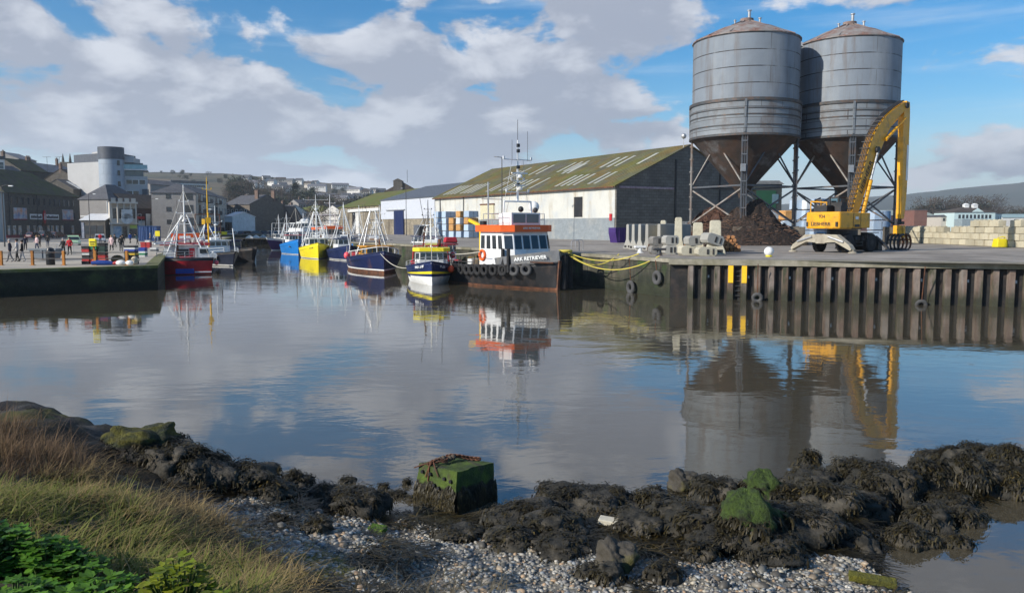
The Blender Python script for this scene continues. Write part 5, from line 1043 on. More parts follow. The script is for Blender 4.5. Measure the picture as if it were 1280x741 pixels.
# ---------------------------------------------------------------- material handler
exc_y=mat('excavator_yellow',(.76,.355,.010),rough=.42,var=.10,scale=1.2,col2=(.30,.17,.03),amt=.62,scale2=1.6,coat=.05,rnd=.03)
exc_g=mat('excavator_cream',(.38,.345,.27),rough=.65,var=.15,col2=(.22,.19,.15),amt=.60,scale2=1.8,rnd=.03)
exc_d=mat('excavator_dark',(.022,.023,.025),rough=.65,var=.3,col2=(.06,.05,.045),amt=.6,scale2=2,rnd=.05)
YE=64.8; E=thing('excavator','yellow wheeled material handler with raised boom, hanging stick and rusty grab','excavator',(X_at(1053,YE),YE,ZR),rad(36))
b=MB(); b.mm(-2.7,3.1,-.75,.75,.75,1.35); b.mm(-2.0,2.2,-1.25,1.25,.95,1.25); b.lathe([(1.15,1.35),(1.15,1.80)],(0,0,0),24); b.build('chassis',exc_d,E)
b=MB()
for x in (-.4,.6): b.mm(x-.03,x+.03,-1.42,-1.25,.55,1.25)
for z in (.55,.8): b.mm(-.43,.63,-1.46,-1.40,z-.03,z+.03)
b.build('step',exc_d,E)
def wheel(x,y,R_=.74,w=.42):
    b=MB(); Mx=Matrix.Rotation(PI/2,3,'X')
    prof=[(R_*.55,-w/2),(R_*.90,-w/2),(R_,-w*.36),(R_,w*.36),(R_*.90,w/2),(R_*.55,w/2)]
    b.lathe(prof,(0,0,0),30,0,Mx)
    for i in range(26):
        a=2*PI*i/26; b.box((R_*math.cos(a),0,R_*math.sin(a)),(.10,w*.85,.05),0,0,1,Matrix.Rotation(-a+PI/2,3,'Y'))
    o=b.build('wheel',M['rubber'],E); o.location=(x,y,R_)
    b=MB(); b.lathe([(R_*.30,-w*.5-.02),(R_*.5,-w*.38),(R_*.5,w*.38),(R_*.30,w*.5+.02)],(0,0,0),20,0,Mx)
    for i in range(8): a=2*PI*i/8; b.box((R_*.36*math.cos(a),-w*.5-.0,R_*.36*math.sin(a)),(.06,.1,.06))
    b.build('rim',exc_d,o)
for x in (-1.25,1.95):
    for y in (-1.20,1.20): wheel(x,y)
for y in (-1.22,1.22): 
    b=MB(); b.mm(1.15,2.75,y-.3,y+.3,1.52,1.58); b.mm(1.1,1.16,y-.3,y+.3,1.1,1.58); b.build('mudguard',exc_d,E)
for sy in (1,-1):
    b=MB(); x0=-2.75
    b.prism([(x0-.28,sy*.35,.78),(x0-.28,sy*1.25,.85),(x0-.28,sy*2.55,.20),(x0-.28,sy*2.65,.32),(x0-.28,sy*2.45,.62),(x0-.28,sy*1.35,1.42),(x0-.28,sy*.35,1.42)],(.56,0,0)); o=b.build('outrigger',exc_g,E)
    f=MB(); f.lathe([(.34,0),(.34,.06),(.12,.16),(.12,.3)],(x0,sy*2.6,.01),14); f.build('foot',exc_g,o)
    f=MB(); f.tube([(x0-.32,sy*.7,1.25),(x0-.32,sy*2.0,.85)],.09,8); f.build('ram',M['steel'],o)
b=MB(); b.mm(-3.02,-2.42,-.4,.4,.72,1.45); b.build('end_frame',exc_g,E)
b=MB(); b.prism([(3.1,-1.3,.12),(3.75,-1.3,.05),(3.6,-1.3,.75),(3.1,-1.3,.95)],(0,2.6,0)); b.build('dozer_blade',exc_d,E)
for sy in (1,-1):
    b=MB(); b.prism([(2.7,sy*.4,1.0),(2.7,sy*1.3,.95),(2.7,sy*2.35,.15),(2.7,sy*2.2,.45),(2.7,sy*1.2,1.3),(2.7,sy*.4,1.3)],(.35,0,0)); b.build('outrigger',exc_d,E)
# upper works
b=MB(); z0,z1=1.85,3.18
out=[(-2.95,-1.0),(-2.75,-1.48),(-1.0,-1.50),(-1.0,1.50),(-2.75,1.48),(-2.95,1.0)]
b.prism([(x,y,z0) for x,y in out],(0,0,z1-z0)); b.build('counterweight',exc_y,E,bevel=.12)
b=MB(); b.mm(-.985,1.5,-1.45,-.55,1.92,3.12); b.build('engine_cover',exc_y,E,bevel=.05)
b=MB(); b.mm(-.98,1.3,.55,1.45,1.92,3.05); b.mm(-1.0,2.0,-.5,.5,1.82,2.35); b.build('slew_frame',exc_d,E)
b=MB(); b.mm(.12,.16,-1.462,-1.452,2.0,3.1); b.mm(-.9,-.86,-1.462,-1.452,2.0,3.1); b.mm(-.7,.0,-1.47,-1.452,2.0,2.2); b.build('panel_gap',exc_d,E)
b=MB(); b.mm(-.6,-.2,-1.47,-1.452,2.6,2.82); b.build('data_plate',M['white'],E)
text_mesh('LIEBHERR',.40,exc_d,E,face_M((-2.962,.06,2.22),(0,-1,0)),sx=1.0); text_mesh('934',.36,exc_d,E,face_M((-2.962,-.05,2.80),(0,-1,0)))
for y in (-1.27,1.27): b=MB(); b.mm(-2.94,-2.80,y-.07,y+.07,2.05,2.4); b.build('tail_lamp',exc_d,E)
b=MB()
for (x,y,w,d,h) in ((-2.2,.3,.9,1.1,.5),(-1.2,-.2,.8,1.3,.75),(-.6,.7,.7,.5,.9),(-1.9,-.9,.6,.5,.45)): b.mm(x-w/2,x+w/2,y-d/2,y+d/2,3.19,3.19+h)
b.tube([(-2.5,.9,3.2),(-2.5,.9,4.1),(-1.8,.9,4.3)],.06,6); b.tube([(-1.6,.2,3.2),(-1.6,.2,4.4)],.09,8); b.build('engine_deck',exc_d,E)
b=MB(); b.tube([(-2.6,1.2,3.18),(-2.6,1.2,4.0),(-1.2,1.2,4.15),(-1.2,1.2,3.18)],.05,6); b.tube([(-2.6,-.2,3.18),(-2.6,-.2,3.9),(-2.6,1.2,4.0)],.05,6); b.build('handrail',exc_y,E,smooth=True)
b=MB(); b.mm(.3,2.2,.6,1.5,2.6,4.45); cb=b.build('cab',exc_d,E,bevel=.08); b=MB(); b.mm(.45,2.0,.57,.597,3.2,4.3); b.mm(2.205,2.23,.7,1.4,2.9,4.3); b.mm(.27,.297,.7,1.4,3.3,4.3); b.build('cab_window',M['glass_blue'],cb)
# boom: a gooseneck plate girder in the x-z plane
def ribbon(cen,wid):
    cen=[Vector((x,0,z)) for x,z in cen]; up=[];lo=[]
    for i,p in enumerate(cen):
        d=(cen[min(i+1,len(cen)-1)]-cen[max(i-1,0)]).normalized(); n=Vector((-d.z,0,d.x)); up.append(p+n*wid[i]/2); lo.append(p-n*wid[i]/2)
    return up,lo
def smooth_curve(pts,n=5):
    out=[]
    for i in range(len(pts)-1):
        p0,p1,p2,p3=[Vector(pts[max(0,min(len(pts)-1,i+k))]) for k in (-1,0,1,2)]
        for j in range(n):
            t=j/n; out.append(.5*((2*p1)+(p2-p0)*t+(2*p0-5*p1+4*p2-p3)*t*t+(3*p1-p0-3*p2+p3)*t**3))
    out.append(Vector(pts[-1])); return out
cw=smooth_curve([(1.0,2.75,.8),(1.8,4.4,1.0),(2.8,6.5,1.2),(4.1,8.9,1.6),(5.8,10.8,1.1),(8.4,12.3,.62)])
up,lo=ribbon([(p.x,p.y) for p in cw],[p.z for p in cw])
def girder(up,lo,hw,m,name):
    b=MB(); n=len(up); vs=[]
    for s in (-1,1): vs+= [p+Vector((0,s*hw,0)) for p in up]+[p+Vector((0,s*hw,0)) for p in lo]
    fs=[]
    for i in range(n-1):
        fs+=[(i,i+1,n+i+1,n+i),(2*n+i,3*n+i,3*n+i+1,2*n+i+1),(i,2*n+i,2*n+i+1,i+1),(n+i,n+i+1,3*n+i+1,3*n+i)]
    fs+=[(0,n,3*n,2*n),(n-1,3*n-1,4*n-1,2*n-1)]; b.add(vs,fs); return b.build(name,m,E)
bo=girder(up,lo,.30,exc_y,'boom')
b=MB()
for q in (-.2,-.07,.07,.2): b.tube([p+Vector((-.02,q,0))+(p-l).normalized()*.14 for p,l in zip(up,lo)],.05,6)
b.build('hydraulic_hose',exc_d,bo,smooth=True)
for i in range(2,len(up)-6,1): b=MB(); n_=(up[i]-lo[i]).normalized(); p=up[i]+n_*.20; b.beam(p+Vector((0,-.40,0)),p+Vector((0,.40,0)),.05); b.beam(up[i]+Vector((0,-.26,0)),p+Vector((0,-.45,0)),.04); b.build('hose_clamp',M['steel_dark'],bo)
for s in (-.42,.42):
    b=MB(); a=Vector((1.9,s,2.5)); c=Vector((4.05,s,8.2)); m_=a+(c-a)*.58; b.tube([a,m_],.17,12); o=b.build('boom_cylinder',exc_y,E,smooth=True); b=MB(); b.tube([m_,c],.09,10); b.build('piston_rod',M['steel'],o,smooth=True)
b=MB(); b.lathe([(.28,-.5),(.28,.5)],(4.05,0,8.3),14,0,Matrix.Rotation(PI/2,3,'X')); b.lathe([(.24,-.42),(.24,.42)],(8.45,0,12.28),14,0,Matrix.Rotation(PI/2,3,'X')); b.build('pivot_pin',exc_d,bo)
i0=9; c=(up[i0]+lo[i0])/2; d=(lo[i0+3]-lo[i0-3]); text_mesh('LIEBHERR',.62,exc_d,bo,face_M((c.x+.05,-.312,c.z),(d.x,0,d.z),(-d.z,0,d.x)),sx=1.15)
sw=smooth_curve([(8.85,12.65,.5),(8.7,11.4,1.0),(8.75,8.0,.9),(8.8,5.0,.75),(8.7,3.2,.55),(8.65,2.7,.4)])
up2,lo2=ribbon([(p.x,p.y) for p in sw],[p.z for p in sw]); stk=girder(up2,lo2,.24,exc_y,'stick')
b=MB(); a=Vector((5.2,0,9.2)); c=Vector((8.25,0,11.2)); 
for s in (-.38,.38): b.tube([a+Vector((0,s,0)),a+(c-a)*.55+Vector((0,s,0))],.15,10); b.tube([a+(c-a)*.55+Vector((0,s,0)),c+Vector((0,s,0))],.08,8)
b.build('stick_cylinder',exc_y,E,smooth=True)
b=MB(); b.prism([(9.12,-.255,6.0),(9.22,-.255,6.0),(9.22,-.255,8.9),(9.12,-.255,8.9)],(0,.01,0)); b.mm(8.9,9.12,-.262,-.25,6.0,9.0); b.build('warning_strip',M['white'],stk)
# grab
gb_=MB(); gb_.tube([(8.65,0,2.75),(8.65,0,2.2)],.16,10); gb_.box((8.65,0,2.35),(.5,.6,.25)); gr=gb_.build('rotator',exc_d,E)
b=MB(); b.box((8.65,0,1.75),(.55,.8,.75)); b.tube([(8.5,-.45,1.9),(8.5,-.45,1.1)],.1,8); b.tube([(8.8,.45,1.9),(8.8,.45,1.1)],.1,8); b.build('grab_head',exc_y,E)
for k,(sx,m_) in enumerate(((1,M['rust']),(-1,exc_d))):
    b=MB()
    for y in (-.5,-.17,.17,.5):
        pts=[(8.65+sx*.2,y,1.35),(8.65+sx*.75,y,1.25),(8.65+sx*1.05,y,.75),(8.65+sx*.95,y,.25),(8.65+sx*.55,y,.03)]; b.tube(smooth_curve(pts,4),[.11]*9+[.09]*4+[.07]*3+[.05],6)
    b.tube([(8.65+sx*.95,-.5,.9),(8.65+sx*.95,.5,.9)],.08,6); b.build('grab_claw',m_,E,smooth=True)
b=MB(); b.lathe([(1.0,0),(.9,.12),(.4,.2)],(8.6,.1,.0),14); b.build('ground_pad',exc_d,E)
# ---------------------------------------------------------------- A-profile push-wall barriers
bar_g=mat('barrier_grey',(.33,.325,.30),rough=.9,var=.15,col2=(.33,.32,.28),amt=.55,scale2=1.2,bump=.2,bscale=14)
bar_c=mat('barrier_cream',(.50,.47,.37),rough=.9,var=.15,col2=(.34,.31,.23),amt=.57,scale2=1.3,bump=.3,bscale=10)
def barrier(label,u,v,ht,w,ln,rz,m,grp,neck=.3):
    P=G(u,v,ZR); o=MB(); t=w*.5
    nk=neck/2; prof=[(-t,0),(t,0),(t*.95,ht*.10),(nk*1.12,ht*.38),(nk,ht*.96),(nk*.75,ht),(-nk*.75,ht),(-nk,ht*.96),(-nk*1.12,ht*.38),(-t*.95,ht*.10)]
    o.prism([(x,0,z) for x,z in prof],(0,ln,0)); q=o.build('barrier',m); q.location=P; q.rotation_euler=(0,0,rz); tag(q,label,'concrete barrier',grp)
    h=MB()
    for s in (-1,1): h.box((s*t*.45,-.004,ht*.10),(t*.5,.05,ht*.085))
    h.build('lifting_slot',exc_d,q); q2=q.modifiers.new('bevel','BEVEL'); q2.width=.04; q2.segments=2; q2.limit_method='ANGLE'; return q
ords=['first','second','third','fourth','last']
for i,(u,v) in enumerate(((784,311),(791,312),(799,313),(808,313.5),(823,314.5))): barrier(f'{ords[i]} grey A shaped barrier counting from the warehouse corner',u,v,2.25,.95,4.2,rad(-48),bar_g,'grey A shaped barriers')
for i,(u,v,ht,lab) in enumerate(((828.5,314,2.55,'slim cream A shaped barrier next to the grey barriers'),(847.5,316,2.75,'tall cream A shaped barrier with cut logs leaning on both sides'),(872,316.5,2.35,'cream A shaped barrier behind the tilted block, third along'),(894,318,2.5,'cream A shaped barrier with two dark slots in its splayed foot'))):
    barrier(lab,u,v,ht,1.0 if i!=3 else 1.5,2.4,rad(-12),bar_c,'tall cream A shaped barriers',(.42,.54,.70,.74)[i])
# loose precast blocks in front
def loose(label,u,v,size,rz,tilt,m,z=0.0):
    P=G(u,v,ZR); b=MB(); sx,sy,sz=size; c=.16
    b.prism([(-sx/2+c,-sy/2,0),(sx/2-c,-sy/2,0),(sx/2,-sy/2,c),(sx/2,-sy/2,sz-c),(sx/2-c,-sy/2,sz),(-sx/2+c,-sy/2,sz),(-sx/2,-sy/2,sz-c),(-sx/2,-sy/2,c)],(0,sy,0))
    o=b.build('concrete_block',m,bevel=.03); o.location=(P.x,P.y,ZR+z); o.rotation_euler=(0,tilt,rz); tag(o,label,'concrete block','loose concrete blocks by the barriers')
    g_=MB(); g_.box((0,-sy/2,sz*.5),(.14,.06,sz*.55)); g_.box((sx*.28,-sy/2,sz*.5),(.10,.06,.4)); g_.build('groove',exc_d,o)
gd=mat('dark_precast',(.19,.185,.175),rough=.9,var=.2,col2=(.29,.27,.24),amt=.55,scale2=2,bump=.3,bscale=10)
loose('dark grey block at the bottom of the stack beside the grey barriers',820,317.5,(1.05,.9,.62),.1,0,gd); loose('dark grey block at the top of the stack beside the grey barriers',821,317.5,(1.05,.9,.68),.2,0,gd,.63)
loose('pale grey block at the bottom of the stack in front of the slim cream barrier',836.5,318,(.95,.9,.68),.1,0,bar_g); loose('pale grey block at the top of the stack in front of the slim cream barrier',837.5,318,(1.05,.9,.70),.15,0,bar_g,.69)
loose('cream grooved block lying flat below the third cream barrier',860,319,(1.3,1.0,.68),.08,0,bar_c); loose('pale block balanced on the flat grooved block',867,319,(1.15,1.0,.68),.15,rad(-4),bar_g,.70)
loose('mossy cream block lying lowest beside the slotted barrier',882,320,(1.35,1.0,.62),.06,0,bar_c); loose('big pale block tipped over on top of the mossy cream block',888,320,(1.3,1.1,.72),.25,rad(17),bar_g,.80)
# ---------------------------------------------------------------- logs
bark=mat('bark',(.085,.045,.028),rough=.95,var=.35,scale=5,bump=.4,bscale=10,rnd=.3); cut=mat('cut_log_end',(.36,.17,.07),rough=.85,var=.25,scale=6,rnd=.35)
def log_proto(r,L):
    b=MB(); n=10
    b.k=0; vs=[];fs=[]
    for k,yy in enumerate((0,L)):
        for j in range(n): a=2*PI*j/n; vs.append((r*(1+.08*math.sin(3*a))*math.cos(a),yy,r*(1+.08*math.sin(3*a))*math.sin(a)))
    b.add(vs,[(j,(j+1)%n,n+(j+1)%n,n+j) for j in range(n)],0); b.add(vs[:n],[tuple(range(n-1,-1,-1))],1); b.add(vs[n:],[tuple(range(n))],1)
    return b.build('log',[bark,cut],smooth=False)
def log_pile(u0,u1,v,rows,rz,lab,L=2.4,r=.17):
    P0,P1=G(u0,v,ZR),G(u1,v,ZR); d=(P1-P0); n=int(d.length/(2*r)); d.normalize(); first=None
    for k in range(rows):
        for i in range(n-k):
            p=P0+d*((i+.5+k*.5)*2*r)+Vector((RND.uniform(-.02,.02),RND.uniform(-.25,.25),r+k*r*1.75))
            if first is None: first=log_proto(r,L); o=first
            else: o=first.copy(); COL.objects.link(o)
            o.location=p; o.rotation_euler=(0,RND.uniform(0,6),rz+RND.uniform(-.05,.05)); tag(o,lab,'log',lab.replace('one of the ','').replace('one ',''))
log_pile(833,845,314.2,8,rad(55),'one of the orange brown logs stacked between the slim and tall cream barriers',1.9,.16)
log_pile(853,869,314.2,8,rad(-5),'one of the round cut logs heaped behind the flat grooved block',1.6,.165)
log_pile(879,890,314.2,7,rad(-8),'one of the cut logs heaped behind the tipped pale block',1.6,.165)
log_pile(899,929,315,5,rad(-10),'one of the reddish log ends piled beside the silo plinth',2.0,.15)
# bark and branch heap
def heap(name,label,cat,cu,cY,rx,ry,hh,m,seed,sticks=0,sm=None):
    n=44; vs=[];fs=[]
    for i in range(n+1):
        for j in range(n+1):
            x=-1+2*i/n; y=-1+2*j/n; rr=math.hypot(x,y); z=max(0,1-rr**1.25)*hh
            nn=noise.noise(Vector((x*3+seed,y*3,0)))*.28+noise.noise(Vector((x*9,y*9+seed,0)))*.12+noise.noise(Vector((x*24,y*24,seed)))*.06
            z=z*(1+nn*.9)+(nn*.25*hh*(rr<1))
            vs.append((x*rx,y*ry,max(-.05,z) if rr<1.02 else -.06))
    for i in range(n):
        for j in range(n): a=i*(n+1)+j; fs.append((a,a+n+1,a+n+2,a+1))
    t=thing(name,label,cat,(X_at(cu,cY),cY,ZR)); b=MB(); b.add(vs,fs); b.build('mound',m,t,fix=False)
    if sticks:
        s=MB(); R_=random.Random(seed)
        for k in range(sticks):
            a=R_.uniform(0,2*PI); q=R_.random()**.6; x,y=q*math.cos(a),q*math.sin(a); z=max(0,1-q**1.25)*hh+.05; L_=R_.uniform(.3,1.1); b_=R_.uniform(0,2*PI); e=R_.uniform(-.5,.35)
            p=Vector((x*rx,y*ry,z)); d=Vector((math.cos(b_),math.sin(b_),e))*L_; s.tube([p-d*.5,p+d*.5+Vector((0,0,R_.uniform(-.1,.15)))],[R_.uniform(.02,.05),.015],5)
        q=s.build('branch_litter',sm,t,fix=False); q['kind']='stuff'
    return t
hm=mat('bark_mulch',(.022,.016,.013),rough=1,var=.6,scale=5,col2=(.048,.028,.019),amt=.56,scale2=5,bump=1.0,bscale=5,rnd=0); stm=mat('broken_branch',(.13,.075,.05),rough=.95,var=.5,scale=1.5,rnd=0)
heap('bark_heap','big dark heap of bark and broken branches under the silos','bark heap',937,90,6.6,4.6,4.5,hm,3,420,stm)
heap('brush_heap','reddish brown brushwood heap in front of the dark gable','brushwood heap',890,96,4.6,3.6,4.2,mat('red_brush',(.075,.038,.026),rough=1,var=.5,scale=3,bump=1,bscale=5,rnd=0),8,420,mat('red_branch',(.12,.06,.036),rough=.95,var=.5,scale=1.5,rnd=0))
# purple skip, small box beyond the barriers
P=G(776,304.5,ZR); t=thing('skip','purple open skip with sloping end against the dark gable','skip',P,math.atan2(.5,.86)); b=MB(); b.prism([(-.5,0,.1),(.7,0,.1),(.8,0,1.9),(-.8,0,1.9),(-.8,0,1.3)],(0,1.4,0)); b.build('body',M['purple'],t); b=MB(); b.mm(-.84,.84,-.06,-.003,1.78,1.9); b.mm(-.3,-.2,-.08,-.003,.1,1.78); b.mm(.4,.5,-.08,-.003,.1,1.78); b.build('rib',M['purple'],t)
P=G(857,302,ZR); t=thing('storage_tank','small grey box standing behind the log barriers','storage box',(P.x,P.y,ZR)); b=MB(); b.mm(-1.1,1.1,0,2,0,2.6); b.build('body',M['grey_paint'],t); b=MB(); b.mm(-1.15,1.15,-.05,2.05,2.604,2.7); b.mm(-.1,.1,-.04,-.004,0,2.6); b.build('lid',M['steel'],t)
# green roofed weighbridge cabin
P=gp(950,140); t=thing('cabin','dark green weighbridge cabin with a small window beyond the bark heap','cabin',(P[0],P[1],ZR)); gk=mat('dark_green_cabin',(.012,.07,.035),rough=.6); b=MB(); b.mm(-2.2,3.6,0,5,0,9.3); b.build('wall',mat('dark_cabin_wall',(.03,.035,.035),rough=.8),t); b=MB(); b.prism([(-2.5,-.3,9.303),(3.9,-.3,9.303),(3.0,-.3,9.9),(-1.6,-.3,9.9)],(0,5.6,0)); b.build('roof',M['grey_paint'],t); b=MB(); b.mm(-.8,2.6,-.08,-.004,5.2,8.2); b.build('panel',gk,t); b=MB(); b.mm(1.9,3.0,-.12,-.084,6.0,7.6); b.build('window',M['glass_blue'],t)
# ---------------------------------------------------------------- wrapped timber packs
wrap=mat('pale_blue_wrap',(.42,.52,.64),rough=.5,var=.15,col2=(.30,.40,.53),amt=.55,scale2=1.2,bump=.5,bscale=3,rnd=.12); wrapw=mat('white_wrap',(.58,.62,.66),rough=.5,var=.15,bump=.5,bscale=3,rnd=.1); plank=mat('sawn_plank',(.52,.27,.09),rough=.85,var=.25,scale=3,brick=(9,.12,.02,(.2,.1,.04),(.58,.33,.12)),rnd=.15)
def pack_proto(m,cap=True):
    t=thing('timber_pack','','timber pack'); b=MB(); b.box((0,0,.62),(2.2,1.6,1.1),0,0,.97); b.build('wrapping',m,t,bevel=.07)
    b=MB(); b.box((0,-.803,.60),(.04,.02,1.0)); b.box((.9,-.803,.60),(.04,.02,1.0)); b.build('strap',exc_d,t)
    b=MB(); b.box((0,0,.035),(2.1,.12,.07)); b.build('bearer',plank,t); return t
protos={'w':pack_proto(wrap),'v':pack_proto(wrapw),'p':pack_proto(plank)}
used=set(); npk=0
def pack(k,x,y,z,rz,label,group,sc=1.0):
    p=protos[k]
    if k not in used: used.add(k); o=p; o.location=(x,y,z); o.rotation_euler=(0,0,rz); o['label']=label; o['group']=group
    else: o=dup(p,(x,y,z),rz,label,group)
    o.scale=(sc,)*3; return o
# by the white warehouse wall
gB='wrapped timber packs by the white warehouse'
base=[(551,150),(561,148.5),(570,147),(579,145.5),(589,144)]
kinds=[['w','w','w','w'],['w','w','w','w'],['w','p','p'],['w','p','v','p'],['w','w','p','w']]
posn=['end column nearest the blue door','second column from the blue door','middle column','column of the open planks','column nearest the workboat']
lev=['bottom','second','third','top']
for (u,Y),ks,pn in zip(base,kinds,posn):
    x=X_at(u,Y)
    for k,c in enumerate(ks):
        nm={'w':'pale blue wrapped','v':'white wrapped','p':'open orange planked'}[c]; l='top' if k==len(ks)-1 else lev[k]
        pack(c,x,Y,ZR+k*1.2,rad(35)+RND.uniform(-.08,.08),f'{nm} pack, {l} layer, {pn}',gB,1.0)
# behind the silos
gS='wrapped packs stacked behind the silos'
rowsS=[(960,118,3),(970,117,2),(987,116,3),(1000,116,4),(1013,115,4),(1027,110,4),(1040,112,3),(1098,118,3)]
ln=['beside the dark cabin','just right of the cabin steps','behind the middle silo legs','between the two silo hoppers','left of the second silo front leg','touching the excavator counterweight','hidden behind the excavator engine','under the excavator arm']
ln=['beside the dark green cabin','a step along from the cabin','behind the paired silo legs','between the two hoppers','short of the second silo front leg','beside the excavator counterweight','behind the excavator engine','seen under the excavator boom']
for (u,Y,n),l_ in zip(rowsS,ln):
    for k in range(n):
        c='p' if (u in(970,987) and k==n-1) else ('v' if (u==1013 and k==3) else 'w'); nm={'w':'pale blue wrapped','v':'white wrapped','p':'open orange planked'}[c]; l='top' if k==n-1 else lev[k]
        pack(c,X_at(u,Y),Y,ZR+k*1.45,RND.uniform(-.12,.25),f'{nm} pack, {l} layer, {l_}',gS,1.2)
# ---------------------------------------------------------------- pale interlocking block wall
blk=mat('interlocking_block',(.47,.43,.32),rough=.9,var=.2,scale=1.5,col2=(.30,.26,.18),amt=.57,scale2=.8,bump=.3,bscale=9,rnd=.2)
def blk_proto(L_):
    b=MB(); b.box((0,0,.325),(.82,L_-.03,.635),0,0,.985)
    for y in (-L_*.27,L_*.27): b.box((0,y,.695),(.36,.36,.11),0,0,.75)
    return b.build('concrete_block',blk,bevel=.035)
pr=None
gA='interlocking blocks in the pale wall'
def block_wall(x,y0,n,rows,L_,what,dx):
    global pr
    for r in range(rows):
        for i in range(n):
            y=y0-(i+.5*(r%2))*L_; 
            if r==rows-1 and RND.random()<.12: continue
            if pr is None: pr=blk_proto(1.6); o=pr
            else: o=pr.copy(); COL.objects.link(o)
            o.location=(x+dx*i+RND.uniform(-.05,.05),y,ZR+.015+r*.665); o.rotation_euler=(0,0,RND.uniform(-.03,.03)+(PI if RND.random()<.5 else 0)); tag(o,what[min(r,len(what)-1)] if r<rows-1 else what[-1],'concrete block',what[min(r,len(what)-1)] if r<rows-1 else what[-1])
block_wall(49.6,101,9,3,1.6,['pale studded block in the bottom course of the three course wall','pale studded block in the middle course of the three course wall','pale studded block in the top course of the three course wall'],.02)
block_wall(49.0,85.6,10,4,1.6,['buff studded block in the ground course of the taller wall end','buff studded block in the second course of the taller wall end','buff studded block in the third course of the taller wall end','buff studded block in the highest course of the taller wall end'],.06)
# yellow machine buckets near the wall, white ball bollard, kerb stones
P=G(1259,309,ZR); t=thing('yellow_bucket','small bright yellow machine part lying at the foot of the pale block wall','machine part',P); b=MB()
for x in (-.75,.45): b.box((x,0,.42),(1.1,1.0,.84),0,0,.82)
b.build('body',M['lemon'],t,bevel=.08); b=MB(); b.box((-.15,0,.5),(.5,.5,.4)); b.tube([(-1.0,0,.9),(-.5,0,1.05),(0,0,.9)],.05,6); b.build('handle',M['lemon'],t)
P=G(961,321,ZR); o=MB(); o.ball((0,0,.36),.32,18); o=o.build('marker_ball',M['white'],smooth=True); o.location=P; tag(o,'white ball sitting on the quay edge in front of the bark heap','ball'); b=MB(); b.lathe([(.2,0),(.24,.06),(.16,.1)],(0,0,0),12); b.build('base_ring',M['lemon'],o)
# mooring bollards and low hoop rails
for u,v,lab,k in ((800,316,'white topped mooring bollard where the yellow ropes meet',0),(824,319.5,'dark iron bollard in front of the dark block stack',1)):
    P=G(u,v,ZR); t=thing('bollard',lab,'bollard',P,group='mooring bollards'); m_=M['white'] if k==0 else M['steel_dark']; b=MB(); b.lathe([(.3,0),(.18,.08),(.15,.38)],(0,0,0),14); b.build('post',m_,t,smooth=True); b=MB(); b.box((0,0,.45),(.95,.34,.16),.2); b.build('head',m_,t,bevel=.05)
for i,(u,v) in enumerate(((719,314),(724,313))):
    P=G(u,v,ZR); b=MB(); b.tube([(-.35,0,-.1),(-.35,0,.75),(-.25,0,.9),(.25,0,.9),(.35,0,.75),(.35,0,-.1)],.035,6); o=b.build('ladder_hoop',M['steel'],smooth=True); o.location=P; o.rotation_euler=(0,0,.3); tag(o,'grey ladder hoop on the quay edge, '+('closer to the workboat' if i==0 else 'second one from the workboat'),'hoop','ladder hoops')
# litter by the sheds: red crate, white tarp
P=G(545,312,ZR) 
for i,(u,v,m_,sz,lab) in enumerate(((563,305,'red',(1.6,.9,.6),'red trailer bed parked on the quay above the yellow roofed boat'),(540,297,'white',(2.6,1.6,1.7),'white tarpaulin covered heap below the timber packs'),(529,295,'black',(2.4,1.4,1.9),'dark machinery heap beside the stone wall of the panelled shed'))):
    P=G(u,v,ZR); t=thing('quay_load',lab,'load',P,.4); b=MB(); b.box((0,0,sz[2]*.5+.2),sz,0,0,.8); b.build('load',M[m_],t,bevel=.1); b=MB(); b.box((0,0,.1),(sz[0]*.9,sz[1]*.6,.2)); b.build('bearer',M['steel_dark'],t)
# lamp standards along the sheds
for i,(u,Y,v,lab) in enumerate(((508,178,236,'thin lamp post in front of the panelled shed'),(627.5,120,197,'thin lamp post standing before the mossy warehouse roof'))):
    x=X_at(u,Y); h_=Z_at(v,Y)-ZR; b=MB(); b.tube([(0,0,0),(0,0,h_)],[.09,.06],7); b.tube([(0,0,h_),(-.8,0,h_+.1)],.05,5); o=b.build('lamp_post',M['steel_dark']); o.location=(x,Y,ZR); tag(o,lab,'lamp post','lamp posts on the right quay'); b=MB(); b.box((-.9,0,h_+.1),(.5,.2,.12)); b.build('lamp_head',M['steel'],o)
# ================================================================ left quay: people, cars, gear
skin=mat('skin',(.55,.36,.27),rough=.6,var=.05); shoe=mat('shoe',(.02,.02,.02),rough=.7)
cloth=lambda n,c: mat('cloth_'+n,c,rough=.95,var=.15,scale=8)
CL=dict(navy=cloth('navy',(.012,.016,.035)),black=cloth('black',(.012,.012,.013)),grey=cloth('grey',(.12,.12,.13)),lgrey=cloth('pale_grey',(.32,.32,.33)),white=cloth('white',(.6,.58,.57)),pink=cloth('pale_pink',(.58,.42,.42)),red=cloth('red',(.50,.02,.03)),blue=cloth('blue',(.02,.07,.30)),denim=cloth('denim',(.03,.045,.085)),teal=cloth('dark_teal',(.03,.07,.08)),tan=cloth('tan',(.25,.18,.11)))
HAIR=dict(dark=mat('dark_hair',(.02,.014,.01),rough=.9),grey=mat('grey_hair',(.35,.34,.33),rough=.9),fair=mat('fair_hair',(.30,.20,.10),rough=.9),black=CL['black'])
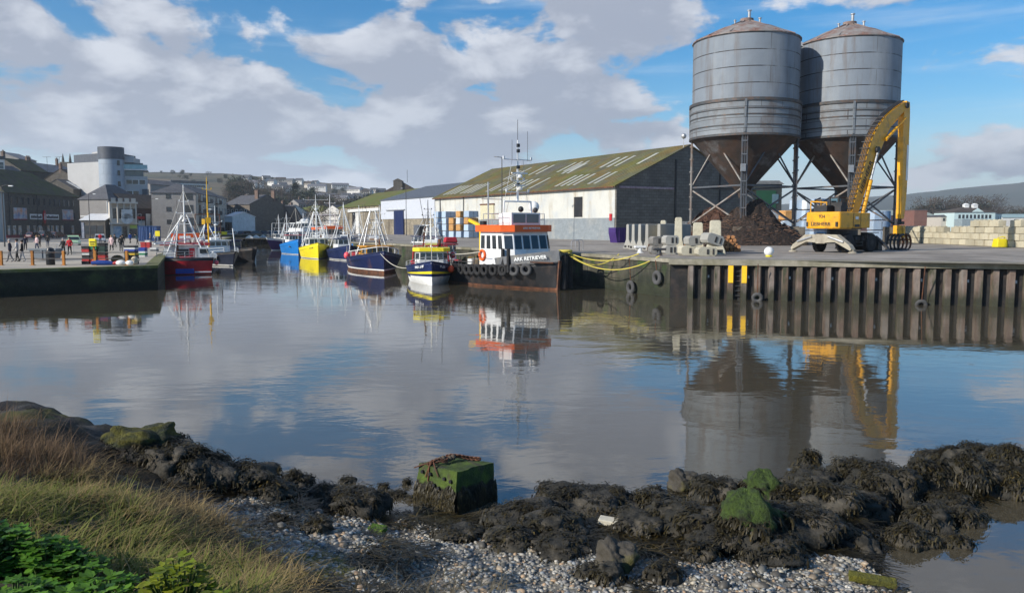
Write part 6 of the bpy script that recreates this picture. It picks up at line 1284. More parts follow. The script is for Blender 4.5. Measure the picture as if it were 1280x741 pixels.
def person(label,u,v,top,leg,hair,face,stride=.2,coat=.47,arm=(.1,.1),h=1.72,lean=0.0,z=ZL):
    P=G(u,v,z); k=h/1.75
    vs=[];es=[];rs=[]
    def V(x,y,zz,r): vs.append((x*k,y*k,zz*k)); rs.append(r*k); return len(vs)-1
    pel=V(0,0,.95,.145); wa=V(0,lean*.3,1.12,.135); ch=V(0,lean*.6,1.34,.165); nk=V(0,lean,1.51,.058); hd0=V(0,lean+.025,1.60,.085); hd=V(0,lean+.03,1.68,.085); tp=V(0,lean+.015,1.745,.05)
    es+=[(pel,wa),(wa,ch),(ch,nk),(nk,hd0),(hd0,hd),(hd,tp)]
    for s,st in ((1,stride),(-1,-stride)):
        hp=V(s*.095,0,.90,.10); kn=V(s*.10,st*.45+.03,.50,.068); an=V(s*.10,st*.95-(.04 if st<0 else 0),.09 if st>=0 else .13,.045); to=V(s*.115,st*.95+.15,.035 if st>=0 else .05,.04); es+=[(pel,hp),(hp,kn),(kn,an),(an,to)]
    for s,a in ((1,arm[0]),(-1,arm[1])):
        sh=V(s*.20,lean*.6,1.42,.075); el=V(s*.265,lean*.5-.05+a*.3,1.15,.055); wr=V(s*.25,lean*.4+.05+a*.9,.93+abs(a)*.35,.040); hn=V(s*.245,lean*.4+.09+a*1.1,.84+abs(a)*.42,.042); es+=[(ch,sh),(sh,el),(el,wr),(wr,hn)]
    me=bpy.data.meshes.new('p'); me.from_pydata(vs,es,[]); ob=bpy.data.objects.new('p',me); COL.objects.link(ob)
    sk=ob.modifiers.new('skin','SKIN'); 
    for i,r in enumerate(rs): me.skin_vertices[0].data[i].radius=(r,r*.82 if i in(1,2,3) else r); me.skin_vertices[0].data[i].use_root=(i==0)
    sb=ob.modifiers.new('s','SUBSURF'); sb.levels=1; sb.render_levels=1
    m2=bpy.data.meshes.new_from_object(ob.evaluated_get(bpy.context.evaluated_depsgraph_get())); bpy.data.objects.remove(ob)
    for m_ in (CL[leg],CL[top],skin,shoe): m2.materials.append(m_)
    for p in m2.polygons:
        c=p.center/k; ax_=abs(c.x)
        i=1 if c.z>.98 or (c.z>coat*1.75 and ax_<.22) or (ax_>.2 and c.z>.90) else 0
        if c.z>1.525: i=2
        if ax_>.19 and c.z<.93 and c.z>.7: i=2
        if c.z<.10: i=3
        p.material_index=i; p.use_smooth=True
    o=bpy.data.objects.new('person',m2); COL.objects.link(o); o.location=P; o.rotation_euler=(0,0,face); tag(o,label,'person','people on the town quay')
    b=MB(); b.ball((0,(lean-.008)*k,1.70*k),.112*k,12,sc=(.95,1.08,.95)); b.build('hair',HAIR[hair],o,smooth=True)
    return o
PP=[('person in a navy jacket and grey trousers leading the trio by the railing',13,327.5,'navy','grey','grey',1.9,.22),
('person in a black and white top in the middle of the trio by the railing',22,327,'white','black','dark',1.9,.12),
('person in a dark top and pale grey trousers at the back of the trio',28.5,327,'black','lgrey','dark',2.0,.2),
('person in dark clothes standing alone behind the trio near the plinth',32,313,'navy','black','dark',.4,.05),
('person in a pale pink top beside the person in black near the grey skip',46.5,313,'pink','denim','fair',2.6,.15),
('person in black standing behind the grey skip next to the pale pink top',50,309,'black','black','dark',2.6,.05),
('person in black standing behind the domed black bin',60,309.5,'black','denim','dark',.2,.05),
('person in a dark coat walking beside the red jacket',79.5,319,'black','black','grey',3.0,.18),
('person in a bright red jacket walking in front of the pale green car',87.5,319,'red','black','dark',3.2,.15),
('person in a red top beside the silver car',125.5,304.5,'red','denim','dark',.2,.1),
('person in a pale pink coat and black leggings in the open quay',139.7,313.6,'pink','black','fair',2.8,.12),
('person in black just behind the pale pink coat',143.8,309.5,'black','black','dark',2.8,.1),
('person in a long black coat between the two crate stacks',151.5,314.5,'black','black','dark',.1,.02),
('person in black close behind the long black coat',153.5,311,'black','denim','dark',.3,.1),
('person in a bright blue jacket walking alone near the blue container',163,304.5,'blue','black','dark',1.2,.22),
('person in dark teal bending by the red boxes',172,306,'teal','black','dark',2.2,.1),
('person in a tan jacket standing by the end of the blue container',188,303.5,'tan','denim','grey',2.0,.1),
('person in a white top near the yellow sign by the water',194.5,304,'white','grey','fair',1.0,.1)]
for lab,u,v,tp_,lg_,hr_,fc,st_ in PP: person(lab,u,v,tp_,lg_,hr_,fc,st_,h=1.62+.14*RND.random(),coat=.40 if 'coat' in lab else .5,lean=.28 if 'bending' in lab else .0,arm=(RND.uniform(-.05,.2),RND.uniform(-.05,.2)))
# ---------------------------------------------------------------- cars
tyre_m=M['rubber']; 
def car(label,u,v,rz,col,cat='car',group=None,kind='hatch',z=ZL,sc=1.0,detail=True):
    P=G(u,v,z); t=thing('parked_car',label,cat,(P.x,P.y,z+.007),rz,group or 'cars parked along the street'); L_=4.1; W2=.86; hs={'hatch':(1.46,.80),'suv':(1.72,.95),'van':(1.95,1.0)}[kind]; H_,sh=hs
    prof=[(-2.02,.30),(-2.05,.62),(-1.98,sh),(-1.55,sh+.04),(1.05,sh),(1.75,sh-.12),(2.0,sh-.28),(2.05,.35),(1.9,.24),(-1.9,.24)]
    b=MB(); n=len(prof); vs=[]
    for y,k in ((-W2,.94),(-W2*.98,1.0),(W2*.98,1.0),(W2,.94)): pass
    secs=[(-W2,.93,.05),(-W2*.86,1.0,0),(W2*.86,1.0,0),(W2,.93,.05)]
    for y,k,dz in secs: vs+=[(x*k,y,zz+ (dz if zz<.5 else -dz)) for x,zz in prof]
    fs=[(s*n+i,s*n+(i+1)%n,(s+1)*n+(i+1)%n,(s+1)*n+i) for s in range(3) for i in range(n)]+[tuple(range(n-1,-1,-1)),tuple(3*n+i for i in range(n))]
    b.add(vs,fs)
    rx0,rx1=(-1.45,.35) if kind!='van' else (-1.9,.8)
    cab=[(-1.85 if kind!='van' else -2.0,sh+.0),(rx0,H_),(rx1,H_),(1.15 if kind!='van' else 1.35,sh)]
    tw=W2*.80
    v4=[(x,-(W2*.93 if zz<H_ else tw),zz) for x,zz in cab]+[(x,(W2*.93 if zz<H_ else tw),zz) for x,zz in cab]
    b.add(v4,[(0,3,2,1),(4,5,6,7),(0,1,5,4),(1,2,6,5),(2,3,7,6)])
    b.build('body',col,t,smooth=True)
    if detail:
        g=MB(); q=.82
        for s in (-1,1):
            pts=[]
            for x,zz in ((-1.55,sh+.06),(rx0+.1,H_-.10),(rx1-.05,H_-.10),(.98,sh+.06)):
                k=(zz-sh)/(H_-sh); y=(W2*.93+(tw-W2*.93)*k)*s; pts.append((x,y+s*.012,zz))
            g.prism(pts,(0,-s*.01,0))
        g.build('side_window',M['glass'],t)
        for (xa,za,xb,zb,nm) in ((1.12,sh+.05,rx1+.06,H_-.08,'windscreen'),(-1.83,sh+.06,rx0-.05,H_-.08,'rear_window')):
            g=MB(); d=.02 if nm=='windscreen' else -.02
            g.quad([(xa+d,-W2*.82,za),(xa+d,W2*.82,za),(xb+d,tw*.92,zb),(xb+d,-tw*.92,zb)]); g.build(nm,M['glass'],t)
        for s in (-1,1):
            g=MB(); g.box((1.93,s*.6,sh-.22),(.16,.32,.14)); g.build('headlight',M['white'],t); g=MB(); g.box((-1.96,s*.66,sh-.1),(.12,.2,.22)); g.build('tail_lamp',M['red'],t)
    for x in (-1.28,1.3):
        for s in (-1,1):
            g=MB(); g.lathe([(.20,-.1),(.31,-.1),(.32,-.06),(.32,.06),(.31,.1),(.20,.1)],(0,0,0),18,0,Matrix.Rotation(PI/2,3,'X')); o=g.build('wheel',tyre_m,t); o.location=(x,s*(W2-.08),.32)
            if detail: g=MB(); g.lathe([(.19,-.105),(.19,.105)],(0,0,0),12,0,Matrix.Rotation(PI/2,3,'X')); g.build('rim',M['steel'],o)
    t.scale=(sc,)*3; return t
CP_=lambda n,c: mat('car_'+n,c,rough=.3,var=.03,coat=.6,spec=.5,rnd=0)
car('dark blue estate car parked in front of the arched board of the stone store',58,298,rad(84),CP_('dark_blue',(.012,.022,.045)),kind='suv')
car('maroon car half hidden by the trio side of the dark blue estate',43,298.3,rad(84),CP_('maroon',(.09,.012,.02)))
car('maroon car with its bonnet out beyond the dark blue estate',72.5,297.4,rad(80),CP_('maroon',(0,0,0)))
car('pale green hatchback facing the water behind the red jacket',92,306.5,rad(-58),CP_('pale_green',(.42,.60,.36)))
car('silver grey hatchback parked beyond the first crate stack',125,303,rad(-62),CP_('silver',(.42,.44,.46)))
car('black car parked outside the shop with the hanging sign',163,293.6,rad(60),CP_('black',(.012,.013,.016)))
car('dark grey car nosed in beside the dark pub',196,294.5,rad(70),CP_('grey',(.07,.075,.08)))
car('white van parked outside the pub signs behind the red trawler',211,294.3,rad(70),CP_('white',(.62,.63,.64)),kind='van')
cols=[('white',(.62,.63,.64)),('black',(.012,.013,.016)),('silver',(.42,.44,.46)),('grey',(.07,.075,.08)),('dark_blue',(.012,.022,.045))]
for i in range(13):
    u=288+i*5.0; nm,c=cols[(i*3+i//4)%5]; vY=232+2*(i%3); x=X_at(u,vY)
    t=car(f'{nm.replace("_"," ")} car in the row parked along the far bridge road',u,296,rad(90+RND.uniform(-8,8)+(0 if i%2 else 90)),CP_(nm,c),group='cars parked on the bridge road',detail=True); t.location=(x,vY,ZL+.02)
    t['group']=f'{nm.replace("_"," ")} cars on the bridge road'
# bridge at the head of the river
t=thing('bridge','dark low stone bridge wall closing the head of the river','bridge',(-70.5,226.3,0)); b=MB(); b.mm(-12,12,.0,1.2,-2,ZL+.35); b.build('wall',mat('dark_bridge_stone',(.05,.045,.038),rough=.95,var=.3,col2=(.03,.035,.02),amt=.5,bump=.4,bscale=5),t); b=MB(); b.mm(-12.2,12.2,-.25,1.3,ZL+.353,ZL+.6); b.build('coping',cope,t)
for x in (-8,-3.2,1.6,6.4):
    b=MB(); b.prism([(x-1.9,-.06,-.5),(x+1.9,-.06,-.5),(x+1.9,-.06,.6)]+[(x+1.9*math.cos(a),-.06,.6+.9*math.sin(a)) for a in [PI*i/10 for i in range(1,10)]]+[(x-1.9,-.06,.6)],(0,.057,0)); b.build('arch',M['black'],t)
# ---------------------------------------------------------------- railing along the left quay
ry=mat('rail_post_ochre',(.40,.16,.03),rough=.8,var=.3)
pts=[G(u,331.6,ZL) for u in (-38,2,41,80,119.5,159)]
names=['at the outer end of the quay','next to the trio of walkers','between the trio and the black bin','beside the black bin','holding up the yellow box','against the second crate stack']
t=thing('railing','quay railing of ochre posts and two thin dark rails','railing',(0,0,ZL))
for p in pts: b=MB(); b.box((p.x,p.y,.52),(.16,.16,1.04)); b.box((p.x,p.y,.01),(.3,.3,.03)); b.build('post',ry,t)
for z in (.92,.48):
    for p,q in zip(pts,pts[1:]): b=MB(); b.tube([(p.x,p.y,z),(q.x,q.y,z)],.035,6); b.build('rail',M['steel_dark'],t)
P=G(118.5,331.2,ZL); t=thing('rescue_box','yellow lifebuoy box on a post in front of the first crate stack','lifebuoy box',P); b=MB(); b.box((0,-.12,1.62),(.52,.2,.55)); b.build('box',M['lemon'],t,bevel=.05); b=MB(); b.box((0,-.02,.68),(.12,.1,1.36)); b.build('post',ry,t); b=MB(); b.box((0,-.235,1.66),(.36,.02,.07)); b.box((0,-.235,1.5),(.3,.02,.06)); b.build('faded_notice',M['black'],t)
P=G(63.5,331.2,ZL); t=thing('quay_bin','domed black bin standing at the edge of the weedy quay','bin',P); b=MB(); b.lathe([(.27,0),(.29,.05),(.30,1.0),(.22,1.2),(.05,1.27)],(0,0,0),20); b.build('body',mat('black_plastic',(.012,.013,.016),rough=.4),t,smooth=True); b=MB(); b.lathe([(.308,.8),(.308,.86)],(0,0,0),20); b.box((0,-.3,.98),(.26,.03,.1)); b.build('band',M['steel_dark'],t)
P=G(57.5,325,ZL); t=thing('skip','grey metal skip on the town quay with people behind it','skip',P); b=MB(); b.prism([(-.85,-.5,.08),(.85,-.5,.08),(1.1,-.5,.95),(-1.1,-.5,.95)],(0,1.1,0)); b.build('body',mat('skip_grey',(.17,.19,.21),rough=.7,var=.15),t); b=MB(); b.mm(-1.16,1.16,-.57,-.503,.83,.97); b.mm(-.1,.0,-.56,-.503,.08,.83); b.build('rim',mat('skip_grey',(0,0,0)),t)
for i,u in enumerate((71,78,99)):
    P=G(u,318.5-i*.6,ZL); t=thing('crowd_barrier',('galvanised crowd barrier nearest the grey skip','galvanised crowd barrier beside the dark coat','galvanised crowd barrier behind the red jacket')[i],'crowd barrier',P,RND.uniform(-.1,.25),'galvanised crowd barriers'); b=MB(); b.tube([(-.55,0,.1),(-.55,0,1.05),(.55,0,1.05),(.55,0,.1)],.025,6); b.build('frame',M['steel'],t)
    b=MB(); [b.tube([(x*.11,0,.2),(x*.11,0,1.05)],.012,4) for x in range(-4,5)]; b.tube([(-.55,0,.2),(.55,0,.2)],.02,5); b.build('bars_grille',M['steel'],t)
    for s in (-.5,.5): b=MB(); b.box((s,0,.03),(.06,.6,.05)); b.build('foot',M['steel'],t)
# crates
CC=dict(black=mat('crate_black',(.015,.015,.017),rough=.6,rnd=.2),red=mat('crate_red',(.40,.03,.03),rough=.55,rnd=.1),orange=mat('crate_orange',(.62,.10,.02),rough=.55),green=mat('crate_green',(.02,.20,.09),rough=.55),blue=mat('crate_blue',(.015,.05,.28),rough=.5),white=mat('crate_white',(.62,.62,.60),rough=.6),yellow=mat('crate_yellow',(.62,.42,.04),rough=.55),dgreen=mat('crate_dark_green',(.02,.05,.04),rough=.6),grey=mat('crate_grey',(.10,.11,.12),rough=.6))
def crate_mesh(w,d,h,m):
    b=MB(); t=.025; b.mm(-w/2,w/2,-d/2,d/2,0,t); b.mm(-w/2,w/2,-d/2,-d/2+t,t,h); b.mm(-w/2,w/2,d/2-t,d/2,t,h); b.mm(-w/2,-w/2+t,-d/2+t,d/2-t,t,h); b.mm(w/2-t,w/2,-d/2+t,d/2-t,t,h)
    b.mm(-w/2-.015,w/2+.015,-d/2-.02,-d/2-.001,h-.05,h); return b.build('fish_crate',m)
def stack(u,v,cols_,w,d,h,where,group,gap=.56):
    P=G(u,v,ZL)
    for ci,col_ in enumerate(cols_):
        for k,c in enumerate(col_):
            o=crate_mesh(w,d,h,CC[c]); o.location=(P.x+ci*gap+RND.uniform(-.02,.02),P.y+RND.uniform(-.04,.04)+(.06*ci),ZL+.005+k*(h+.012)); o.rotation_euler=(0,0,RND.uniform(-.06,.06)); nm=c.replace('dgreen','dark green')
            lv=['bottom','second','third','fourth','fifth','sixth','seventh','eighth','ninth'][k] if k<len(col_)-1 else 'topmost'
            cn=where[ci] if isinstance(where,list) else where
            tag(o,f'{nm} fish crate, {lv} in {cn}','crate',group)
stack(109.5,330,[['black','red','black','white','red','black'],['red','orange','black','black','black','green'],['orange','orange','red','black','dgreen','dgreen','black']],.52,.55,.21,['the outer column of the first crate stack','the middle column behind the yellow box','the inner column of the first crate stack'],'crates in the first stack')
stack(126.5,327.5,[['white','red','white','white','black','red','grey']],.34,.5,.2,'the narrow column behind the first stack','crates in the first stack')
stack(165,330.2,[['black','grey','grey','black','black','yellow','black','blue','white','black']],.78,.6,.125,'the single stack near the quay corner','crates in the stack near the quay corner')
stack(178.5,321,[['white','green','white','blue','blue']],.66,.6,.16,'the blue and green stack behind the quay corner','crates in the blue and green stack')
stack(180,310,[['red','red','red'],['red','red','red','white']],.62,.6,.24,['the left red pile by the container','the right red pile by the container'],'crates in the red pile')
stack(193,314,[['grey','white']],.7,.6,.2,'the low pair beside the red trawler','crates beside the red trawler')
for o in list(COL.objects):
    if o.name.startswith('fish_crate'): o['label']=o['label'].replace('the left red pile','the outer red pile').replace('the right red pile','the inner red pile')
P=G(128,331.6,ZL); t=thing('net_roll','long blue net roll lying on the quay edge','net roll',P,.03); b=MB(); b.tube([(-.75,0,.16),(-.3,.02,.2),(.3,0,.19),(.72,.03,.15)],[.13,.19,.18,.12],10); b.build('roll',mat('blue_net',(.012,.05,.25),rough=.9,bump=.4,bscale=15),t,smooth=True); b=MB(); b.tube([(.75,.02,.12),(1.0,.05,.2),(1.2,0,.1)],[.1,.13,.08],8); b.build('net_end',M['red'],t,smooth=True)
def sack(label,u,v,r,m,sc=(1.4,1,.75),z=.0):
    P=G(u,v,ZL); n=MB(); n.ball((0,0,r*sc[2]*.9),r,14,sc=sc); o=n.build('sack',m,smooth=True); o.location=(P.x,P.y,ZL+z); tag(o,label,'sack','sacks and net bundles on the quay edge'); tie=MB(); tie.tube([(r*sc[0]*.9,0,r*sc[2]),(r*sc[0]*1.25,0,r*sc[2]*1.2)],[.05,.09],7); tie.build('tie',M['rope'],o)
sack('white sack lying beside the end of the blue net roll',151.5,331.6,.27,M['white']); sack('cream sack propped against the foot of the tall flat crate stack',168.5,331,.30,mat('cream_sack',(.5,.42,.30),rough=.95),(.85,.8,1.1)); sack('white sack squeezed under the tall flat crate stack',162,331.6,.24,M['white'],(1.2,.8,.8)); sack('olive net bundle heaped behind the white sack',147,329.5,.36,M['net'],(1.3,1,.95)); sack('small dark net bundle near the railing post',154,329.8,.25,M['net'])
# blue container, signs, lamp posts
P=G(173,302.5,ZL); t=thing('container','royal blue metal container on the quay by the red trawler','container',P,.12); b=MB(); b.mm(0,3.2,0,2.3,.12,2.75); b.build('body',mat('blue_container',(.012,.05,.16),rough=.55,corr=.28,var=.15),t); b=MB(); b.mm(1.55,1.62,-.05,-.003,.2,2.7); b.mm(-.03,3.23,-.06,2.33,2.753,2.86); b.mm(.9,.95,-.07,-.003,.2,2.7); b.mm(2.2,2.25,-.07,-.003,.2,2.7); b.build('door_rail',mat('blue_container_edge',(.02,.07,.2),rough=.5),t)
for u,v,Y,lab,m_ in ((197,292,130,'small yellow square sign on a pole beyond the blue container',M['lemon']),(95,300,150,'white road sign pole beside the pale green car',M['white'])):
    x=X_at(u,Y); z=Z_at(v,Y)-ZL; t=thing('road_sign',lab,'sign',(x,Y,ZL)); b=MB(); b.tube([(0,0,0),(0,0,z+.4)],.05,6); b.build('post',M['steel'],t); b=MB(); b.box((0,-.08,z),(.75,.04,.85)); b.build('sign_plate',m_,t)
for i,(u,Y,v,lab) in enumerate(((112.5,168,243,'tall thin lamp post in front of the grey rendered house'),(190.5,176,249,'dark lamp post with a curved arm before the pub'),(255,150,262,'lamp post with a yellow box rising behind the red trawler'),(5,110,233,'lamp post at the outer edge of the town beside the pale blue shed'))):
    x=X_at(u,Y); h_=Z_at(v,Y)-ZL; t=thing('lamp_post',lab,'lamp post',(x,Y,ZL),group='lamp posts on the town quay'); b=MB(); b.tube([(0,0,0),(0,0,h_)],[.10,.06],7); b.tube([(0,0,h_),(.5,0,h_+.15),(1.1,0,h_+.1)],.045,5); b.build('post',M['steel_dark'],t,smooth=True); b=MB(); b.box((1.25,0,h_+.06),(.55,.22,.13)); b.build('lamp_head',M['white'],t)
    if i==2: b=MB(); b.box((0,-.15,h_*.62),(.6,.1,1.0)); b.build('sign_box',M['yellow'],t)
# ================================================================ foreground shore
def ctl(u,v,d): p=H(u,v,d); return (p.x,p.y,p.z)
def ctz(u,v,z): p=G(u,v,z); return (p.x,p.y,z)
CT=[ctl(*q) for q in ((-80,741,4.0),(0,741,4.2),(150,741,4.6),(300,741,5.6),(430,741,7.0),(560,741,8.3),(700,741,9.0),
 (-60,640,6.2),(0,640,6.4),(120,640,7.0),(250,660,7.6),(350,680,8.3),(430,690,8.8),(-60,580,8.4),(0,580,8.6),(100,590,9.0),(200,620,9.3),(300,645,9.8),
 (-80,520,11),(0,530,11),(60,526,11.6),(120,552,11.4),(180,580,11.2),(240,605,11.2),(300,630,10.9),(-100,488,13.4),(-50,493,13.5),(0,498,13.6),(30,503,13.7),(60,509,13.8),(100,521,13.8),(135,531,13.6),(160,540,13.5),(180,549,13.5),(200,558,13.4),(215,567,13.4),(232,578,13.4),(20,512,12.9),(80,528,12.9),(140,548,12.7),(190,570,12.6))]
CT+=[ctz(*q) for q in ((860,741,.28),(1000,741,.22),(1080,741,.10),(500,662,.14),(420,655,.30),(600,692,.28),(700,685,.28),(560,720,.55),(780,660,.25),(850,655,.30),(950,665,.30),(950,625,.22),(1050,645,.22),(1060,615,.22),(1100,612,.2),(1200,602,.2),(1270,592,.25),(1340,590,.25),
 (1095,690,.03),(1125,738,.02),(1060,700,.14),(1150,682,-.14),(1225,650,-.16),(1120,665,-.08),(1180,652,-.15),(1112,700,-.07),(1140,720,-.14),(1170,741,-.17),(1255,632,-.12),(1205,690,-.2),(1140,640,-.05),(1290,660,-.18),(1200,722,-.16),(1290,735,-.2),(1400,700,-.3))]
SH=[(60,530,0),(240,577,0),(330,600,0),(430,627,0),(500,634,0),(640,641,0),(720,633,0),(770,622,0),(850,606,0),(930,597,0),(1000,591,0),(1100,593,0),(1160,583,0),(1280,573,0),(1400,566,0)]
for q in SH[1:]:
    x,y,z=ctz(*q); CT.append((x,y,-.02)); l=math.hypot(x,y)
    for dd,zz in ((.9,-.35),(2.5,-.9),(6,-1.6),(12,-2.2)): CT.append((x*(1+dd/l),y*(1+dd/l),zz))
for q in ((-160,470,13.6),(-100,480,13.6),(-50,490,13.7),(0,500,13.8),(30,505,13.9),(60,511,14.0),(100,521,14.0),(135,531,13.8),(170,545,13.7),(200,558,13.6)):
    x,y,z=ctl(*q)
    for dd,zz in ((.7,.35),(1.3,-.3),(4,-1.6),(10,-2.2)): CT.append((x*(1+dd/14),y*(1+dd/14),zz))
CT+=[(0,1.5,2.75),(-3,1.5,2.8),(3,2,2.5),(0,4,2.3),(-2,3.5,2.6),(4,5,1.5),(6,6.5,.6),(9,8,-.1),(0,-6,3.0),(-9,-2,2.2),(9,-2,2.8),(-14,6,1.9),(-16,12,1.5),(14,9,-.3)]
CA=np.array(CT)
def terr(x,y,rough=True):
    x=np.atleast_1d(np.asarray(x,float)); y=np.atleast_1d(np.asarray(y,float)); out=np.empty_like(x)
    for i in range(0,len(x),4000):
        d2=(x[i:i+4000,None]-CA[None,:,0])**2+(y[i:i+4000,None]-CA[None,:,1])**2+.08
        w=d2**-1.9; out[i:i+4000]=(w*CA[None,:,2]).sum(1)/w.sum(1)
    return out
def tz(x,y): return float(terr(x,y)[0])
def T(u,v):
    "first point of the shore along the sight line of a photo pixel"
    d=ray(u,v); ts=np.arange(2.5,26,.05); k=ts/d.y; zz=EYE+d.z*k; tt=np.maximum(terr(d.x*k,ts),0.0); i=np.argmax(zz<=tt); return Vector((d.x*k[i],ts[i],tt[i]))
def inpoly(x,y,poly):
    r=np.zeros(len(x),bool); n=len(poly)
    for i in range(n):
        x0,y0=poly[i][:2];x1,y1=poly[(i+1)%n][:2]; c=((y0>y)!=(y1>y)); r^= c&(x<(x1-x0)*(y-y0)/(y1-y0+1e-12)+x0)
    return r
def wp(px): return [T(*p) for p in px]
PEB=wp([(235,650),(262,628),(330,614),(425,644),(505,650),(560,662),(650,682),(770,690),(830,700),(1000,690),(1075,700),(1140,741),(1000,760),(600,760),(420,741),(350,700)])
GRA=wp([(-60,600),(0,592),(90,588),(190,632),(300,668),(335,700),(395,741),(300,800),(-120,800)])
BRK=wp([(-60,528),(0,520),(70,545),(160,590),(250,640),(340,690),(330,741),(250,690),(120,610),(-60,606)])
# terrain sheet
xs=np.concatenate([np.arange(-40,-9,1.0),np.arange(-9,13,.13),np.arange(13,40,1.0)]); ys=np.concatenate([np.arange(-30,2.0,1.0),np.arange(2,18,.13),np.arange(18,30,1.0)])
XX,YY=np.meshgrid(xs,ys); zf=terr(XX.ravel(),YY.ravel()); X1,Y1=XX.ravel(),YY.ravel()
nz_=np.array([noise.noise(Vector((a*2.2,b*2.2,0)))*.06+noise.noise(Vector((a*6,b*6,4)))*.03 for a,b in zip(X1,Y1)]); zf2=zf+nz_*np.where(zf>-.3,1,.2)
pebz=inpoly(X1,Y1,PEB); graz=inpoly(X1,Y1,GRA)|inpoly(X1,Y1,BRK)|(zf>1.9)
OUT=[ctl(*q) for q in ((-200,480,13.9),(-60,488,14.6),(30,500,14.8),(135,525,14.6),(245,575,14.4),(255,605,12.4),(180,585,11.9),(100,558,11.9),(40,532,12.1),(-60,512,12.3),(-200,505,12.5))]
outz=inpoly(X1,Y1,OUT)
for i_ in np.nonzero(outz)[0]:
    q=Vector((X1[i_],Y1[i_],0)); zf2[i_]+=.16*abs(noise.noise(q*1.1))+.10*abs(noise.noise(q*2.6+Vector((3,0,0))))+.04*noise.noise(q*7)-.06
def set_tint(me,col):
    a=me.color_attributes.new('tint','FLOAT_COLOR','POINT'); c=np.ones((len(me.vertices),4),np.float32); c[:,:3]=col; a.data.foreach_set('color',c.ravel())
def mesh_np(name,V,Fq,m,col=None,smooth=False):
    me=bpy.data.meshes.new(name); V=np.asarray(V,np.float32); Fq=np.asarray(Fq,np.int32); k=Fq.shape[1]
    me.vertices.add(len(V)); me.vertices.foreach_set('co',V.ravel()); me.loops.add(Fq.size); me.loops.foreach_set('vertex_index',Fq.ravel()); me.polygons.add(len(Fq)); me.polygons.foreach_set('loop_start',np.arange(0,Fq.size,k,dtype=np.int32))
    if smooth: me.polygons.foreach_set('use_smooth',np.ones(len(Fq),bool))
    me.update(calc_edges=True); me.materials.append(m)
    if col is not None: set_tint(me,col)
    o=bpy.data.objects.new(name,me); COL.objects.link(o); return o
nx,ny=len(xs),len(ys); ii=np.arange(nx*ny).reshape(ny,nx); FQ=np.stack([ii[:-1,:-1],ii[:-1,1:],ii[1:,1:],ii[1:,:-1]],-1).reshape(-1,4)
rg=np.random.default_rng(5)
tcol=np.where(pebz[:,None],np.array([[.17,.16,.135]]),np.where(graz[:,None]&~outz[:,None],np.array([[.045,.038,.022]]),np.array([[.018,.016,.009]])))
for i_ in np.nonzero(outz)[0]:
    q=Vector((X1[i_],Y1[i_],zf2[i_])); mo=noise.noise(q*.9+Vector((5,1,0)))+.6*noise.noise(q*2.7)+.35*noise.noise(q*7); g_=.7+.5*noise.noise(q*6)
    tcol[i_]=(.095*g_,.090*g_,.015) if mo>.22 and zf2[i_]>1.0 else ((.032*g_,.030*g_,.018) if mo>-.25 else (.075*g_,.070*g_,.062*g_))
gm=mat('shore_mud',(1,1,1),vcol=True,rough=.75,var=.35,scale=5,bump=.5,bscale=14,rnd=0,spec=.4)
structure(mesh_np('shore',np.stack([X1,Y1,zf2],1),FQ,gm,tcol,True))
def tzr(x,y): return terr(x,y)+np.array([noise.noise(Vector((a*2.2,b*2.2,0)))*.06+noise.noise(Vector((a*6,b*6,4)))*.03 for a,b in zip(np.atleast_1d(x),np.atleast_1d(y))])
def sample(poly,n,ex=None):
    P=np.array([(p[0],p[1]) for p in poly]); lo,hi=P.min(0),P.max(0); out=[]
    while sum(len(o) for o in out)<n:
        q=rg.uniform(lo,hi,(n*2,2)); q=q[inpoly(q[:,0],q[:,1],poly)]
        if ex is not None: q=q[ex(q[:,0],q[:,1])]
        out.append(q)
    return np.concatenate(out)[:n]
# ---- pebbles
ico_v=[];bm=bmesh.new(); bmesh.ops.create_icosphere(bm,subdivisions=1,radius=1); ico_v=np.array([v.co[:] for v in bm.verts]); ico_f=np.array([[v.index for v in f.verts] for f in bm.faces]); bm.free()
def pebbles(name,xy,smin,smax,cols,lift=.2,power=2.2,m=None):
    n=len(xy); s=smin+(smax-smin)*rg.random(n)**power; z=tzr(xy[:,0],xy[:,1]); a=rg.uniform(0,2*PI,n); sc=np.stack([s,s*rg.uniform(.55,.95,n),s*rg.uniform(.3,.6,n)],1)
    v=ico_v[None]*sc[:,None]*(1+rg.normal(0,.10,(n,len(ico_v),1))); t=rg.normal(0,.2,n)
    x=v[...,0]; zz=v[...,2]; x,zz=x*np.cos(t)[:,None]-zz*np.sin(t)[:,None],x*np.sin(t)[:,None]+zz*np.cos(t)[:,None]; y=v[...,1]
    X=x*np.cos(a)[:,None]-y*np.sin(a)[:,None]+xy[:,0:1]; Y=x*np.sin(a)[:,None]+y*np.cos(a)[:,None]+xy[:,1:2]; Z=zz+z[:,None]+(sc[:,2:3]*lift)
    V=np.stack([X,Y,Z],-1).reshape(-1,3); Fq=(ico_f[None]+(np.arange(n)*len(ico_v))[:,None,None]).reshape(-1,3)
    c=np.array(cols)[rg.integers(0,len(cols),n)]*rg.uniform(.6,1.35,(n,1)); C=np.repeat(c,len(ico_v),0)
    return mesh_np(name,V,Fq,m or pebm,C,True)
pebm=mat('pebble_stone',(1,1,1),vcol=True,rough=.55,var=.2,scale=20,rnd=0,spec=.5)
pc=[(.29,.28,.25),(.22,.22,.21),(.33,.30,.24),(.17,.165,.155),(.27,.25,.20),(.37,.35,.31),(.13,.12,.11),(.30,.21,.13),(.24,.26,.27)]
o=pebbles('pebbles',sample(PEB,24000),.012,.048,pc); tag(o,kind='stuff')
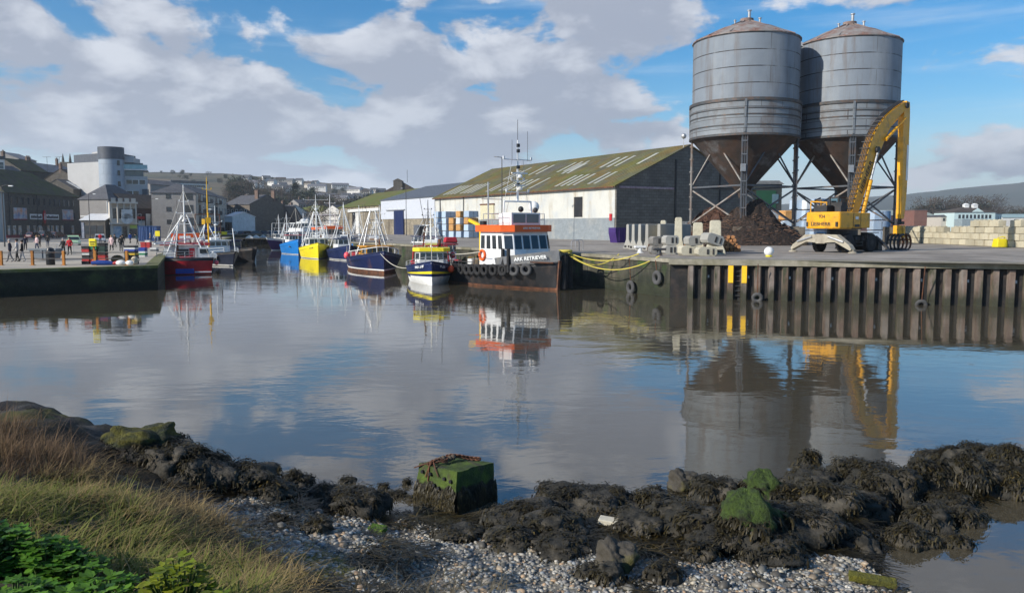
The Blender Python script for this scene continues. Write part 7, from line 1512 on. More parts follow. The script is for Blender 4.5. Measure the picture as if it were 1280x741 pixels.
SEA=wp([(200,600),(260,585),(330,602),(430,630),(505,640),(640,648),(725,638),(775,625),(850,610),(930,600),(1000,596),(1100,597),(1165,588),(1300,580),(1300,625),(1180,640),(1090,690),(1140,760),(420,760),(330,690),(250,640)])
o=pebbles('stones',sample(SEA,650),.03,.10,[(.12,.115,.10),(.20,.18,.15),(.07,.065,.055),(.26,.21,.15)],.3,2.0); tag(o,kind='stuff')
# ---- ribbons (weed, grass)
def ribbons(name,P,L_,W,az,droop,cols,m,seg=3,tipw=.25,up=1.0,tip=None,zlift=0.0,norm=None,parent=None):
    n=len(P); P=np.asarray(P,float); dx,dy=np.cos(az),np.sin(az); px,py=-dy,dx; V=[];C=[]
    for k in range(seg+1):
        t=k/seg; w=W*(1-(1-tipw)*t)*.5; horiz=L_*(t*droop+ (t**2)*droop*.6); zz=L_*up*(t-(t**2)*np.minimum(droop,1.2)*.62)+zlift
        c=P+np.stack([dx*horiz,dy*horiz,zz],1); V.append(c-np.stack([px*w,py*w,0*w],1)); V.append(c+np.stack([px*w,py*w,0*w],1))
        cc=cols if tip is None else cols*(1-t)+tip*t; C+= [cc,cc]
    V=np.stack(V,1).reshape(-1,3); C=np.stack(C,1).reshape(-1,3); k2=2*(seg+1); base=(np.arange(n)*k2)[:,None]; f=[]
    for k in range(seg): f.append(np.concatenate([base+2*k,base+2*k+1,base+2*k+3,base+2*k+2],1))
    return mesh_np(name,V,np.concatenate(f),m,C)
weedm=mat('bladder_wrack',(1,1,1),vcol=True,rough=.5,var=.3,scale=6,rnd=.15,spec=.22); grassm=mat('grass_blade',(1,1,1),vcol=True,rough=.75,var=.15,scale=3,rnd=0,spec=.2,trans=.3)
wc=np.array([(.024,.020,.010),(.036,.029,.012),(.014,.013,.008),(.075,.053,.016),(.045,.040,.015)])
def weed_xy(n):
    q=sample(SEA,int(n*2.2)); ins=inpoly(q[:,0],q[:,1],PEB); nn=np.array([noise.noise(Vector((a*1.1,b*1.1,9)))+.5*noise.noise(Vector((a*3,b*3,2))) for a,b in q]); keep=(~ins)|(nn>.30); q=q[keep]; return q[:n]
q=weed_xy(26000); z=tzr(q[:,0],q[:,1]); k=len(q); patch=np.array([noise.noise(Vector((a*.8,b*.8,20))) for a,b in q])
wcol=wc[np.clip((rg.random(k)*3+(patch>.15)*2*rg.random(k)).astype(int),0,4)]*rg.uniform(.6,1.4,(k,1))
az=rg.normal(-1.4,1.3,k)
o=ribbons('seaweed',np.stack([q[:,0],q[:,1],z+.01],1),rg.uniform(.07,.22,k),rg.uniform(.012,.028,k),az,rg.uniform(.8,1.3,k),wcol,weedm,3,.5,up=.42); tag(o,kind='stuff')
# ---- boulders
rockm=mat('shore_rock',(.020,.019,.014),rough=.8,var=.4,scale=4,col2=(.075,.065,.05),amt=.56,scale2=2.2,bump=.6,bscale=7,rnd=.2)
rockb=mat('bare_shore_rock',(.065,.058,.045),rough=.85,var=.35,scale=4,col2=(.05,.045,.04),amt=.52,scale2=2,col3=(.11,.10,.03),amt3=.58,scale3=1.2,bump=.7,bscale=6,rnd=.15)
mossm=mat('wet_green_moss',(.060,.125,.010),rough=.95,var=.35,scale=9,col2=(.10,.15,.02),amt=.55,scale2=4,bump=.8,bscale=30,rnd=.1); mossy=mat('yellow_moss',(.13,.125,.012),rough=.95,var=.4,scale=7,col2=(.05,.055,.015),amt=.52,scale2=3,bump=.9,bscale=24,rnd=.1)
mossrock=mat('moss_grown_rock',(1,1,1),vcol=True,rough=.92,var=.4,scale=14,bump=.9,bscale=26,rnd=.08)
def rock_shape(seed,n=26,sq=1.0):
    V=[];F_=[]
    for i in range(n+1):
        th=PI*i/n
        for j in range(n*2):
            ph=PI*j/n; d=Vector((math.sin(th)*math.cos(ph),math.sin(th)*math.sin(ph),math.cos(th)))
            e=Vector([math.copysign(abs(c)**sq,c) for c in d]); r=1+.42*noise.noise(d*1.4+Vector((seed,0,0)))+.24*noise.noise(d*3.1+Vector((0,seed,0)))+.05*noise.noise(d*8+Vector((0,0,seed)))
            V.append(e*r)
    m=n*2
    for i in range(n):
        for j in range(m): F_.append((i*m+j,(i+1)*m+j,(i+1)*m+(j+1)%m,i*m+(j+1)%m))
    return V,F_
RP=[]
for s in range(6): RP.append(rock_shape(3.7*s+1,24,.82 if s%2 else 1.0))
def weed_on(V,n,sx,sy,sz,seed,zmin=-.2,zmax=2.0,ln=.22):
    r=np.random.default_rng(seed); A=np.array([v[:] for v in V])*np.array([sx,sy,sz]); pn=np.array([noise.noise(Vector(p)*3.2+Vector((seed,0,0)))+.5*noise.noise(Vector(p)*9) for p in A]); ok=(A[:,2]>zmin*sz)&(A[:,2]<zmax*sz)&(pn>-.20); A=A[ok]; pn=pn[ok]; ix=r.integers(0,len(A),n); pk=pn[ix]; P=A[ix]+r.normal(0,.02,(n,3)); a=np.arctan2(P[:,1]/sy,P[:,0]/sx)+r.normal(0,1.25,n); steep=np.clip(1-P[:,2]/sz,0.1,1.2)
    L_=r.uniform(.5,1.2,n)*ln; n_=n; V_=[];C_=[]; col=wc[np.clip((np.clip(pk*2.6+.8+r.normal(0,.5,n),0,4)).astype(int),0,4)]*r.uniform(.5,1.5,(n,1)); dx,dy=np.cos(a),np.sin(a); W=r.uniform(.012,.030,n)
    for k in range(4):
        t=k/3; w=W*(1-.3*t)*.5; hz=L_*t*(1.0-steep*.62)+.015; zz=.018+L_*.10*np.sin(t*PI)-L_*(t*steep*.85+t*t*.15); c=P+np.stack([dx*hz,dy*hz,zz],1); V_.append(c-np.stack([-dy*w,dx*w,0*w],1)); V_.append(c+np.stack([-dy*w,dx*w,0*w],1)); C_+=[col,col]
    V2=np.stack(V_,1).reshape(-1,3); C2=np.stack(C_,1).reshape(-1,3); b=(np.arange(n)*8)[:,None]; f=np.concatenate([np.concatenate([b+2*k,b+2*k+1,b+2*k+3,b+2*k+2],1) for k in range(3)]); return V2,f,C2
def boulder(label,u,v,wpx,hpx,kind='w',group=None,depth=None,seed=None):
    p=T(u,v); d=p.y; w=wpx*d/F; h=hpx*d/F*(.9 if kind!='w' else .76); s=RND.randrange(6) if seed is None else seed; V,F_=RP[s]; sx,sy,sz=w/2*.95,(depth or w*.85)/2,h*.78
    rz=RND.uniform(-.5,.5); t=thing('boulder',label,'boulder',(p.x,p.y+sy*.55,p.z+h*.22),rz,group)
    if kind in('m','y'):
        cl=[]
        for q in V:
            e=q.z+.34*noise.noise(q*2.2+Vector((s*3,1,2)))+.22*noise.noise(q*6)+.10*noise.noise(q*15); g=.75+.5*noise.noise(q*9+Vector((2,2,2)))
            if kind=='m': c_=(.055*g,.092*g,.014) if e>.42 else (.018,.017,.011)
            else: c_=(.105*g,.100*g,.014) if e>.55 and noise.noise(q*1.7+Vector((7,s,0)))>-.12 else ((.05*g,.058*g,.018) if e>.40 else (.045*g,.042*g,.036*g))
            cl.append(c_)
        o=mesh_np('rock',[(q.x*sx,q.y*sy,q.z*sz) for q in V],F_,mossrock,np.array(cl),True); o.parent=t
    else:
        b=MB(); b.add([(q.x*sx,q.y*sy,q.z*sz) for q in V],F_)
        b.build('rock',rockb if kind=='b' else rockm,t,smooth=False,fix=False).data.polygons.foreach_set('use_smooth',[True]*len(F_))
    if kind in('w','m','y'):
        nn=int(min(2600,max(160,1700*w*max(h,.2)/.25*.6))); zm=2.0 if kind=='w' else .45
        V2,f,C2=weed_on(V,nn,sx,sy,sz,int(u*7+v),-.55,zm,min(.13,.055+h*.12)); o=mesh_np('seaweed_fronds',V2,f,weedm,C2); o.parent=t
    return t
gW='seaweed covered boulders'
named=[('bright green moss topped boulder standing behind its larger mossy neighbour',957,632,64,42,'m'),('large boulder with green moss on top and black weed hanging below',940,678,98,62,'m'),('upright weed hung rock like a post at the water line',1014,592,32,34,'w'),
('bare grey stone peeping from the weed at the water edge',856,613,36,24,'b'),('yellow moss covered outcrop with a dark river side on the bank',165,572,105,36,'y'),('dark weed hung rock spilling from the outcrop towards the gravel',236,606,105,44,'w'),('low dark weed mound between the outcrop and the mooring block',440,643,78,32,'w'),('bare brown stone half wrapped in weed at the pebble edge',772,716,50,38,'b')]
named+=[('dark weed hung shoulder of rock under the yellow moss outcrop',205,588,90,34,'w')]
for lab,u,v,w,h,k in named: boulder(lab,u,v,w,h,k)
W1='seaweed covered boulder in the dark jumble along the water line'; W2='seaweed covered boulder in the jumble round the two green topped rocks'; W3='low seaweed mound among the pebbles before the mooring block'; W4='dark weedy rock standing in the shallow tide pool'
for lab,lst in ((W1,[(775,640,52,30),(720,645,110,34),(815,640,60,30),(895,628,56,34),(1062,606,56,36),(1018,614,66,30),(1112,622,90,44),(1165,616,70,46),(1205,606,86,48),(1178,590,60,26),(1232,584,76,30),(1272,592,70,36),(1275,622,70,44),(1240,618,76,42),(660,662,110,30),(300,614,90,34),(365,612,46,22),(336,622,60,18),(400,628,60,20)]),
 (W2,[(1036,645,84,46),(1000,678,112,40),(1085,650,80,36),(870,668,80,36),(905,690,80,32),(835,655,60,30),(990,642,60,34),(1050,682,80,30),(960,698,110,28),(800,668,70,26)]),
 (W3,[(735,724,28,22),(762,732,44,30),(876,704,40,26),(700,694,80,20),(640,684,80,20),(575,676,60,14),(395,668,40,20),(690,672,90,30),(830,728,50,26),(345,655,26,10)]),
 (W4,[(1192,640,56,24),(1213,658,46,26),(1142,684,58,28),(1168,664,60,36),(1202,686,32,16),(1082,694,46,26)])):
    for u,v,w,h in lst: boulder(lab,u,v,w,h,'w',lab.replace('boulder in','boulders in').replace('rock','rocks').replace('mound','mounds'))
for u,v,w in ((262,578,16),(278,581,10),(435,604,20),(478,612,14),(495,622,26),(470,632,20),(455,622,24),(508,606,8),(515,626,16),(344,588,12)):
    t=boulder('small dark stone just breaking the water near the mooring block' if u>400 else 'small dark stone just breaking the water below the outcrop',u,v,w,6,'w','stones breaking the water '+('by the block' if u>400 else 'below the outcrop'))
# driftwood / plank
for lab,u,v,L_,m_ in (('short mossy plank lying on the pebbles by the tide pool',1090,731,.55,mossy),('pale flat slab lying in the weed before the green topped rocks',765,657,.38,M['conc_pale']),('small green box of mossy timber lying on the pebbles',472,667,.24,mossm)):
    p=T(u,v); b=MB(); b.box((0,0,.05),(L_,.16,.08)); o=b.build('plank',m_,bevel=.012); o.location=p+Vector((0,0,.01)); o.rotation_euler=(.1,.05,-.35); tag(o,lab,'plank')
# ---- the mooring block
p=G(570,647,-.05); hb=.475; ang=rad(50); cx=p.x+(math.cos(ang)-math.sin(ang))*hb; cy=p.y+(math.sin(ang)+math.cos(ang))*hb
t=thing('mooring_block','square concrete mooring block with green top, weed skirt and chain','mooring block',(cx,cy,-.12),ang); t.rotation_euler=(rad(-1.5),rad(3.0),ang)
V=[];F_=[];n=16; Hh=.74
def bface(o_,ex,ey):
    base=len(V)
    for j in range(n+1):
        for i in range(n+1): V.append(o_+ex*(i/n)+ey*(j/n))
    for j in range(n):
        for i in range(n): a=base+j*(n+1)+i; F_.append((a,a+1,a+n+2,a+n+1))
k=.92
c=[Vector((x*hb,y*hb,0)) for x,y in ((-1,-1),(1,-1),(1,1),(-1,1))]; ct=[Vector((x*hb*k,y*hb*k,Hh)) for x,y in ((-1,-1),(1,-1),(1,1),(-1,1))]
for a,b_ in ((0,1),(1,2),(2,3),(3,0)):
    base=len(V)
    for j in range(n+1):
        for i in range(n+1): q0=c[a].lerp(c[b_],i/n); q1=ct[a].lerp(ct[b_],i/n); V.append(q0.lerp(q1,j/n))
    for j in range(n):
        for i in range(n): q=base+j*(n+1)+i; F_.append((q,q+1,q+n+2,q+n+1))
bface(ct[0],ct[1]-ct[0],ct[3]-ct[0])
V=[v+Vector((noise.noise(v*9),noise.noise(v*9+Vector((5,0,0))),noise.noise(v*9+Vector((0,7,0)))))*.016+Vector((noise.noise(v*3),noise.noise(v*3+Vector((5,0,0))),noise.noise(v*3+Vector((0,7,0)))))*.025 for v in V]
col=[]
for v in V:
    e=v.z+.10*noise.noise(v*5)+.05*noise.noise(v*14); q_=.8+.55*noise.noise(v*7+Vector((1,4,2))); g=(.068*q_,.108*q_,.016) if noise.noise(v*4+Vector((9,0,1)))>-.28 else (.075*q_,.080*q_,.03)
    col.append(g if e>.44 else ((.26,.21,.13) if e>.37 and noise.noise(v*6+Vector((3,3,3)))>.05 and v.x<-.3 else (.016,.014,.009)))
blkm=mat('mossy_block',(1,1,1),vcol=True,rough=.9,var=.3,scale=9,bump=.5,bscale=25,rnd=0)
o=mesh_np('block',[v[:] for v in V],F_,blkm,np.array(col)); o.parent=t
for (yy,zz) in ((.30,.63),(.12,.62),(-.20,.60),(-.34,.58),(.02,.46),(-.08,.43)): b=MB(); b.lathe([(.028,-.04),(.028,.016)],(-hb*(1-.08*zz/Hh)-.004,yy,zz),12,0,Matrix.Rotation(PI/2,3,'Y')); b.build('lifting_hole',M['black'],t)
r=np.random.default_rng(3); nW=2600; side=r.integers(0,2,nW); s_=r.uniform(-1,1,nW); zz=r.uniform(.05,.44,nW)+.08*np.sin(s_*7); inset=hb*(1-.08*zz/Hh)+.01
P=np.where((side==0)[:,None],np.stack([-inset,s_*hb*.97,zz],1),np.stack([s_*hb*.97,-inset,zz],1)); a=np.where(side==0,PI,-PI/2)+r.normal(0,.25,nW); L_=r.uniform(.10,.28,nW); W=r.uniform(.010,.022,nW); V_=[];C_=[]; colr=wc[r.integers(0,3,nW)]*r.uniform(.5,1.4,(nW,1)); dx,dy=np.cos(a),np.sin(a)
for kk in range(4):
    tt=kk/3; w=W*.5; hz=.012+.035*np.sin(tt*2.2)*r.uniform(.5,1.5,nW); cc_=P+np.stack([dx*hz,dy*hz,-L_*tt],1); V_.append(cc_-np.stack([-dy*w,dx*w,0*w],1)); V_.append(cc_+np.stack([-dy*w,dx*w,0*w],1)); C_+=[colr,colr]
bb=(np.arange(nW)*8)[:,None]; o=mesh_np('seaweed_skirt',np.stack(V_,1).reshape(-1,3),np.concatenate([np.concatenate([bb+2*q,bb+2*q+1,bb+2*q+3,bb+2*q+2],1) for q in range(3)]),weedm,np.stack(C_,1).reshape(-1,3)); o.parent=t
b=MB(); pth=smooth_curve([(-.42,.20,.76),(-.30,.12,.82),(-.20,.05,.80),(-.05,.12,.84),(.10,.02,.83),(.25,-.06,.79),(.38,-.18,.77)],5)
for i in range(0,len(pth)-1): d=(pth[i+1]-pth[i]); b.torus((pth[i]+pth[i+1])/2,.035,.012,d.orthogonal() if i%2 else d.cross(d.orthogonal()),10,6)
b.tube([p_+Vector((0,.03,0)) for p_ in pth],.018,6)
for y0,dyy in ((.20,.28),(.16,.0),(.10,-.18),(.12,.1)): b.tube(smooth_curve([(-.36,.16,.80),(-.45,y0+dyy*.4,.74),(-.48,y0+dyy,.50+abs(dyy)*.6)],4),.011,5)
b.build('chain',M['rust'],t,smooth=True); b=MB(); [b.ball((-.3+.055*q,.14-.02*q,.80+.016*(q%3)),.05,8) for q in range(6)]; b.build('rope_knot',mat('old_rope',(.09,.07,.05),rough=1,var=.4,scale=20),t,smooth=True)
# ---- grass and dead stems on the bank
def blades(name,poly,n,hmin,hmax,w,c0,c1,tip,lean,seg=4,ex=None):
    q=sample(poly,n,ex); z=tzr(q[:,0],q[:,1]); cl=np.array([noise.noise(Vector((a*1.8,b*1.8,3))) for a,b in q]); cl2=np.array([noise.noise(Vector((a*5.5,b*5.5,8))) for a,b in q]); hgt=rg.uniform(hmin,hmax,n)*np.clip(.75+.6*cl+.8*cl2,.25,1.9)*np.where(rg.random(n)<.03,1.6,1); f=rg.random((n,1)); c=np.array(c0)*(1-f)+np.array(c1)*f; st=np.clip(.5+1.8*cl2+1.2*cl,0,1)[:,None]*(rg.random((n,1))*.9); c=c*(1-st*.7)+np.array([.24,.17,.07])*st*.7
    az=rg.normal(.2,1.2,n)+cl2*5; o=ribbons(name,np.stack([q[:,0],q[:,1],z-.02],1),hgt,rg.uniform(.6,1.3,n)*w,az,np.abs(rg.normal(lean,.25,n)),c*rg.uniform(.7,1.3,(n,1)),grassm,seg,.12,tip=np.array(tip)*np.ones((n,1))); return tag(o,kind='stuff')
GG=wp([(-60,625),(0,618),(110,600),(190,645),(250,690),(330,735),(330,900),(-120,900)])
DRY=wp([(40,592),(100,585),(200,625),(300,660),(335,700),(395,741),(320,790),(250,720),(170,660),(80,630)])
REED=wp([(-80,545),(0,530),(55,545),(90,575),(110,600),(0,606),(-80,610)])
LEAF=wp([(-80,685),(0,690),(60,705),(110,735),(160,790),(160,900),(-120,900)])
nol=lambda x,y: ~inpoly(x,y,LEAF)
blades('green_grass',GG,8500,.09,.27,.015,(.065,.12,.012),(.13,.17,.025),(.18,.19,.05),.6,4,nol)
blades('dry_grass',DRY,6000,.10,.31,.010,(.22,.155,.06),(.30,.22,.10),(.36,.27,.13),.7,4,nol)
blades('dry_grass',GG,2600,.12,.34,.009,(.20,.14,.055),(.28,.21,.09),(.34,.26,.12),.8,4,nol)
blades('dead_reeds',REED,3600,.22,.48,.009,(.11,.065,.035),(.17,.11,.06),(.20,.13,.08),.35)
blades('dead_bracken',BRK,4200,.10,.30,.010,(.045,.028,.018),(.09,.055,.032),(.11,.075,.045),.9)
MO=wp([(335,690),(400,690),(440,715),(420,741),(350,741),(320,715)])
blades('moss_grass',MO,4200,.05,.13,.009,(.12,.13,.02),(.18,.17,.03),(.22,.20,.05),.9,3)
WR=wp([(420,700),(520,712),(640,735),(640,760),(430,760)])
blades('washed_weed',WR,900,.10,.26,.014,(.06,.055,.04),(.11,.10,.075),(.15,.14,.11),1.2,3)
# ---- leafy plants in the corner
def leafy(label,u,v,r_,h_,n,c0,c1,seed,group=None):
    r=np.random.default_rng(seed); p=T(u,v) ; t=thing('leafy_plant',label,'plant',p,0,group); V=[];Fq=[];C=[]; st=MB()
    for i in range(n):
        a=r.uniform(0,2*PI); q=r_*math.sqrt(r.random()); zz=h_*(1-.55*(q/r_)**2)*r.uniform(.55,1.05); b0=Vector((q*math.cos(a),q*math.sin(a),zz)); st.tube([(b0.x*.25,b0.y*.25,-.05),(b0.x*.7,b0.y*.7,zz*.6),b0],[.007,.006,.004],4)
        col=np.array(c0)*(1-(f:=r.random()))+np.array(c1)*f; s=r.uniform(.016,.046)
        for kf in range(3 if seed%2 else 5):
            az=a+(kf-1)*1.25+r.normal(0,.35); d=Vector((math.cos(az),math.sin(az),r.uniform(-.25,.45))).normalized(); x=d.cross(Vector((0,0,1))).normalized(); up=x.cross(d); o_=len(V)
            for (f_,w_,dz) in ((0,0,0),(.35,.42,.10),(.9,.55,.06),(1.45,.32,-.06),(1.75,0,-.2),(1.45,-.32,-.06),(.9,-.55,.06),(.35,-.42,.10)): V.append(b0+d*(f_*s)+x*(w_*s)+up*(dz*s*(1 if w_ else -.6)))
            Fq+= [(o_,o_+1,o_+2,o_+3),(o_,o_+3,o_+4,o_+5),(o_,o_+5,o_+6,o_+7)]; C+=[col*r.uniform(.75,1.25)]*8
    o=mesh_np('foliage',[v_[:] for v_ in V],Fq,leafm,np.array(C)); o.parent=t; st.build('stem',stemm,t,fix=False); return t
leafm=mat('leaf',(1,1,1),vcol=True,rough=.5,var=.15,scale=12,rnd=0,spec=.35,trans=.35); stemm=mat('plant_stem',(.07,.11,.025),rough=.8)
lime=('lime green leafy plant with yellow heads standing proud of the dark foliage',222,782,.17,.34,80,(.15,.21,.015),(.26,.28,.02),3); leafy(*lime); leafy('small yellow green leafy plant beside the taller lime one',268,800,.12,.22,45,(.10,.18,.015),(.20,.24,.02),5)
for i,(u,v,rr,hh) in enumerate(((-30,705,.24,.26),(10,712,.22,.24),(52,722,.22,.22),(92,742,.22,.22),(-60,720,.2,.25),(130,770,.18,.2),(20,785,.22,.22),(-30,800,.2,.2),(60,800,.2,.2),(118,800,.15,.17),(150,815,.15,.18),(180,815,.13,.17),(105,830,.2,.2),(300,815,.12,.14),(250,825,.14,.16))):
    leafy('dark green leafy plant in the low mass at the corner of the bank',u,v,rr,hh,int(95*rr/.2),(.045,.145,.012),(.13,.27,.028),20+i,'dark green leafy plants')
# ================================================================ hills, far trees and houses, haze
hillm=mat('winter_hillside',(.125,.095,.06),rough=1,var=.3,scale=.006,col2=(.055,.065,.028),amt=.55,scale2=.011,col3=(.035,.04,.03),amt3=.52,scale3=.02,rnd=0)
def grid(name,xs,ys,fz,m):
    vs=[(x,y,fz(x,y)) for y in ys for x in xs]; n=len(xs); fs=[(j*n+i,j*n+i+1,(j+1)*n+i+1,(j+1)*n+i) for j in range(len(ys)-1) for i in range(n-1)]
    b=MB(); b.add(vs,fs); o=b.build(name,m,fix=False); o.data.polygons.foreach_set('use_smooth',[True]*len(fs)); return structure(o)
grid('hills',[-2200+i*20 for i in range(124)],[205+i*18 for i in range(80)],lambda x,y: hill_z(x,y)-.35,hillm)
RH=[(300,0),(900,60),(1250,108),(1700,136),(2150,182),(2600,232),(3400,250)]
def rhill(x,y): return ZR-.5+lin(RH,x*3500/max(y,2600)) * sst(2300,3500,y)*(1+.05*noise.noise(Vector((x*.004,y*.004,0))))+ noise.noise(Vector((x*.012,y*.012,5)))*4*sst(2400,3000,y)
grid('mountain',[200+i*40 for i in range(85)],[2200+i*40 for i in range(45)],rhill,mat('wooded_mountain',(.045,.055,.035),rough=1,var=.4,scale=.004,col2=(.09,.075,.05),amt=.58,scale2=.003,rnd=0))
# ---- trees
leafd=mat('dark_leaves',(.030,.038,.022),rough=.9,var=.5,scale=.5,rnd=.35); leafb=mat('bare_twigs',(.075,.058,.045),rough=1,var=.4,scale=.5,rnd=.3); leafg=mat('olive_leaves',(.055,.065,.025),rough=.9,var=.4,scale=.5,rnd=.3); trunkm=mat('tree_trunk',(.05,.04,.03),rough=1)
def tree_proto(name,label,seed,h,w,m,kind):
    R_=random.Random(seed); t=thing(name,label,'tree'); tr=MB(); tr.tube([(0,0,-1),(0.1,0,h*.3),(0,.1,h*.75)],[h*.028,h*.02,h*.008],7); cl=[]
    for i in range(22 if kind!='fir' else 14):
        if kind=='fir': zz=h*(.15+.8*i/13); rr=w*.5*(1.05-zz/h)*R_.uniform(.5,1)
        else: zz=h*R_.uniform(.32,.95); rr=w*.5*math.sqrt(max(.05,1-((zz/h-.58)/.45)**2))*R_.uniform(.3,1)
        a=R_.uniform(0,2*PI); c=Vector((rr*math.cos(a),rr*math.sin(a),zz)); cl.append(c); tr.tube([(0,0,zz*.55),c*.6+Vector((0,0,zz*.35)),c],[h*.010,h*.006,.02],5)
    tr.build('trunk',trunkm,t,fix=False); vs=[];fs=[]
    N=1500 if kind!='bare' else 1700
    for k in range(N):
        c=R_.choice(cl); s=h*(.085 if kind!='fir' else .06); d=Vector((R_.gauss(0,1),R_.gauss(0,1),R_.gauss(0,.75)))*s; p=c+d; n_=Vector((R_.gauss(0,1),R_.gauss(0,1),R_.gauss(0,1))).normalized(); x=n_.orthogonal().normalized(); y=n_.cross(x); q=h*(.020 if kind!='bare' else .030)*R_.uniform(.6,1.4); q2=q if kind!='bare' else q*.13
        o=len(vs); vs+=[p-x*q-y*q2,p+x*q-y*q2,p+x*q*.6+y*q2,p-x*q*.6+y*q2]; fs.append((o,o+1,o+2,o+3))
    cr=MB(); cr.add(vs,fs); cr.build('crown',m,t,fix=False); return t
TP=[tree_proto('broadleaf_tree','',1,15,13,leafd,'round'),tree_proto('bare_tree','',2,14,13,leafb,'bare'),tree_proto('conifer_tree','',3,17,8,leafd,'fir'),tree_proto('bushy_tree','',4,10,12,leafg,'round'),tree_proto('bare_tree','',5,13,12,leafb,'bare')]
tl={0:'dark round crowned tree on the far hillside among white houses',1:'bare brown winter tree on the far hillside above the river',2:'dark pointed conifer on the far hillside',3:'low olive green bushy tree on the far hillside',4:'bare brown winter tree on the far hillside above the river'}
first=set()
def put_tree(k,x,y,s,lab,grp,z=None):
    z=hill_z(x,y)-.4 if z is None else z
    if k not in first: first.add(k); o=TP[k]; o.location=(x,y,z); o.rotation_euler=(0,0,RND.uniform(0,6)); o.scale=(s,s,s*RND.uniform(.85,1.1)); tag(o,lab,'tree',grp); return o
    return dup(TP[k],(x,y,z),RND.uniform(0,6),lab,grp,(s,s,s*RND.uniform(.85,1.1)))
spots=[]
for i in range(118):
    u=RND.uniform(285,478); Y=RND.choice([RND.uniform(470,600),RND.uniform(520,680),RND.uniform(780,1100)]); k=RND.choices([0,1,2,3,4],[5,4,1,2,3])[0]; spots.append((u,Y,k,RND.uniform(.75,1.2) if Y<690 else RND.uniform(.35,.55)))
for u,Y in ((378,560),(383,575),(375,600),(368,610),(391,590),(398,580),(405,600),(415,590),(322,560),(330,575),(345,590),(352,570),(430,540),(440,545),(452,530),(462,540),(446,560),(470,520)): spots.append((u,Y,RND.choice([0,0,1,3]),RND.uniform(1.0,1.5)))
for i in range(18): spots.append((RND.uniform(196,285),RND.uniform(900,1180),RND.choice([0,1,3]),RND.uniform(.3,.5)))
gn={0:'dark round trees on the far hillside',1:'bare winter trees on the far hillside',2:'conifers on the far hillside',3:'olive bushy trees on the far hillside',4:'bare winter trees on the far hillside'}
for u,Y,k,s in spots: put_tree(k,X_at(u,Y),Y,s,tl[k],gn[k])
for i,(u,Y,k,s) in enumerate(((1146,560,0,1.0),(1156,540,1,1.15),(1166,545,0,1.1),(1178,560,1,1.25),(1187,550,1,1.3),(1196,570,0,1.1),(1205,560,1,1.3),(1213,570,1,1.0),(1222,560,0,1.05),(1232,545,1,1.45),(1238,565,1,1.2),(1252,640,3,.9),(1262,620,1,1.0),(1272,640,0,.9),(1284,630,1,1.0),(1133,600,1,.9),(1100,620,0,.8),(1080,640,1,.8),(1020,640,1,.7))):
    put_tree(k,X_at(u,Y),Y,s*1.25,('dark tree in the hazy belt behind the turquoise pavilion' if k in(0,3) else 'bare grey brown tree in the hazy belt behind the turquoise pavilion'),('dark' if k in(0,3) else 'bare')+' trees behind the pavilion',ZR-.3)
put_tree(1,X_at(27,345),345,.62,'bare tree at the top of the slope behind the grey roofed hall','trees above the stone store'); put_tree(3,X_at(14,300),300,.85,'dark evergreen bush beside the white block on the slope','trees above the stone store'); put_tree(3,X_at(4,305),305,.9,'dark evergreen bush at the edge of the slope above the shed','trees above the stone store'); put_tree(3,X_at(121,240),240,.62,'ivy clad tree leaning on the brown roofed house','trees above the stone store',ZL)
put_tree(1,X_at(398,262),262,.75,'bare tree in front of the pale flats with the mossy roof','trees by the river bend',ZL); put_tree(0,X_at(341,300),300,.75,'dark tree on the bank above the white terrace','trees by the river bend')
for k in range(5):
    if k not in first: put_tree(k,X_at(430,700),700,1,tl[k],gn[k])
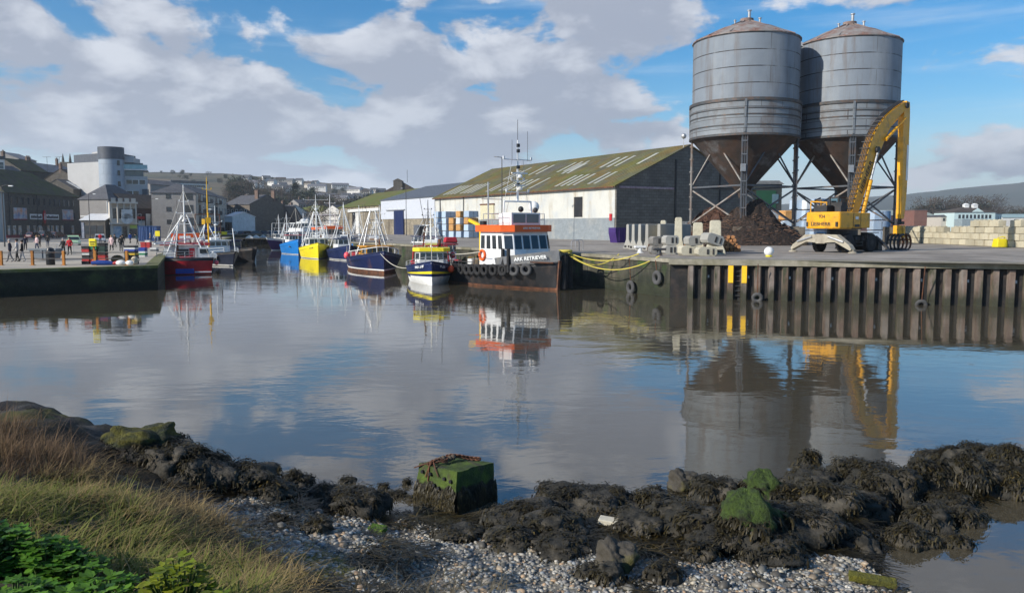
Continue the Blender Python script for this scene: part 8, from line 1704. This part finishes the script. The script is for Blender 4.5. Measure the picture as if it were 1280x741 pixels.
# ---- small houses on the hillside
HW=[render_w,render_c,render_g]
def house_proto(i,L_,wm,rm):
    t=thing('hillside_house','','house'); b=MB(); b.mm(0,L_,0,7,-3,4.6); b.prism([(0,0,4.598),(0,7,4.598),(0,3.5,7.2)],(L_,0,0)); b.build('wall',wm,t); r=MB()
    for ya,yb in ((-.4,3.5),(7.4,3.5)): r.prism([(-.3,ya,4.35),(-.3,yb,7.25),(-.3,yb,7.45),(-.3,ya,4.55)],(L_+.6,0,0))
    r.build('roof',rm,t); w_=MB()
    for k in range(int(L_/2.5)): w_.mm(.7+k*2.5,1.9+k*2.5,-.06,-.003,2.4,3.8)
    w_.build('window_glazing',M['glass'],t); return t
HP=[house_proto(0,10,render_w,slate),house_proto(1,22,render_w,slate_p),house_proto(2,12,render_c,slate_b),house_proto(3,14,render_g,slate)]
hl=['small white house among the trees on the far hillside','long white terrace on the far hillside','cream house with a brown roof on the far hillside','grey house on the far hillside']; hf=set()
for i in range(84):
    k=RND.choices([0,1,2,3],[5,2,2,2])[0]; u=RND.uniform(292,480); Y=RND.uniform(480,1120) if i%3 else RND.uniform(700,1000); x=X_at(u,Y); a=RND.uniform(-.6,.6)
    if k not in hf: hf.add(k); o=HP[k]; o.location=(x,Y,hill_z(x,Y)); o.rotation_euler=(0,0,a); o['label']=hl[k]; o['group']=hl[k]+' group'
    else: dup(HP[k],(x,Y,hill_z(x,Y)),a,hl[k],hl[k]+' group')
# slate roofed houses filling the middle distance
for i,(u0,u1,Y,vE,vR,lab) in enumerate(((326,346,420,258,252,'grey roofed row below the big dark trees on the hill'),(352,374,430,264,259,'brown gable ended row between the white terrace and the flats'),(374,398,440,255,250,'slate roofed row directly above the mossy roofed flats'),(400,424,420,262,256,'white fronted row behind the white stepped warehouse'))):
    slope_house(lab,u0,Y,u1,Y+10,vE,vR,9,'gable_x',render_w if i in(0,3) else render_g,slate if i!=1 else slate_b,[('F',6,2.2,1.1,1.4)],[(.3,1.4),(.8,1.4)])
# ---- haze
b=MB(); b.mm(-2400,3700,-90,4100,-5,300); hz=b.build('haze',[]); hz['kind']='stuff'
hmz,nt,N,L_=new_mat('haze_air'); out=N('ShaderNodeOutputMaterial'); pv=N('ShaderNodeVolumePrincipled'); pv.inputs['Color'].default_value=(.84,.92,1,1); pv.inputs['Density'].default_value=.00017; pv.inputs['Anisotropy'].default_value=.2; L_(pv.outputs[0],out.inputs['Volume'])
hz.data.materials.append(hmz)
